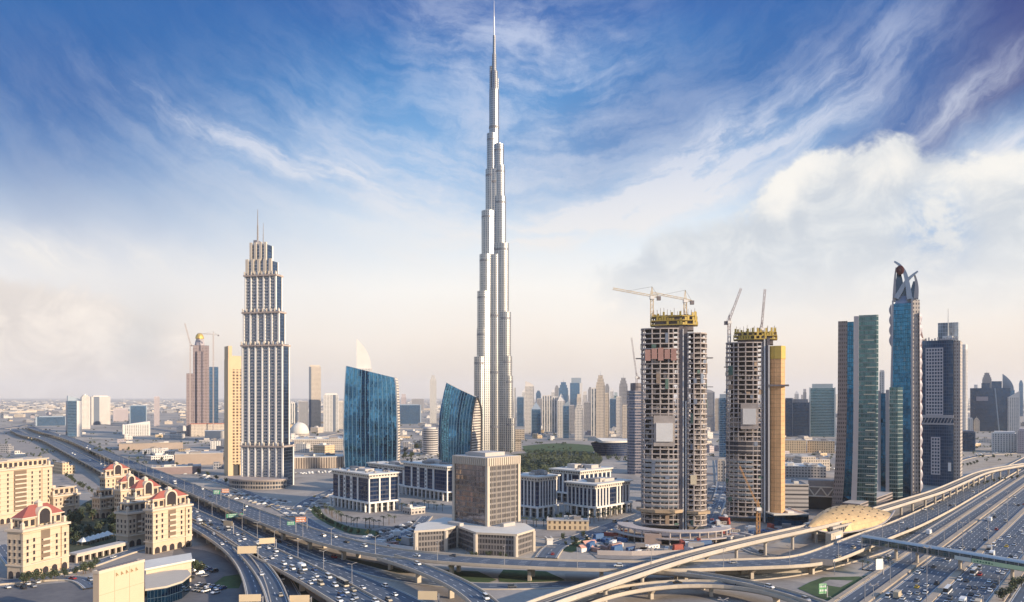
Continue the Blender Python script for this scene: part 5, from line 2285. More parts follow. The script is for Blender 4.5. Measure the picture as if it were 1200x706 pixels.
residence('low greyish apartment wing behind the dark garden', 117, 608, 108, 136, 60, 583, 578, red=False, cols=5, side=3, mat=M_aptg)
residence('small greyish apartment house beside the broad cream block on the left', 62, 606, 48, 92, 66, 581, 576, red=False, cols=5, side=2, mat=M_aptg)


def blank_building():
    th = radians(72)
    N, a, b = corner_box(116, 750, 109, 169, th)
    root = thing('windowless_building', 'windowless cream building with dark roof grid at the bottom left', 'building', N, th)
    m = plain('smooth_cream_render', (.60, .46, .32), .85, .07, .05)
    q = MB()
    q.prism([(0, 0), (a, 0), (a, b), (0, b)], 0, 27, 0, 1)
    q.build('wall', [m, M_roof], root)
    q = MB()
    for (x0, x1, y0, y1) in ((-.2, a + .2, -.2, .5), (-.2, a + .2, b - .5, b + .2), (-.2, .5, .5, b - .5), (a - .5, a + .2, .5, b - .5)):
        q.box(x0, x1, y0, y1, 27, 28.2)
    q.build('roof_parapet', M_apt2, root)
    q = MB()
    for i in range(11):
        q.box(1.5 + i * (a - 3) / 11, 1.5 + (i + .72) * (a - 3) / 11, b * .15, b * .85, 27, 28.4)
    q.build('cooling_units', M_core, root)
    q = MB()
    for x in (a * .33, a * .66):
        q.box(x - .08, x + .08, -.06, .02, 0, 26.9)
    q.box(0, a, -.05, .02, 18, 18.16)
    q.build('wall_joints', plain('joint_brown', (.40, .31, .21), .9, .05, .1), root)  # joints in a darker brown than the render
    q = MB()
    for i in range(5):
        x = a * (.36 + .11 * i)
        q.bar((x, -.35, 25.6), (x + 1.0, -.35, 24.4), .22)
        q.bar((x, -.2, 25.6), (x, -.45, 24.2), .2)
    q.build('wall_mark', plain('faded_gold_mark', (.46, .33, .18), .8, .1, .1), root)


blank_building()


def curved_hall():
    zz = 9.0
    A = [G(170, 657, zz + 3), G(224, 648, zz + 3), G(225.5, 656, zz + 3), G(169.5, 667, zz + 3)]
    P = A[3].copy()
    P.z = 0
    root = thing('showroom', 'low showroom with two pale flat roofs behind the windowless cream building', 'showroom', P)
    def slab(name, pts, z0, z1, mat):
        q = MB()
        pp = [(p.x - P.x, p.y - P.y) for p in pts]
        area = sum(pp[i][0] * pp[(i + 1) % len(pp)][1] - pp[(i + 1) % len(pp)][0] * pp[i][1] for i in range(len(pp)))
        if area < 0:
            pp.reverse()
        q.prism(pp, z0, z1, 0, 0, True)
        return q.build(name, mat, root), pp
    slab('upper_roof', A, zz + 2.2, zz + 3, M_roofw)
    B = [G(170, 672, zz), G(205, 668, zz), G(220, 668, zz), G(224, 673, zz), G(214, 681, zz), G(195, 687, zz), G(170, 690.5, zz)]
    _, pp = slab('curved_roof', B, zz - .9, zz, plain('tan_roof_membrane', (.52, .45, .36), .8, .12, .06))
    cx = sum(p[0] for p in pp) / len(pp)
    cy = sum(p[1] for p in pp) / len(pp)
    q = MB()
    q.prism([(cx + (p[0] - cx) * .93, cy + (p[1] - cy) * .93) for p in pp], 0, zz - .9, 0)
    q.build('glazed_front', M_deep, root)
    q = MB()
    pa = [(p.x - P.x, p.y - P.y) for p in A]
    ar = sum(pa[i][0] * pa[(i + 1) % 4][1] - pa[(i + 1) % 4][0] * pa[i][1] for i in range(4))
    if ar < 0:
        pa.reverse()
    cx = sum(p[0] for p in pa) / 4
    cy = sum(p[1] for p in pa) / 4
    q.prism([(cx + (p[0] - cx) * .95, cy + (p[1] - cy) * .95) for p in pa], 0, zz + 2.2, 0)
    q.build('wall', M_apt, root)


curved_hall()


def arcade_row():
    A, B = G(90, 660), G(150, 645)
    d = B - A
    Ln = d.length
    root = thing('arcade', 'long low cream arcade in front of the dark garden', 'arcade', A, atan2(d.y, d.x))
    q = MB()
    q.box(0, Ln, 0, 7, 4.6, 5.6)
    q.build('roof_slab', M_roof, root)
    q = MB()
    q.box(0, Ln, 3, 7, 0, 4.6)
    q.build('rear_wall', M_pane, root)
    c = MB()
    c.box(-.5, .5, -.1, .9, 0, 4.6)
    c0 = c.build('column', M_apt2, root)
    n = int(Ln / 4.5)
    copies(c0, [(Ln * i / n, 0, 0) for i in range(1, n + 1)], root)
    q = MB()
    q.box(0, Ln, -.05, .25, 3.4, 4.6)
    q.build('front_beam', M_apt2, root)


arcade_row()
can = thing('canopy', 'white peaked canopy in a row beside the dark garden', 'canopy', G(98, 639), radians(60), 'white peaked canopies by the garden')
q = MB()
q.prism([(-3, -3), (3, -3), (3, 3), (-3, 3)], 2.6, 5.2, 0, poly1=[(-.2, -.2), (.2, -.2), (.2, .2), (-.2, .2)])
q.build('canopy_cloth', M_white, can)
q = MB()
for x in (-2.8, 2.8):
    for y in (-2.8, 2.8):
        q.bar((x, y, 0), (x, y, 2.6), .2)
q.build('canopy_frame', M_steel, can)
for i in range(1, 6):
    p = G(98, 639).lerp(G(126, 631), i / 5)
    dup(can, p, radians(60))

# ------------------------------------------------------------------ towers of the far skyline
FW = {
    'cream': facade('far_cream_wall', (.66, .61, .55), (.17, .21, .27), 3.4, 3.7, .55, .6, gmetal=.4, tilt=.02),
    'sand': facade('far_sand_wall', (.60, .52, .43), (.22, .21, .21), 3.2, 3.7, .5, .55, gmetal=.4, tilt=.02),
    'white': facade('far_white_wall', (.64, .61, .57), (.22, .26, .30), 4.2, 3.7, .45, .7, gmetal=.5, tilt=.02),
    'grey': facade('far_grey_wall', (.36, .35, .36), (.13, .16, .20), 3.2, 3.7, .6, .66, gmetal=.5, tilt=.02),
    'blue': facade('far_blue_glass', (.12, .19, .28), (.08, .24, .44), 2.4, 3.8, .9, .8, gmetal=.95, tilt=.02),
    'navy': facade('far_navy_glass', (.035, .065, .12), (.025, .095, .21), 2.4, 3.8, .9, .8, gmetal=.95, tilt=.02),
    'teal': facade('far_teal_glass', (.20, .29, .33), (.07, .22, .29), 2.6, 3.9, 1.0, .62, gmetal=.9, tilt=.02),
    'lilac': facade('far_lilac_wall', (.44, .39, .40), (.24, .22, .25), 3.0, 3.6, .5, .5, gmetal=.3, tilt=.02),
    'stripe': facade('far_striped_wall', (.66, .63, .58), (.12, .16, .22), 7.0, 3.7, .48, 1.0, gmetal=.4, tilt=.02),
    'bands': facade('far_banded_wall', (.52, .49, .46), (.09, .10, .13), 60, 3.8, 1.0, .5, gmetal=.4, tilt=.02),
}
PL = {k: plain('far_%s_trim' % k, c, .7, .1, .05) for k, c in
      (('cream', (.68, .63, .57)), ('sand', (.62, .54, .45)), ('white', (.68, .65, .61)), ('grey', (.40, .39, .40)), ('blue', (.30, .36, .42)), ('navy', (.12, .15, .20)),
       ('teal', (.40, .46, .47)), ('lilac', (.46, .41, .42)), ('stripe', (.68, .64, .59)), ('bands', (.54, .51, .48)))}
OCC = []


def far_tower(label, l, r, top, base, style, crown='flat', yaw=0.0, crown_row=None, name='far_tower', cat='tower', group=None, depth=None, side=None):
    px = (l + r) / 2
    P, rz, mpp = frame(px, base)
    Y = P.y
    w = (r - l) * mpp
    zt = ztop(top, Y)
    zc = ztop(crown_row, Y) if crown_row else zt
    root = thing(name, label, cat, P, rz + yaw, group)
    d = depth or min(w, 32) * .9
    k = 1.0 / (abs(cos(yaw)) + abs(sin(yaw)) * d / w) if yaw else 1.0
    w2 = w * k
    d = d * k
    OCC.append((P.x, P.y, max(w, d)))
    q = MB()
    h = w2 / 2
    if crown == 'round':
        n = 12
        poly = [(h * cos(pi + pi * i / n), d * .4 * sin(pi + pi * i / n)) for i in range(n + 1)] + [(h, d), (-h, d)]
        q.prism(poly, 0, zt, 0, 1)
    else:
        poly = [(-h, 0), (h, 0), (h, d), (-h, d)]
        q.prism(poly, 0, zt, 0, 1)
    q.build('shaft', [FW[style], PL[style]], root)
    T = PL[style]
    q = MB()
    if crown in ('flat', 'round'):
        q.prism(shrink(poly, w * .12), zt, zt + max(3, (zc - zt)), 0)
        q.build('roof_plant', T, root)
    elif crown == 'step':
        hh = max(8, zc - zt)
        for i in range(3):
            s_ = .92 - .2 * i
            q.prism([(-h * s_, d * (1 - s_) / 2), (h * s_, d * (1 - s_) / 2), (h * s_, d * (1 + s_) / 2), (-h * s_, d * (1 + s_) / 2)], zt + hh * i / 3, zt + hh * (i + 1) / 3, 0)
        q.build('stepped_crown', [FW[style]], root)
        q = MB()
        q.cyl(0, d / 2, zt + hh, zt + hh * 1.5, max(.4, w * .03), .15, 6)
        q.build('mast', M_steel, root)
    elif crown == 'peak':
        q.prism(poly, zt, zc, 0, poly1=[(-h * .08, d * .4), (h * .08, d * .4), (h * .08, d * .6), (-h * .08, d * .6)])
        q.build('peaked_crown', T, root)
    elif crown == 'slope':
        q.face([(-h, 0, zt), (h, 0, zt), (h, 0, zc)])
        q.face([(h, 0, zt), (h, d, zt), (h, d, zc), (h, 0, zc)])
        q.face([(h, d, zt), (-h, d, zt), (h, d, zc)])
        q.face([(-h, 0, zt), (h, 0, zc), (h, d, zc), (-h, d, zt)])
        q.build('sloping_crown', T, root)
    elif crown == 'blade':
        n = 10
        rr = [[(-h * .9, d * .3, zt), (h * .9, d * .3, zt), (h * .9, d * .7, zt), (-h * .9, d * .7, zt)]]
        for i in range(1, n + 1):
            t = i / n
            x1 = -h * .9 + 1.8 * h * (1 - t ** 2.2)
            rr.append([(-h * .9, d * .3, zt + (zc - zt) * t), (x1, d * .3, zt + (zc - zt) * t), (x1, d * .7, zt + (zc - zt) * t), (-h * .9, d * .7, zt + (zc - zt) * t)])
        q.loft(rr, 0, cap=True)
        q.build('curved_crown', T, root)
    if side is not None:          # a corner strip of another colour
        q = MB()
        q.box(h * side[0], h * side[1], -.5, .0, 0, zt)
        q.build('facade_strip', [PL[side[2]]], root)
    else:
        q = MB()
        for sx in (-1, 1):
            q.box(sx * h * .96 - h * .05, sx * h * .96 + h * .05, -.6, .4, 0, zt + 1.5)
        q.build('edge_pier', T, root)
    return root


far = far_tower
far('slim white tower immediately right of the tallest silver tower', 601.8, 604.4, 455, 497, 'white')
far('square blue glass tower right of the tallest silver tower', 605.6, 614, 466, 500, 'blue')
far('tall cream tower with rounded top, first of the right skyline cluster', 615, 626, 453, 508, 'cream', 'blade', 0, 447)
far('shorter blue fronted tower with pointed top before the tall cream rounded one', 622.5, 634, 480, 511, 'blue', 'peak', 0, 472)
far('faint grey tower behind the pointed blue fronted one', 629, 636, 468, 498, 'grey')
far('grey and white striped twin tower, left one of the pair', 635.3, 640.6, 464.5, 506, 'stripe')
far('grey and white striped twin tower, right one of the pair', 641, 646.6, 464.5, 506, 'stripe')
far('pale ribbed slab tower behind the small palm villas', 646.8, 654.6, 466, 507, 'stripe', 'flat')
far('pale tower with white pointed crown in the middle of the cluster', 653.5, 662, 470, 513, 'white', 'peak', 0, 461)
far('blue tower with slanting cream shoulder right of the white pointed crown', 659.5, 667, 476, 514, 'blue', 'slope', 0, 469)
far('distant blue stepped tower rising behind the cluster', 654.5, 666, 458, 490, 'blue', 'step', 0, 448)
far('distant tall blue glass tower with white cap, highest of the middle cluster', 668, 682.5, 449, 492, 'blue', 'flat', 0, 443, side=(.55, 1.0, 'white'))
far('grey tower between the blue slanting one and the cream one', 666.5, 673.5, 476, 508, 'grey')
far('narrow cream tower with stepped head in the middle of the cluster', 673.8, 683.5, 481, 516, 'cream', 'step', 0, 472)
far('grey blue tower right of the narrow cream stepped one', 684, 692.5, 472, 505, 'grey')
far('tall grey flank tower joined to the bright sand coloured one', 692.8, 699, 456, 511, 'stripe', 'flat')
far('bright sand coloured tower with ornate stepped head and spire', 698.5, 709, 452, 514, 'sand', 'step', 0, 440)
far('sand coloured tower with flat top, right of the ornate stepped head', 707, 714, 462, 513, 'sand')
far('blue glass tower right of the sand coloured pair', 714.5, 722.3, 468, 502, 'blue')
far('narrow cream slab tower beside the right stepped crown tower', 722, 728, 466, 511, 'cream')
far('grey tower with stepped crown left of the half glazed site tower', 725.5, 735.5, 453, 509, 'grey', 'step', 0, 443)
far('cream slab in front of the grey stepped crown tower', 729.5, 735.8, 476, 514, 'sand')
for i_, (l_, r_, t_, b_, s_, nm_) in enumerate([
        (607, 612, 474, 488, 'grey', 'faint low tower in the haze right of the square blue one'), (628, 634, 462, 487, 'blue', 'faint blue tower in the haze behind the tall cream rounded one'),
        (646, 651, 460, 486, 'white', 'faint pale tower in the haze behind the ribbed slab'), (683, 688, 463, 487, 'cream', 'faint cream tower in the haze right of the white capped glass tower'),
        (689, 694, 458, 488, 'grey', 'faint grey tower in the haze left of the bright sand one'), (715, 719, 459, 487, 'white', 'faint white tower in the haze above the blue glass one'),
        (719.5, 724, 464, 488, 'teal', 'faint teal tower in the haze left of the right stepped crown'), (829, 834, 470, 489, 'blue', 'faint blue tower in the haze behind the cream topped grey one'),
        (931, 936, 462, 489, 'white', 'faint white tower in the haze above the navy stepped block'), (941, 945, 460, 488, 'grey', 'faint thin tower in the haze left of the teal banded block'),
        (600.5, 605, 468, 489, 'cream', 'faint cream tower in the haze touching the tallest silver tower'), (612, 616, 460, 490, 'white', 'faint white tower in the haze between the blue and the cream rounded ones'),
        (634, 638, 470, 494, 'white', 'faint white slab in the haze left of the striped twins'), (650, 655, 456, 488, 'grey', 'faint tall grey tower in the haze above the ribbed slab'),
        (662, 667, 464, 489, 'stripe', 'faint striped tower in the haze left of the white capped one'), (676, 681, 466, 496, 'sand', 'faint sand slab in the haze before the white capped tower'),
        (709, 714, 454, 487, 'grey', 'faint grey tower in the haze behind the sand coloured pair'), (736, 741, 462, 490, 'cream', 'faint cream tower in the haze beside the half glazed site tower'),
        (1141, 1146, 455, 487, 'white', 'faint white tower in the haze left of the dark slanted building'), (1194, 1199, 450, 488, 'blue', 'faint blue tower in the haze cut close to the right edge'),
        (407, 412, 470, 487, 'cream', 'faint cream tower in the haze behind the wide glass slab'), (470, 476, 466, 486, 'lilac', 'faint lilac tower in the haze above the blue glass box')]):
    far(nm_, l_, r_, t_, b_, s_, ('flat', 'step', 'peak')[i_ % 3], 0, t_ - 4)
# between and beyond the unfinished towers
far('cream topped grey tower seen between the two concrete towers', 825.5, 837.5, 460, 506, 'grey', 'blade', 0, 456)
far('slim sand tower beside the left edge of the netted tower', 838, 843, 468, 505, 'sand')
far('blue grey tower tight against the left edge of the netted tower', 842.5, 852, 467, 536, 'blue', 'flat', 0, 462)
far('low sunlit cream block between the two concrete towers', 841, 850, 541, 565, 'sand', name='low_block', cat='building')
far('dark navy slab block right of the orange netting', 919.5, 929, 468, 512, 'navy')
far('dark navy low tower stepped beside the teal banded block', 927, 949, 472, 512, 'navy', 'flat', 0, 468)
far('teal banded office block left of the slim teal tower', 948.5, 979, 455, 512, 'teal', 'flat', 0, 450, depth=40)
# far right
far('slim pale tower just behind the white gridded tower', 1125.5, 1134, 410, 512, 'white', 'round', 0, 404, side=(.4, 1.0, 'grey'))
far('thin grey tower peeping between the teal tower and the crowned tower', 1030.5, 1036.5, 436, 520, 'white', 'flat', 0, 434)
far('faint grey block above the dark slanted building', 1151, 1162, 445, 500, 'grey', 'step', 0, 437)
far('pale triangular glass tower behind the dark slanted building', 1174, 1189, 458, 506, 'blue', 'blade', 0, 438)
far('white framed tower at the right edge beside the triangular glass one', 1181, 1195, 466, 508, 'white', 'slope', 0, 458)
far('white block with three tall grey window bays at the right edge', 1162, 1192, 508, 530, 'white', 'flat', 0.0, name='low_block', cat='building', depth=30)
far('grey windowed block cut by the right edge', 1192.5, 1215, 505, 532, 'lilac', 'flat', name='low_block', cat='building', depth=30)
far('dark box building left of the white three bay block', 1122, 1143, 507, 529, 'navy', 'flat', name='low_block', cat='building', depth=40)
far('small white block before the dark slanted building', 1131, 1140, 491, 506, 'white', name='low_block', cat='building')
far('small pale stepped block right of the small white one', 1141, 1148, 494, 506, 'sand', 'step', 0, 490, name='low_block', cat='building')


def slanted_building():
    P, rz, mpp = frame(1160, 506)
    Y = P.y
    root = thing('slanted_building', 'dark navy building with slanted right flank and pale stripe near the right edge', 'building', P, rz)
    X = lambda px: (px - 1160) * mpp
    z = lambda py: ztop(py, Y)
    q = MB()
    rings = [[(X(1137 - t * .5), 0, z(y)), (X(1180 + 4 * t - 8 * t * 0), 0, z(y)), (X(1180 + 4 * t), 40, z(y)), (X(1137 - t * .5), 40, z(y))] for t, y in ((0, 506), (.5, 485), (1, 455))]
    q.loft(rings, 0, cap=True)
    q.build('glass_body', FW['navy'], root)
    q = MB()
    q.box(X(1162), X(1174), 2, 30, z(455), z(447))
    q.box(X(1150), X(1160), 6, 30, z(455), z(449))
    q.build('upper_floors', FW['navy'], root)
    q = MB()
    q.bar((X(1171), -.8, z(506)), (X(1166), -.8, z(455)), 3.0)
    q.build('pale_stripe', PL['blue'], root)
    q = MB()
    q.box(X(1144), X(1158), -.7, -.1, z(470), z(465))
    q.build('sign_panel', plain('faint_sign', (.34, .30, .33), .6, .1, .05), root)


slanted_building()
# middle left
far('unfinished slim gold tower with blue top left of the wide glass slab', 362, 376, 430, 505, 'sand', 'flat', 0, 428, side=(-1.0, -.62, 'navy'))
far('white slab tower with dark corner stripe right of the slim gold tower', 379, 397, 463, 506, 'white', 'flat', 0, 461, side=(.25, .6, 'navy'))
far('narrow cream tower peeping left of the wide glass slab', 397, 402.5, 471, 503, 'cream')
far('pair like grey slab near the white mall dome, left one', 340, 348.5, 473, 500, 'stripe')
far('pair like grey slab near the white mall dome, right one', 350, 361, 471, 500, 'grey')
far('white tower with curved sail top rising behind the wide glass slab', 417, 436, 432, 505, 'white', 'blade', 0, 397)
far('broad blue glass box between the two glass slabs', 465, 493.5, 475, 497, 'blue', depth=60)
far('tall thin pale tower with antenna between the two glass slabs', 503.8, 511.5, 447, 496, 'white', 'step', 0, 440)
far('striped round ended low office left of the curved glass slab', 495, 514, 503, 533, 'bands', 'round', 0.1, depth=30)
far('faint grey block far behind the blue glass box', 482, 497, 468, 484, 'grey')
# far left
far('blue glass tower with rounded head, nearest of the far left cluster', 78, 97, 470, 512, 'blue', 'blade', 0.15, 464, side=(.3, 1.0, 'white'))
far('cream tower behind the blue round headed tower at far left', 95, 106.5, 466, 503, 'cream', 'step', 0.2, 463)
far('cream and blue slab tower, right one of the far left cluster', 106, 130.5, 465, 498, 'cream', 'flat', 0.2, 464, side=(-.75, -.15, 'navy'))
far('low lilac block right of the cream and blue slab', 133, 150, 480, 494, 'lilac')
far('cube shaped blue glass block on the far left plain', 152, 172, 476, 498, 'blue', depth=40)
far('white low villa block with blue glass in front of the blue cube', 144, 176, 498, 511, 'white', 'slope', 0, 494, name='low_block', cat='building')
far('single thin lilac tower standing alone on the far left plain', 180.5, 187, 466, 500, 'lilac')
far('long low blue glass block left of the far left cluster', 42, 78, 489, 499, 'blue', name='low_block', cat='building', depth=40)


def tower_cluster_left():
    P, rz, mpp = frame(238, 511)
    Y = P.y
    X = lambda px: (px - 238) * mpp
    z = lambda py: ztop(py, Y)
    root = thing('construction_tower', 'lilac unfinished tower trio with golden dome and cranes left of the golden hotel', 'unfinished tower', P, rz)
    m = facade('site_lilac_floors', (.30, .245, .25), (.10, .085, .10), 3.4, 3.8, .6, .5, gmetal=.3, tilt=.02)
    for nm, l, r, top, d in (('left_wing', 218.5, 226, 438, 30), ('main_shaft', 226.2, 245, 405, 40), ('right_wing', 245.2, 256, 430, 34), ('front_wing', 231, 240, 412, -6)):
        q = MB()
        if d < 0:
            q.box(X(l), X(r), -6, -.1, 0, z(top))
        else:
            q.box(X(l), X(r), 0, d, 0, z(top))
        q.build(nm, [m if nm != 'right_wing' else FW['blue']], root)
    q = MB()
    for i, (r0, y0, y1) in enumerate(((6.2, 405, 399), (4.6, 399, 396))):
        q.cyl(X(234), 12, z(y0), z(y1), r0 * mpp, r0 * mpp * .8, 16)
    q.build('dome_drum', FW['lilac'], root)
    q = MB()
    n = 10
    rings = [[(X(234) + 5.2 * mpp * cos(a) * cos(2 * pi * i / 16), 12 + 5.2 * mpp * cos(a) * sin(2 * pi * i / 16), z(397) + 7.5 * mpp * sin(a) * 1.0) for i in range(16)] for a in [pi / 2 * k / n for k in range(n)]]
    q.loft(rings, 0, cap=True)
    q.build('gold_dome', plain('gold_dome', (.62, .43, .12), .4, .1, .1, .5), root)
    q = MB()
    q.box(X(224), X(264), -20, 20, 0, z(497))
    q.build('podium', FW['sand'], root)
    q = MB()
    q.box(X(223), X(266), -21, -19, z(497), z(496))
    q.build('podium_rail', plain('crane_red', (.40, .18, .14), .5, .1, .3), root)
    Yc = Y - 25
    crane('faint crane with raised jib left of the golden domed tower', 223, 0, Yc, 0, 403, (216.5, 379), (225, 405), 2.0, plain('crane_haze', (.52, .44, .40), .6, .1, .1), True)
    crane('faint crane with level jib right of the golden domed tower', 250, 0, Yc, 0, 392, (232, 391), (256, 393), 2.0, plain('crane_haze', (.52, .44, .40), .6, .1, .1))


tower_cluster_left()


# ------------------------------------------------------------------ mall, opera, palace and other low buildings
def low(label, l, r, py, h, depth, mat, yaw=0.0, roof=None, name='low_building', cat='building', group=None, seed=0, plant=3, parapet=True):
    px = (l + r) / 2
    P, rz, mpp = frame(px, py)
    w = (r - l) * mpp
    root = thing(name, label, cat, P, rz + yaw, group)
    q = MB()
    q.prism([(-w / 2, 0), (w / 2, 0), (w / 2, depth), (-w / 2, depth)], 0, h, 0, 1)
    q.build('wall', [mat, roof or M_roof], root)
    rr = random.Random(seed + int(l * 3))
    if parapet:
        q = MB()
        q.box(-w / 2 - .3, w / 2 + .3, -.3, .5, h, h + 1.1)
        q.box(-w / 2 - .3, -w / 2 + .5, .5, depth, h, h + 1.1)
        q.box(w / 2 - .5, w / 2 + .3, .5, depth, h, h + 1.1)
        q.build('parapet', roof or M_roof, root)
    for i in range(plant):
        q = MB()
        x, y = rr.uniform(-.42, .25) * w, rr.uniform(.15, .7) * depth
        q.box(x, x + rr.uniform(.06, .2) * w, y, y + rr.uniform(.1, .25) * depth, h, h + rr.uniform(1.5, 3.5))
        q.build('rooftop_plant', [M_roofw, M_grey, M_roof][i % 3], root)
    OCC.append((P.x, P.y + depth / 2, max(w, depth) * .7))
    return root, w


F_mall = facade('mall_columns', (.46, .38, .30), (.17, .14, .13), 3.4, 30, .45, 1.0, gmetal=.1, tilt=0)
F_low = facade('low_office_wall', (.48, .43, .38), (.10, .10, .12), 3.6, 3.6, .6, .5, gmetal=.4)
F_park = facade('parking_decks', (.46, .43, .41), (.06, .06, .07), 60, 3.6, 1.0, .42, gmetal=.0, grough=.8)
F_pal = facade('palace_wall', (.62, .48, .31), (.16, .12, .09), 3.8, 4.2, .42, .6, gmetal=.2)
low('long cream mall wall with columns between the twin mast tower and the glass slab', 343, 403, 549, 15, 60, F_mall, 0, M_roofw, 'mall', 'mall', plant=5)
low('flat pale mall roof behind the long columned wall', 345, 402, 528, 20, 120, F_low, 0, M_roofw, 'mall', 'mall', plant=9)
low('flat brown mall block left of the golden hotel', 205, 262, 545, 16, 60, plain('mall_tan', (.36, .29, .24), .85, .2, .05), 0, M_roof, 'mall', 'mall', plant=6)
low('low dark mall entrance block with small banners left of the golden hotel', 178, 236, 556, 9, 40, plain('mall_mauve', (.26, .20, .20), .85, .25, .08), 0, M_roof, 'mall', 'mall', plant=5)
low('broad tan mall hall beyond the far left viaduct', 140, 215, 527, 11, 90, plain('mall_tan', (.36, .29, .24), .85, .2, .05), 0, M_sand, 'mall', 'mall', plant=4)
low('pale vaulted hall beside the lilac unfinished trio', 240, 263, 516, 20, 70, plain('hall_pale', (.56, .51, .45), .8, .1, .05), 0, M_roofw, 'hall', 'hall', plant=0)


def dome_hall():
    P, rz, mpp = frame(351, 512)
    root = thing('domed_hall', 'white domed mall hall right of the twin mast tower', 'domed hall', P, rz)
    q = MB()
    R_ = 11.5 * mpp
    n = 12
    q.loft([[(R_ * cos(a) * cos(2 * pi * i / 28), 20 + R_ * cos(a) * sin(2 * pi * i / 28), 8 + 14 * mpp * sin(a) * .95) for i in range(28)] for a in [pi / 2 * k / n for k in range(n)]], 0, cap=True)
    q.build('dome', M_roofw, root, smooth=True)
    q = MB()
    q.cyl(0, 20, 0, 8, R_ * 1.03, None, 28)
    q.build('drum', F_low, root)


dome_hall()


def opera():
    P, rz, mpp = frame(712, 534)
    Y = P.y
    root = thing('opera_house', 'boat shaped dark glass opera house with overhanging pale roof', 'opera house', P, rz)
    X = lambda px: (px - 712) * mpp
    z = lambda py: ztop(py, Y)
    n = 14
    def plan(l, r, d):
        return [(X(l) + (X(r) - X(l)) * i / n, -d * .25 * sin(pi * i / n)) for i in range(n + 1)] + [(X(r), d), (X(l) + (X(r) - X(l)) * .2, d)]
    q = MB()
    a, b_ = plan(699, 737, 50), plan(692, 737, 62)
    q.loft([[(*p, 0) for p in a], [(*p, z(519) + 0) for p in b_]], 0, cap=True)
    q.build('glass_hull', M_band, root)
    q = MB()
    c = plan(688.5, 738, 66)
    q.loft([[(p[0], p[1] - 1, z(518.5) + (2.5 if i < 4 else 0)) for i, p in enumerate(c)], [(p[0], p[1] - 1, z(516.5) + (5 if i < 4 else 0)) for i, p in enumerate(c)]], 0, cap=True)
    q.build('roof_deck', M_roofw, root)


opera()
low('sunlit cream palace like block with pale arches right of the orange netting', 917, 945, 531, 22, 40, F_pal, .1, M_roof, 'palace_block', 'building', plant=3)
low('sunlit cream palace like block beside the slim teal tower', 946, 978, 531, 21, 40, F_pal, .0, M_roof, 'palace_block', 'building', plant=4)
low('multi storey car park with dark horizontal slots behind the gold station', 916, 948, 602, 24, 46, F_park, .25, M_roof, 'car_park_building', 'car park', plant=2)
low('grey low hall with flat roof between the car park and the palace like blocks', 917, 968, 560, 13, 60, F_low, .1, M_roofw, 'hall', 'hall', plant=8)
low('long pale store with roof units beyond the grey low hall', 915, 972, 546, 12, 40, F_low, .05, M_roof, 'store', 'building', plant=8)
low('dark glazed low pavilion with white edge beside the netted tower', 905, 950, 616, 8, 34, M_deep, .45, M_roofw, 'pavilion', 'pavilion', plant=1)


def truss_block():
    P, rz, mpp = frame(962, 598)
    root = thing('truss_bridge_block', 'grey block with white cross bracing between the car park and the teal tower', 'building', P, rz)
    w = 15 * mpp
    q = MB()
    q.box(-w, w, 0, 20, 12, 26)
    q.build('upper_block', M_grey, root)
    q = MB()
    q.box(-w, w, 4, 20, 0, 11.9)
    q.build('dark_base', M_dark, root)
    q = MB()
    for i in range(4):
        x0, x1 = -w + 2 * w * i / 4, -w + 2 * w * (i + 1) / 4
        q.bar((x0, -.6, 12.5 if i % 2 else 20), (x1, -.6, 20 if i % 2 else 12.5), 1.0)
    q.bar((-w, -.6, 20.4), (w, -.6, 20.4), 1.0)
    q.bar((-w, -.6, 12.2), (w, -.6, 12.2), 1.0)
    q.build('cross_bracing', M_roofw, root)


truss_block()
low('curved cream shop terrace in front of the finned office blocks', 641, 690, 622, 7, 16, F_pal, 0, M_roof, 'terrace', 'terrace', plant=3)
low('small white gatehouse by the lawn left of the ringed building site', 641, 648, 640, 4, 8, M_white, .2, M_roofw, 'gatehouse', 'gatehouse', plant=0)
low('low retail strip behind the blank office forecourt', 480, 500, 603, 5, 12, F_low, .6, M_roofw, 'shop', 'shop', plant=2)

# scattered low buildings of the plain: nothing tells one from the next
rr = random.Random(77)
ZONES = [
    ((0, 330), (476, 500), 46, 'tiny pale low building on the hazy plain at far left', 'low buildings on the far left plain'),
    ((0, 200), (508, 556), 12, 'low shed or store beside the left viaducts', 'low sheds by the left viaducts'),
    ((195, 345), (505, 552), 34, 'low mall outbuilding round the golden hotel', 'low outbuildings round the golden hotel'),
    ((340, 560), (474, 532), 70, 'low pale house among the roofs behind the glass slabs', 'low roofs behind the glass slabs'),
    ((600, 760), (497, 516), 34, 'small white villa at the foot of the right skyline cluster', 'villas below the right skyline cluster'),
    ((752, 990), (484, 560), 70, 'low building in the streets behind the unfinished towers', 'low buildings behind the unfinished towers'),
    ((1085, 1205), (476, 532), 34, 'low building on the hazy plain at far right', 'low buildings on the far right plain'),
]
LM = [FW['cream'], FW['sand'], FW['white'], FW['grey'], F_low, FW['lilac'], F_pal]
RM = [M_roof, M_roofw, M_grey, M_sand]
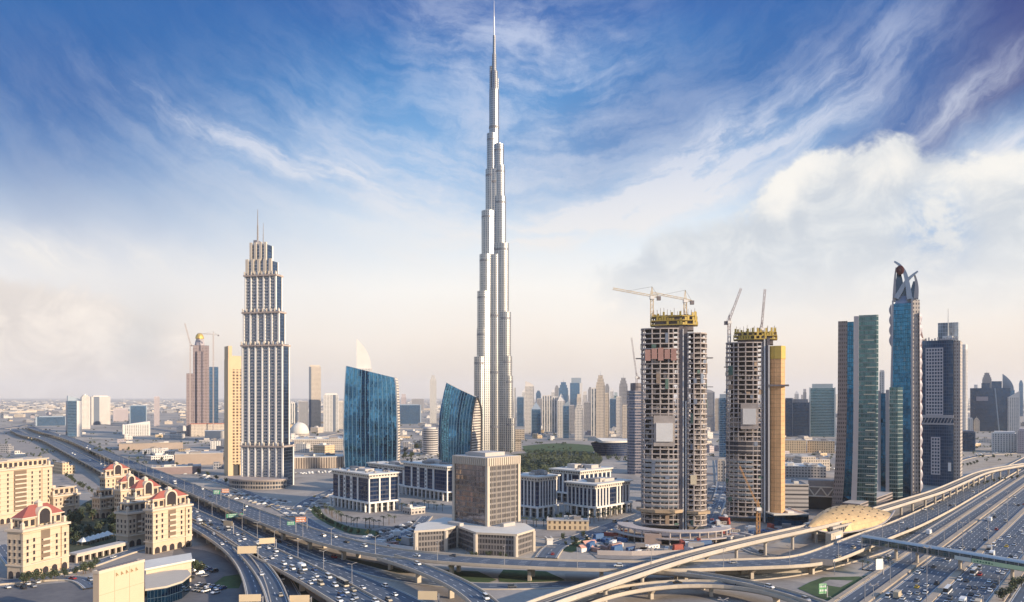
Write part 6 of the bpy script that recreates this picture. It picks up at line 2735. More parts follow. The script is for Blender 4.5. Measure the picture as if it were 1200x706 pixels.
for (xr, yr, n, lab, grp) in ZONES:
    made = 0
    tries = 0
    while made < n and tries < n * 14:
        tries += 1
        px, py = rr.uniform(*xr), rr.uniform(*yr)
        P = G(px, py)
        w, d, h = rr.uniform(12, 42), rr.uniform(12, 40), rr.choice([4, 5, 7, 8, 11, 15])
        if 'villa' in lab:
            w, d, h = rr.uniform(10, 22), rr.uniform(10, 20), rr.uniform(6, 12)
        if any((P.x - o[0]) ** 2 + (P.y - o[1]) ** 2 < (o[2] * .75 + max(w, d)) ** 2 for o in OCC):
            continue
        bad = False
        for k, (pl, wd, ln) in ROADS.items():
            if any((p.x - P.x) ** 2 + (p.y - P.y) ** 2 < (wd / 2 + max(w, d) * .75) ** 2 for p in pl[::2]):
                bad = True
                break
        if bad:
            continue
        OCC.append((P.x, P.y, max(w, d) * .6))
        made += 1
        root = thing('low_building', lab, 'building', P, rr.uniform(0, pi / 2), grp)
        q = MB()
        q.prism([(-w / 2, -d / 2), (w / 2, -d / 2), (w / 2, d / 2), (-w / 2, d / 2)], 0, h, 0, 1)
        if rr.random() < .4:
            q.prism([(-w / 2, -d / 2), (0, -d / 2), (0, d / 4), (-w / 2, d / 4)], h, h + 4, 0, 1)
        q.build('wall', [rr.choice(LM), rr.choice(RM)], root)
        q = MB()
        q.box(-w * .2, w * .1, -d * .1, d * .2, h, h + rr.uniform(1, 5))
        q.box(w * .2, w * .3, -d * .3, -d * .15, h, h + 1.6)
        q.build('roof_hut', rr.choice(RM), root)

# the far city that melts into the haze reads as one mass
q = MB()
for i in range(2600):
    Y = 4600 * (1 + rr.random() * rr.random() * 4.5)
    X_ = rr.uniform(-.78, .78) * Y
    w, d = rr.uniform(20, 80), rr.uniform(20, 70)
    h = rr.choice([5, 6, 8, 9, 12, 14])
    if rr.random() < .03 and X_ > -.1 * Y:
        w, d, h = 26, 26, rr.uniform(40, 120)
    a = rr.uniform(0, pi / 2)
    c, s_ = cos(a), sin(a)
    f = lambda x, y: (X_ + x * c - y * s_, Y + x * s_ + y * c)
    q.prism([f(-w / 2, -d / 2), f(w / 2, -d / 2), f(w / 2, d / 2), f(-w / 2, d / 2)], 0, h, i % 4, 4)
o = q.build('distant_city', [FW['cream'], FW['white'], FW['sand'], FW['grey'], M_roof])
o['kind'] = 'stuff'

# ------------------------------------------------------------------ traffic
CAR_PAINT = {
    'white': plain('car_paint_white', (.78, .78, .76), .3, .03, .5), 'silver': plain('car_paint_silver', (.46, .47, .48), .3, .03, .5, .4),
    'black': plain('car_paint_black', (.022, .022, .025), .25, .05, .5), 'grey': plain('car_paint_grey', (.14, .145, .155), .3, .05, .5, .3),
    'red': plain('car_paint_red', (.36, .035, .03), .3, .05, .5), 'blue': plain('car_paint_blue', (.04, .08, .20), .3, .05, .5), 'yellow': plain('car_paint_yellow', (.62, .42, .03), .35, .05, .5),
    'beige': plain('car_paint_beige', (.52, .44, .32), .35, .05, .5),
}
M_glasscar = plain('car_window_glass', (.02, .025, .03), .08, .05, .5)
M_tyre = plain('tyre_rubber', (.02, .02, .02), .9, .1, .5)
CARS = {}


def car_proto(kind, colour):
    Lc, Wc, H1, H2 = {'car': (4.6, 1.85, .85, 1.45), 'suv': (4.9, 1.95, 1.05, 1.85), 'van': (5.4, 2.0, 1.15, 2.3), 'bus': (11.5, 2.5, 1.2, 3.1), 'truck': (8.5, 2.45, 1.2, 3.2)}[kind]
    h, w = Lc / 2, Wc / 2
    paint = CAR_PAINT[colour]
    body = MB()
    prof = [(-h, .32), (-h + .08, .72), (-h + .12, H1), (h - .9, H1), (h - .15, H1 - .22), (h, .62), (h - .02, .32)]
    ring = lambda y, k: [(x * k, y, z_) for x, z_ in prof]
    rings = [ring(-w, .97), ring(-w + .12, 1.0), ring(w - .12, 1.0), ring(w, .97)]
    body.loft(rings, 0)
    body.face(rings[0][::-1])
    body.face(rings[-1])
    if kind == 'truck':
        body.box(-h, h - 2.2, -w, w, .95, H2, 0)
        gx0, gx1, tz = h - 2.0, h - .35, 2.5
    elif kind == 'bus':
        gx0, gx1, tz = -h + .12, h - .12, H2
    elif kind == 'van':
        gx0, gx1, tz = -h + .12, h - 1.1, H2
    elif kind == 'suv':
        gx0, gx1, tz = -h + .25, h - 1.35, H2
    else:
        gx0, gx1, tz = -h + .75, h - 1.35, H2
    s0 = .12 if kind in ('bus', 'van', 'truck') else .42
    base = [(gx0, -w + .08), (gx1, -w + .08), (gx1, w - .08), (gx0, w - .08)]
    topp = [(gx0 + s0, -w + .28), (gx1 - s0 * 1.5, -w + .28), (gx1 - s0 * 1.5, w - .28), (gx0 + s0, w - .28)]
    glass = MB()
    glass.prism(base, H1, tz - .06, 0, poly1=topp)
    body.prism(topp, tz - .06, tz, 0)
    body = body.mesh('car_body', [paint])
    glass = glass.mesh('car_windows', [M_glasscar])
    wh = MB()
    for x in (-h * .62, h * .62):
        for y in (-w, w):
            n = 10
            rg = [[(x + .34 * cos(2 * pi * i / n), y + s_, .34 + .34 * sin(2 * pi * i / n)) for i in range(n)] for s_ in (-.1, .1)]
            wh.loft(rg, 0)
            wh.face(rg[0][::-1])
            wh.face(rg[1])
    wheels = wh.mesh('car_wheels', [M_tyre])
    return body, glass, wheels


NAMES = {'car': 'car', 'suv': 'car', 'van': 'van', 'bus': 'bus', 'truck': 'truck'}
WORD = {'car': 'car', 'suv': 'tall car', 'van': 'van', 'bus': 'bus', 'truck': 'box truck'}


def add_car(kind, colour, p, heading, where, group, detail=True):
    key = (kind, colour)
    if key not in CARS:
        CARS[key] = car_proto(kind, colour)
    b, gl, wh = CARS[key]
    o = bpy.data.objects.new(NAMES[kind], b)
    COL.objects.link(o)
    o.location = p
    o.rotation_euler = (0, 0, heading)
    tag(o, '%s %s %s' % (colour, WORD[kind], where), NAMES[kind], group)
    if detail:
        for nm, me in (('window_glass', gl), ('wheel_set', wh)):
            c = bpy.data.objects.new(nm, me)
            COL.objects.link(c)
            c.parent = o


crr = random.Random(5)


def pick():
    col = crr.choices(['white', 'silver', 'black', 'grey', 'red', 'blue', 'beige', 'yellow'], [46, 14, 12, 11, 3, 4, 6, 3])[0]
    kind = crr.choices(['car', 'suv', 'van', 'bus', 'truck'], [58, 26, 9, 2, 5])[0]
    if kind in ('van', 'bus', 'truck'):
        col = crr.choice(['white', 'white', 'white', 'beige', 'silver'])
    return kind, col


FAR_CARS = []


def traffic(key, n, where, group, side=None, lo=0.0, hi=1.0, reverse=False, power=1.5):
    pl, width, lanes = ROADS[key]
    ns = normals(pl)
    vis = []
    for i in range(len(pl) - 1):
        p = pl[i]
        if p.y < 250:
            continue
        py = HOR + F * (CAM_H - p.z) / p.y
        px = 600 + F * p.x / p.y
        if -5 < px < 1205 and py < 712:
            vis.append(i)
    if not vis:
        return
    a, b = int(len(vis) * lo), max(int(len(vis) * hi), 1)
    vis = vis[a:b]
    edge = .6
    lw = (width - 2 * edge) / lanes
    used = []
    t = 0
    # nearer stretches show more of their cars
    w = [(700.0 / pl[i].y) ** power for i in vis]
    made = 0
    while made < n and t < n * 12:
        t += 1
        i = crr.choices(vis, w)[0]
        ln = crr.randrange(lanes) if side is None else crr.choice(side)
        if any(abs(i - u_[0]) < 1.5 and u_[1] == ln for u_ in used):
            continue
        used.append((i, ln))
        off = -width / 2 + edge + lw * (ln + .5) + crr.uniform(-.35, .35)
        f = crr.random()
        p = pl[i].lerp(pl[i + 1], f * .6) + ns[i] * off
        d = pl[i + 1] - pl[i]
        hd = atan2(d.y, d.x) + (pi if (reverse or (ln < lanes / 2 and key in ('left_main', 'far_viaduct'))) else 0)
        k, c = pick()
        made += 1
        if p.y > 1050:
            FAR_CARS.append((k, c, p.copy(), hd))
            continue
        add_car(k, c, p, hd, where, group, detail=p.y < 900)


traffic('near_viaduct', 84, 'on the crowded near left viaduct', 'cars on the near left viaduct', power=3.4)
traffic('far_viaduct', 44, 'on the far viaduct that curves past the offices', 'cars on the far viaduct')
traffic('left_main', 34, 'on the ground level road between the left viaducts', 'cars between the left viaducts')
traffic('left_service', 8, 'on the service road under the far viaduct', 'cars on the service road')
traffic('left_ramp', 5, 'on the outer curved ramp at lower left', 'cars on the lower left ramps')
traffic('left_ramp_inner', 3, 'on the inner curved ramp at lower left', 'cars on the lower left ramps')
traffic('mid_ramp', 2, 'on the curving ramp at bottom middle', 'cars on the bottom middle ramp')
traffic('front_curve', 4, 'on the low curved flyover before the metro line', 'cars on the front flyovers')
traffic('front_spur', 2, 'on the thin flyover before the metro line', 'cars on the front flyovers')
traffic('highway_near', 40, 'on the near carriageway of the wide right highway', 'cars on the right highway, near carriageway', reverse=False)
traffic('highway_far', 42, 'on the middle carriageway of the wide right highway', 'cars on the right highway, middle carriageway', reverse=True)
traffic('highway_side', 22, 'on the outer carriageway of the wide right highway', 'cars on the right highway, outer carriageway', reverse=True)
traffic('outer_service', 6, 'on the outermost service road at right', 'cars on the outermost road', reverse=True)
traffic('slip_road', 5, 'on the slip road beside the right highway', 'cars on the slip road')
traffic('station_loop', 3, 'on the loop road round the gold station', 'cars on the station loop')
for k_ in ('lane0', 'lane2', 'lane5', 'lane6', 'lane7', 'lane8'):
    traffic(k_, 3, 'on a side lane between the blocks', 'cars on the side lanes')
# the queue beside the flower beds
pl, w_, l_ = ROADS['queue_road']
for i in range(11):
    p = L(-111.5 + (i % 2) * .3, 268 + i * 9.5 + crr.uniform(-1.5, 1.5), pl[0].z)
    col = ['white', 'silver', 'white', 'yellow', 'grey', 'white', 'silver', 'white', 'white', 'black', 'white'][i]
    add_car('suv' if i % 3 == 0 else 'car', col, p, atan2(SZ[1], SZ[0]), 'queueing in line beside the magenta flower bed', 'cars queueing beside the flower bed')
add_car('bus', 'white', L(-111.4, 252, pl[0].z), atan2(SZ[1], SZ[0]), 'at the tail of the queue beside the magenta flower bed', 'buses')
add_car('bus', 'white', G(329, 679, 0) + Vector((0, 0, .5)), 2.0, 'under the inner curved ramp at lower left', 'buses')
# parked cars
for (c0, c1, rows, n, where) in [
        (G(212, 662), G(250, 678), 3, 7, 'parked in the lot right of the showroom'), (G(222, 690), G(262, 696), 2, 7, 'parked in the lot at the bottom left edge'),
        (G(14, 692), G(60, 684), 2, 4, 'parked by the lower left apartment block'), (G(455, 640), G(500, 630), 3, 7, 'parked left of the beige office podium'),
        (G(300, 590), G(335, 600), 2, 6, 'parked at the foot of the twin mast tower')]:
    d = c1 - c0
    nn = Vector((d.y, -d.x, 0)).normalized()
    for r in range(rows):
        for i in range(n):
            if crr.random() < .25:
                continue
            p = c0 + d * (i / n) + nn * (r * 8.0 - 6) + Vector((0, 0, .35))
            k, c = pick()
            add_car('car' if k in ('bus', 'truck') else k, c, p, atan2(nn.y, nn.x), where, 'cars ' + where, detail=p.y < 700)
lots = [((346, 603), (404, 573), 5, 9), ((252, 577), (336, 592), 4, 16), ((826, 612), (848, 566), 4, 12), ((440, 632), (500, 612), 4, 12), ((920, 551), (972, 549), 4, 18), ((345, 556), (398, 553), 3, 14),
        ((600, 596), (640, 592), 3, 10), ((190, 548), (262, 566), 3, 16), ((476, 545), (510, 530), 4, 10), ((760, 560), (800, 540), 4, 10), ((1136, 536), (1200, 524), 3, 16), ((700, 600), (738, 590), 3, 8)]
for (a_, b_, rows_, n_) in lots:
    A_, B_ = G(*a_), G(*b_)
    d_ = B_ - A_
    nn_ = Vector((d_.y, -d_.x, 0)).normalized()
    for r_i in range(rows_):
        for i_ in range(n_):
            if crr.random() < .3:
                continue
            k_c = pick()
            FAR_CARS.append((k_c[0], k_c[1], A_ + d_ * (i_ / n_) + nn_ * (r_i * 7.0 - 8) + Vector((0, 0, .3)), atan2(nn_.y, nn_.x)))
q = MB()
far_m = {}
for (k, c, p, hd) in FAR_CARS:
    ca, sa = cos(hd), sin(hd)
    f = lambda x, y: (p.x + x * ca - y * sa, p.y + x * sa + y * ca)
    mi = {'white': 0, 'silver': 1, 'beige': 0}.get(c, 2)
    q.prism([f(-2.3, -.95), f(2.3, -.95), f(2.3, .95), f(-2.3, .95)], p.z + .3, p.z + .9, mi)
    q.prism([f(-1.6, -.8), f(1.0, -.8), f(1.0, .8), f(-1.6, .8)], p.z + .9, p.z + 1.5, mi)
if FAR_CARS:
    o = q.build('distant_traffic', [CAR_PAINT['white'], CAR_PAINT['silver'], CAR_PAINT['grey']])
    o['kind'] = 'stuff'

# ------------------------------------------------------------------ trees
M_bark = plain('tree_bark', (.12, .09, .065), .9, .2, .5)


def leaf_mat(name, c1, c2):
    m, g, b = new_mat(name)
    co = g.new('ShaderNodeTexCoord').outputs['Object']
    n = g.noise(co, .9, 4, .6)
    inf = g.new('ShaderNodeObjectInfo').outputs['Random']
    k = g.add(g.mul(n, .8), g.mul(inf, .25))
    g.links.new(g.mix(g.step(k, .3, .8), c1, c2), b.inputs['Base Color'])
    b.inputs['Roughness'].default_value = .75
    return m


M_leaf = leaf_mat('dusty_leaves', (.034, .052, .028), (.085, .108, .055))
M_palm = leaf_mat('palm_leaves', (.035, .050, .022), (.085, .100, .045))
trr = random.Random(9)


def make_tree():
    t = thing('tree', 'round dusty green tree', 'tree')
    q = MB()
    q.cyl(0, 0, 0, 2.6, .22, .14, 7)
    for i in range(5):
        a = i * 1.26 + .3
        q.bar((0, 0, 2.0), (1.3 * cos(a), 1.3 * sin(a), 3.9), .13)
    q.build('trunk', M_bark, t)
    q = MB()
    for c in range(13):
        a = trr.uniform(0, 2 * pi)
        r = trr.uniform(.2, 1.9)
        cx, cy, cz = r * cos(a), r * sin(a), trr.uniform(2.7, 5.6) - r * .35
        s = trr.uniform(.7, 1.25)
        for k in range(24):
            v = Vector((trr.gauss(0, 1), trr.gauss(0, 1), trr.gauss(0, .8)))
            v = v.normalized() * s * trr.uniform(.5, 1.05)
            p = Vector((cx, cy, cz)) + v
            e1 = Vector((trr.gauss(0, 1), trr.gauss(0, 1), trr.gauss(0, 1))).normalized() * trr.uniform(.22, .46)
            e2 = Vector((trr.gauss(0, 1), trr.gauss(0, 1), trr.gauss(0, 1))).normalized() * trr.uniform(.22, .46)
            q.face([p - e1, p + e2, p + e1, p - e2])
    q.build('crown', M_leaf, t)
    return t


def make_palm():
    t = thing('palm_tree', 'slim palm', 'palm tree')
    q = MB()
    q.cyl(0, 0, 0, 6.2, .24, .18, 7)
    q.build('trunk', M_bark, t)
    q = MB()
    for i in range(18):
        a = i * 2.4
        el_ = trr.uniform(-.1, 1.0)
        pts = []
        for k in range(5):
            s = k / 4
            r = 2.7 * s
            pts.append(Vector((r * cos(a) * cos(el_ * .6), r * sin(a) * cos(el_ * .6), 6.2 + r * sin(el_) - 1.9 * s * s)))
        side = Vector((-sin(a), cos(a), 0))
        for k in range(4):
            w0, w1 = .42 * (1 - k / 4.6), .42 * (1 - (k + 1) / 4.6)
            q.face([pts[k] - side * w0 - Vector((0, 0, .12)), pts[k], pts[k + 1], pts[k + 1] - side * w1 - Vector((0, 0, .12))])
            q.face([pts[k], pts[k] + side * w0 - Vector((0, 0, .12)), pts[k + 1] + side * w1 - Vector((0, 0, .12)), pts[k + 1]])
    q.build('crown', M_palm, t)
    return t


TREE, PALM = make_tree(), make_palm()
_first = {'tree': True, 'palm': True}


def plant(kind, p, label, group, s=1.0):
    src = TREE if kind == 'tree' else PALM
    if _first[kind]:
        _first[kind] = False
        o = src
        o.location = p
        o.scale = (s,) * 3
        o['label'], o['group'] = label, group
    else:
        o = dup(src, p, trr.uniform(0, 6.28), s, label, group)
    o.scale = (s * trr.uniform(.9, 1.1), s * trr.uniform(.9, 1.1), s * trr.uniform(.85, 1.15))


def inside(px, py, poly):
    c = False
    n = len(poly)
    for i in range(n):
        (x0, y0), (x1, y1) = poly[i], poly[(i + 1) % n]
        if (y0 > py) != (y1 > py) and px < (x1 - x0) * (py - y0) / (y1 - y0) + x0:
            c = not c
    return c


def grove(kind, poly, n, label, group, s=1.0):
    xs, ys = [p[0] for p in poly], [p[1] for p in poly]
    made = tries = 0
    while made < n and tries < 4000:
        tries += 1
        x, y = trr.uniform(min(xs), max(xs)), trr.uniform(min(ys), max(ys))
        if inside(x, y, poly):
            plant(kind, G(x, y), label, group, s * trr.uniform(.75, 1.25))
            made += 1


def avenue(kind, pts, n, label, group, s=1.0):
    P = [G(*p) for p in pts]
    seg = spline(P, 3.0)
    for i in range(n):
        p = seg[min(len(seg) - 1, int(i * len(seg) / n))] + Vector((trr.uniform(-1, 1), trr.uniform(-1, 1), 0))
        plant(kind, p, label, group, s * trr.uniform(.85, 1.15))


grove('tree', [(66, 645), (76, 612), (110, 588), (138, 596), (134, 632), (98, 640)], 40, 'tree in the dark garden among the red roofed blocks', 'trees of the dark garden', 1.5)
avenue('tree', [(28, 686), (60, 681), (100, 672), (112, 664)], 14, 'tree along the street before the lone red roofed block', 'street trees at lower left', 1.1)
avenue('tree', [(172, 706), (180, 701), (192, 700)], 4, 'leafy tree at the bottom edge by the windowless building', 'trees by the windowless building', 1.3)
avenue('tree', [(226, 672), (230, 670), (236, 672)], 4, 'tree in the car park right of the showroom', 'car park trees', 1.2)
avenue('tree', [(180, 690), (200, 688), (222, 683)], 7, 'shrubby tree along the showroom front', 'trees of the showroom', .9)
avenue('tree', [(78, 560), (96, 572), (112, 580)], 10, 'tree on the strip left of the near viaduct', 'trees left of the near viaduct', 1.1)
grove('tree', [(92, 522), (110, 519), (134, 527), (128, 536), (108, 536)], 9, 'tree in the dark clump between the far left roads', 'trees between the far left roads', 1.8)
avenue('tree', [(140, 525), (190, 540), (240, 558), (290, 577)], 18, 'tree along the far side of the far viaduct', 'trees along the far viaduct', 1.2)
avenue('palm', [(380, 600), (400, 612), (432, 620), (468, 612)], 22, 'palm round the terrace of the nearest navy office block', 'palms of the navy office block')
avenue('tree', [(368, 600), (384, 614), (412, 626), (450, 630)], 20, 'tree on the curved lawn of the nearest navy office block', 'trees on the curved lawn', .8)
avenue('palm', [(470, 600), (500, 596), (520, 600)], 9, 'palm on the plaza between the navy blocks', 'palms of the plaza')
avenue('palm', [(604, 612), (630, 618), (660, 615), (692, 614), (716, 607), (738, 600)], 24, 'palm along the finned office blocks', 'palms of the finned office blocks')
avenue('tree', [(640, 610), (668, 608), (690, 612)], 10, 'small tree on the terrace of the finned office blocks', 'terrace trees', .8)
avenue('tree', [(548, 655), (575, 652), (600, 654.5)], 7, 'bush like tree at the foot of the beige office podium', 'trees at the beige office', .6)
grove('tree', [(655, 634), (680, 629), (694, 634), (670, 646)], 8, 'tree on the small lawn left of the ringed building site', 'trees on the small lawn', .8)
avenue('tree', [(1140, 572), (1170, 565), (1198, 560)], 9, 'tree on the green strip under the far right metro track', 'trees under the far right track', .8)
avenue('tree', [(1090, 556), (1120, 550), (1150, 543)], 12, 'shrub on the sandy slope by the far right towers', 'shrubs on the sandy slope', 1.0)
avenue('tree', [(1176, 706), (1190, 694), (1200, 684)], 4, 'dark shrub in the lower right corner', 'shrubs in the lower right corner', 1.2)
avenue('palm', [(1010, 668), (1030, 664), (1046, 660)], 5, 'palm beside the magenta flower beds', 'palms by the flower beds', .8)
grove('tree', [(345, 520), (400, 508), (400, 500), (345, 505)], 10, 'tree among the mall roofs behind the glass slabs', 'trees among the mall roofs', 1.5)
grove('tree', [(466, 540), (500, 540), (512, 520), (480, 512), (466, 520)], 16, 'tree in the dark gardens right of the wide glass slab', 'trees right of the wide glass slab', 1.7)
grove('tree', [(920, 555), (975, 552), (975, 540), (920, 543)], 14, 'tree in the car park beyond the grey hall', 'trees beyond the grey hall', 1.2)

# the park round the tallest tower reads as one wood
q = MB()
wrr = random.Random(21)
park = [(600, 559), (604, 540), (640, 534), (690, 533), (706, 541), (672, 558)]
for i in range(300):
    while True:
        x, y = wrr.uniform(598, 708), wrr.uniform(532, 560)
        if inside(x, y, park):
            break
    P = G(x, y)
    s = wrr.uniform(2.2, 4.6)
    hgt = wrr.uniform(3.0, 8.0)
    for k in range(26):
        v = Vector((wrr.gauss(0, 1), wrr.gauss(0, 1), wrr.gauss(0, .8))).normalized() * s * wrr.uniform(.5, 1.05)
        p = P + Vector((0, 0, hgt)) + v
        e1 = Vector((wrr.gauss(0, 1), wrr.gauss(0, 1), wrr.gauss(0, 1))).normalized() * wrr.uniform(.6, 1.3)
        e2 = Vector((wrr.gauss(0, 1), wrr.gauss(0, 1), wrr.gauss(0, 1))).normalized() * wrr.uniform(.6, 1.3)
        q.face([p - e1, p + e2, p + e1, p - e2])
o = q.build('park_woodland', M_leaf)
o['kind'] = 'stuff'
# scrub and hedges scattered over the far plain, countless
q = MB()
for i in range(1500):
    y = wrr.uniform(472, 545)
    x = wrr.uniform(-10, 1210)
    P = G(x, y)
    if any((P.x - o_[0]) ** 2 + (P.y - o_[1]) ** 2 < (o_[2] * .6 + 6) ** 2 for o_ in OCC):
        continue
    bad = False
    for k_, (pl, wd, ln) in ROADS.items():
        if any((p.x - P.x) ** 2 + (p.y - P.y) ** 2 < (wd / 2 + 8) ** 2 for p in pl[::3]):
            bad = True
            break
    if bad:
        continue
    s = wrr.uniform(1.5, 3.2)
    for j in range(wrr.randrange(1, 4)):
        c = P + Vector((wrr.gauss(0, 6), wrr.gauss(0, 6), s))
        for k in range(12):
            v = Vector((wrr.gauss(0, 1), wrr.gauss(0, 1), wrr.gauss(0, .7))).normalized() * s * wrr.uniform(.4, 1.0)
            p = c + v
            e1 = Vector((wrr.gauss(0, 1), wrr.gauss(0, 1), wrr.gauss(0, 1))).normalized() * s * .45
            e2 = Vector((wrr.gauss(0, 1), wrr.gauss(0, 1), wrr.gauss(0, 1))).normalized() * s * .45
            q.face([p - e1, p + e2, p + e1, p - e2])
o = q.build('plain_vegetation', M_leaf)
o['kind'] = 'stuff'

# ------------------------------------------------------------------ lamps, signs, hoardings, site clutter
M_pole = plain('galvanised_pole', (.33, .33, .34), .5, .05, .2, .3)


def make_lamp(h, arms):
    t = thing('street_lamp', 'street lamp', 'street lamp')
    q = MB()
    q.cyl(0, 0, 0, h, .2, .1, 7)
    q.build('pole', M_pole, t)
    for a in range(arms):
        an = 2 * pi * a / arms
        q = MB()
        q.bar((0, 0, h - .2), (1.9 * cos(an), 1.9 * sin(an), h + .35), .12)
        arm = q.build('arm', M_pole, t)
        q = MB()
        q.box(1.4, 2.5, -.22, .22, h + .26, h + .44)
        hd = q.build('lamp_head', M_grey, arm)
        hd.rotation_euler = (0, 0, an)
    return t


LAMP2, MASTL = make_lamp(11.0, 2), make_lamp(26.0, 4)
lamp_used = {}


def lamp(src, p, rz, label, group):
    if src.name not in lamp_used:
        lamp_used[src.name] = 1
        src.location = p
        src.rotation_euler = (0, 0, rz)
        src['label'], src['group'] = label, group
    else:
        dup(src, p, rz, None, label, group)


for lat, lab in ((-104.2, 'double armed lamp in the sandy strip left of the near carriageway'), (-54.8, 'double armed lamp in the strip right of the middle carriageway')):
    for k in range(9):
        lamp(LAMP2, L(lat, 300 + k * 48, 1.0), atan2(SZ[1], SZ[0]) + pi / 2, lab, lab + ', in line')
for k in range(5):
    lamp(MASTL, L(-80.6, 318 + k * 95, 1.1), .4, 'tall four armed mast in the median of the right highway', 'tall masts of the right highway')
lamp(MASTL, L(-117, 262, .8), .4, 'tall four armed mast standing near the bottom edge beside the queue of cars', 'single mast by the queue')
for key, lab, gap in (('near_viaduct', 'double armed lamp along the crowded near left viaduct', 34), ('far_viaduct', 'double armed lamp along the far viaduct', 36)):
    pl, wd, _ = ROADS[key]
    ns = normals(pl)
    acc = 0
    for i in range(1, len(pl) - 1):
        acc += (pl[i] - pl[i - 1]).length
        if acc > gap and 300 < pl[i].y < 1100:
            acc = 0
            lamp(LAMP2, pl[i] + ns[i] * (wd / 2 + .1) * (1 if key == 'far_viaduct' else -1), atan2(ns[i].y, ns[i].x), lab, 'lamps of the ' + ('far' if key == 'far_viaduct' else 'near') + ' viaduct')

M_signback = plain('sign_back_cream', (.62, .50, .33), .6, .06, .2)
M_signgreen = plain('sign_green', (.015, .26, .13), .45, .05, .2)
M_signwhite = plain('sign_white_marks', (.75, .75, .72), .5, .03, .3)
M_signorange = plain('sign_orange', (.58, .20, .07), .5, .05, .2)


def road_sign(label, px, py, z0, w, h, yaw, face, up=5.0, marks=False, two=0):
    """sign board on a bracket post; px, py is the middle of the board, z0 the height it stands on"""
    P = G(px, py, z0 + up + h / 2)
    root = thing('road_sign', label, 'road sign', (P.x, P.y, z0), yaw)
    q = MB()
    q.box(-w / 2, w / 2, -.12, .12, up, up + h)
    bd = q.build('board', face, root)
    if marks:
        q = MB()
        for r in range(2):
            x = -w * .42
            mr = random.Random(int(px) + r)
            while x < w * .36:
                l_ = mr.uniform(.3, .9)
                q.box(x, x + l_, -.16, -.12, up + h * (.22 + .40 * r), up + h * (.22 + .40 * r) + h * .2)
                x += l_ + .3
        q.box(-w * .47, w * .47, -.15, -.12, up + h * .93, up + h * .96)
        q.box(-w * .47, w * .47, -.15, -.12, up + h * .04, up + h * .07)
        q.build('sign_lettering', M_signwhite, bd)
    q = MB()
    for s in (-1, 1):
        q.bar((s * w * .3, .3, up), (s * w * .3, .3, up + h), .25)
    q.build('back_rails', M_pole, bd)
    q = MB()
    q.bar((w * .5 + .7, .4, 0), (w * .5 + .7, .4, up + h * .7), .5)
    q.bar((w * .5 + .7, .4, up + h * .5), (-w * .45, .4, up + h * .5), .35)
    q.build('post', M_pole, root)
    return root


A45 = radians(-32)
road_sign('cream backed road sign over the crowded near viaduct, farther left', 267, 613.5, 7.2, 9, 3.6, A45, M_signback)
road_sign('cream backed road sign over the crowded near viaduct, nearer right', 313, 634, 7.2, 9, 3.4, radians(20), M_signback)
road_sign('wide cream backed sign where the curved ramps part at lower left', 289.5, 644.5, 7.2, 10.5, 4.2, radians(8), M_signback, up=3.5)
road_sign('cream backed road sign at the bottom edge left of the middle', 351, 702, .5, 9, 3.4, radians(5), M_signback)
road_sign('cream road sign above the curved ramp at the bottom edge', 293, 701, 6, 9.5, 3.2, radians(5), M_signback, up=3.0)
road_sign('cream sign gantry before the curving ramp at bottom middle', 501, 698, .6, 9, 4.0, radians(-4), M_signback)
road_sign('long green direction sign over the ground level road', 275, 604.5, .5, 12, 3.0, radians(18), M_signgreen, marks=True, up=5.5)
road_sign('green direction sign left of an orange one on the far viaduct', 254, 577, 8.2, 5.5, 3.6, radians(10), M_signgreen, marks=True)
road_sign('orange faced sign on the far viaduct by the twin mast tower', 264, 575.5, 8.2, 6, 3.6, radians(10), M_signorange, marks=True)
road_sign('orange faced sign on the far viaduct before the nearest navy office block', 352.5, 609, 8.2, 7, 3.6, radians(10), M_signorange, marks=True)
road_sign('small green sign left of the orange one on the far viaduct', 341, 613.5, 8.2, 5, 2.4, radians(10), M_signgreen, marks=True)
road_sign('pale board on the lawn left of the queue of cars', 1030.5, 661.5, .4, 5, 6, radians(20), M_signwhite, up=3)
road_sign('small green board on the lawn by the magenta flower bed', 964, 690, .4, 4, 5, radians(10), plain('kiosk_green', (.14, .42, .16), .6, .05, .2), up=2, marks=True)
road_sign('grey lattice sign gantry over the loop road near the gold station', 963, 659, .5, 12, 3.5, radians(-15), M_grey, up=5)


def hoarding(label, pts, h, mat):
    P = [G(*p) for p in pts]
    loc = P[0].copy()
    root = thing('hoarding', label, 'hoarding', loc)
    q = MB()
    for a, b in zip(P[:-1], P[1:]):
        a, b = a - loc, b - loc
        d = (b - a).normalized()
        nn = Vector((-d.y, d.x, 0)) * .15
        q.prism([(a.x - nn.x, a.y - nn.y), (b.x - nn.x, b.y - nn.y), (b.x + nn.x, b.y + nn.y), (a.x + nn.x, a.y + nn.y)], 0, h, 0)
    q.build('fence_panel', mat, root)
    q = MB()
    for a, b in zip(P[:-1], P[1:]):
        n = max(2, int((b - a).length / 5))
        for i in range(n + 1):
            c = a.lerp(b, i / n) - loc
            q.bar((c.x, c.y + .35, 0), (c.x, c.y + .35, h + .3), .2)
    q.build('post_row', M_pole, root)


hoarding('white site hoarding along the far viaduct before the car park', [(418, 639), (440, 641), (458, 645), (489, 649)], 4.0, M_white)
hoarding('pale site hoarding in front of the ringed building site', [(700, 651), (740, 652), (790, 651), (850, 648)], 3.2, plain('hoarding_pale', (.50, .44, .40), .8, .2, .1))

# containers, cabins and stacks on the building sites
CL = [('white', M_white), ('red', plain('container_red', (.34, .07, .05), .6, .15, .3)), ('blue', plain('container_blue', (.05, .12, .26), .6, .15, .3)),
      ('salmon', plain('container_salmon', (.36, .22, .18), .7, .15, .3)), ('grey', M_grey), ('white', M_white), ('tan', M_roof)]
srr = random.Random(3)


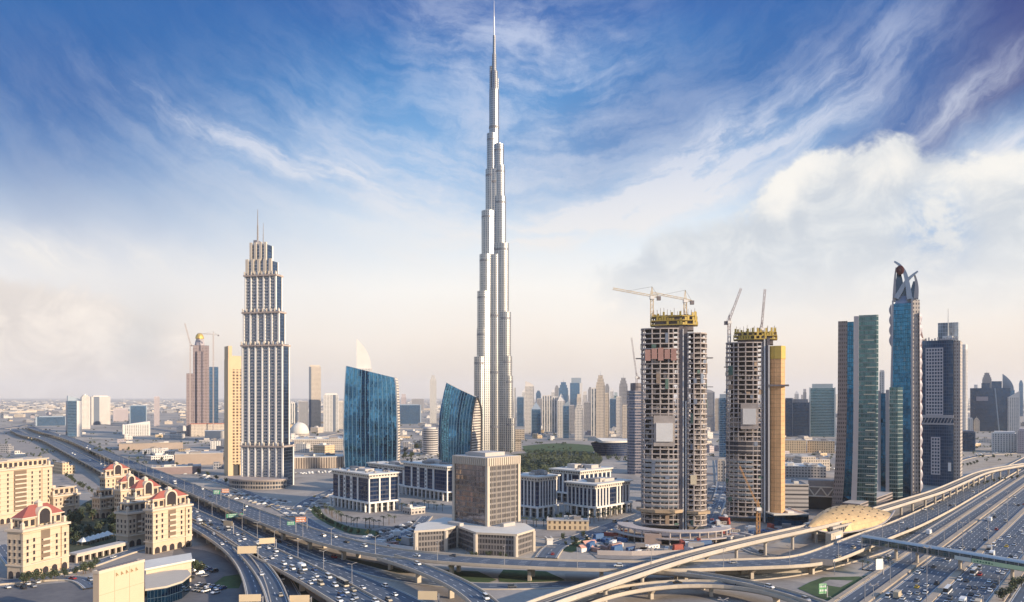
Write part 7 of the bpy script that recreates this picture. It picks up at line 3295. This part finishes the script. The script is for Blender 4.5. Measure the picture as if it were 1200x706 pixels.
def cabin(nm, mat, p, rz, lab, grp, two=False):
    o = thing('site_cabin', lab, 'site cabin', p, rz, grp)
    q = MB()
    l_, w, h = srr.uniform(2.6, 6), 1.25, 2.6
    q.box(-l_, l_, -w, w, .15, h)
    if two:
        q.box(-l_ * .9, l_ * .9, -w, w, h + .05, 2 * h)
    q.build('body', mat, o)
    q = MB()
    for i in range(-1, 2):
        q.box(l_ * .5 * i - .5, l_ * .5 * i + .5, -w - .04, -w + .02, 1.1, 2.0)
    q.build('window', M_pane, o)


for (poly, n, where) in (([(690, 648), (700, 630), (735, 615), (742, 622), (728, 650)], 34, 'left of the ringed building site'), ([(826, 616), (850, 606), (862, 622), (930, 622), (880, 640), (845, 640)], 46, 'between the two concrete towers'),
                         ([(440, 636), (470, 630), (480, 640), (460, 645)], 8, 'by the white site hoarding'), ([(735, 646), (800, 640), (835, 640), (820, 649), (740, 650)], 26, 'on the ringed podium ground')):
    xs, ys = [p[0] for p in poly], [p[1] for p in poly]
    made = 0
    while made < n:
        x, y = srr.uniform(min(xs), max(xs)), srr.uniform(min(ys), max(ys))
        if not inside(x, y, poly):
            continue
        made += 1
        nm, mat = srr.choice(CL)
        cabin(nm, mat, G(x, y) + Vector((0, 0, .3)), srr.uniform(0, pi), '%s container or cabin %s' % (nm, where), 'site cabins ' + where, srr.random() < .3)


# salmon roofed tents by the ringed site
for i, (x, y) in enumerate(((686, 646), (690, 641))):
    o = thing('site_tent', 'salmon pitched site tent beside the small lawn, %s' % ('nearer one' if i == 0 else 'farther one'), 'tent', G(x, y), .5)
    q = MB()
    q.face([(-5, -3, 2.6), (5, -3, 2.6), (5, 0, 4.4), (-5, 0, 4.4)])
    q.face([(5, 3, 2.6), (-5, 3, 2.6), (-5, 0, 4.4), (5, 0, 4.4)])
    q.build('roof', plain('tent_salmon', (.60, .32, .24), .8, .1, .2), o)
    q = MB()
    q.box(-4.9, 4.9, -2.9, 2.9, 0, 2.6)
    q.build('wall', M_white, o)
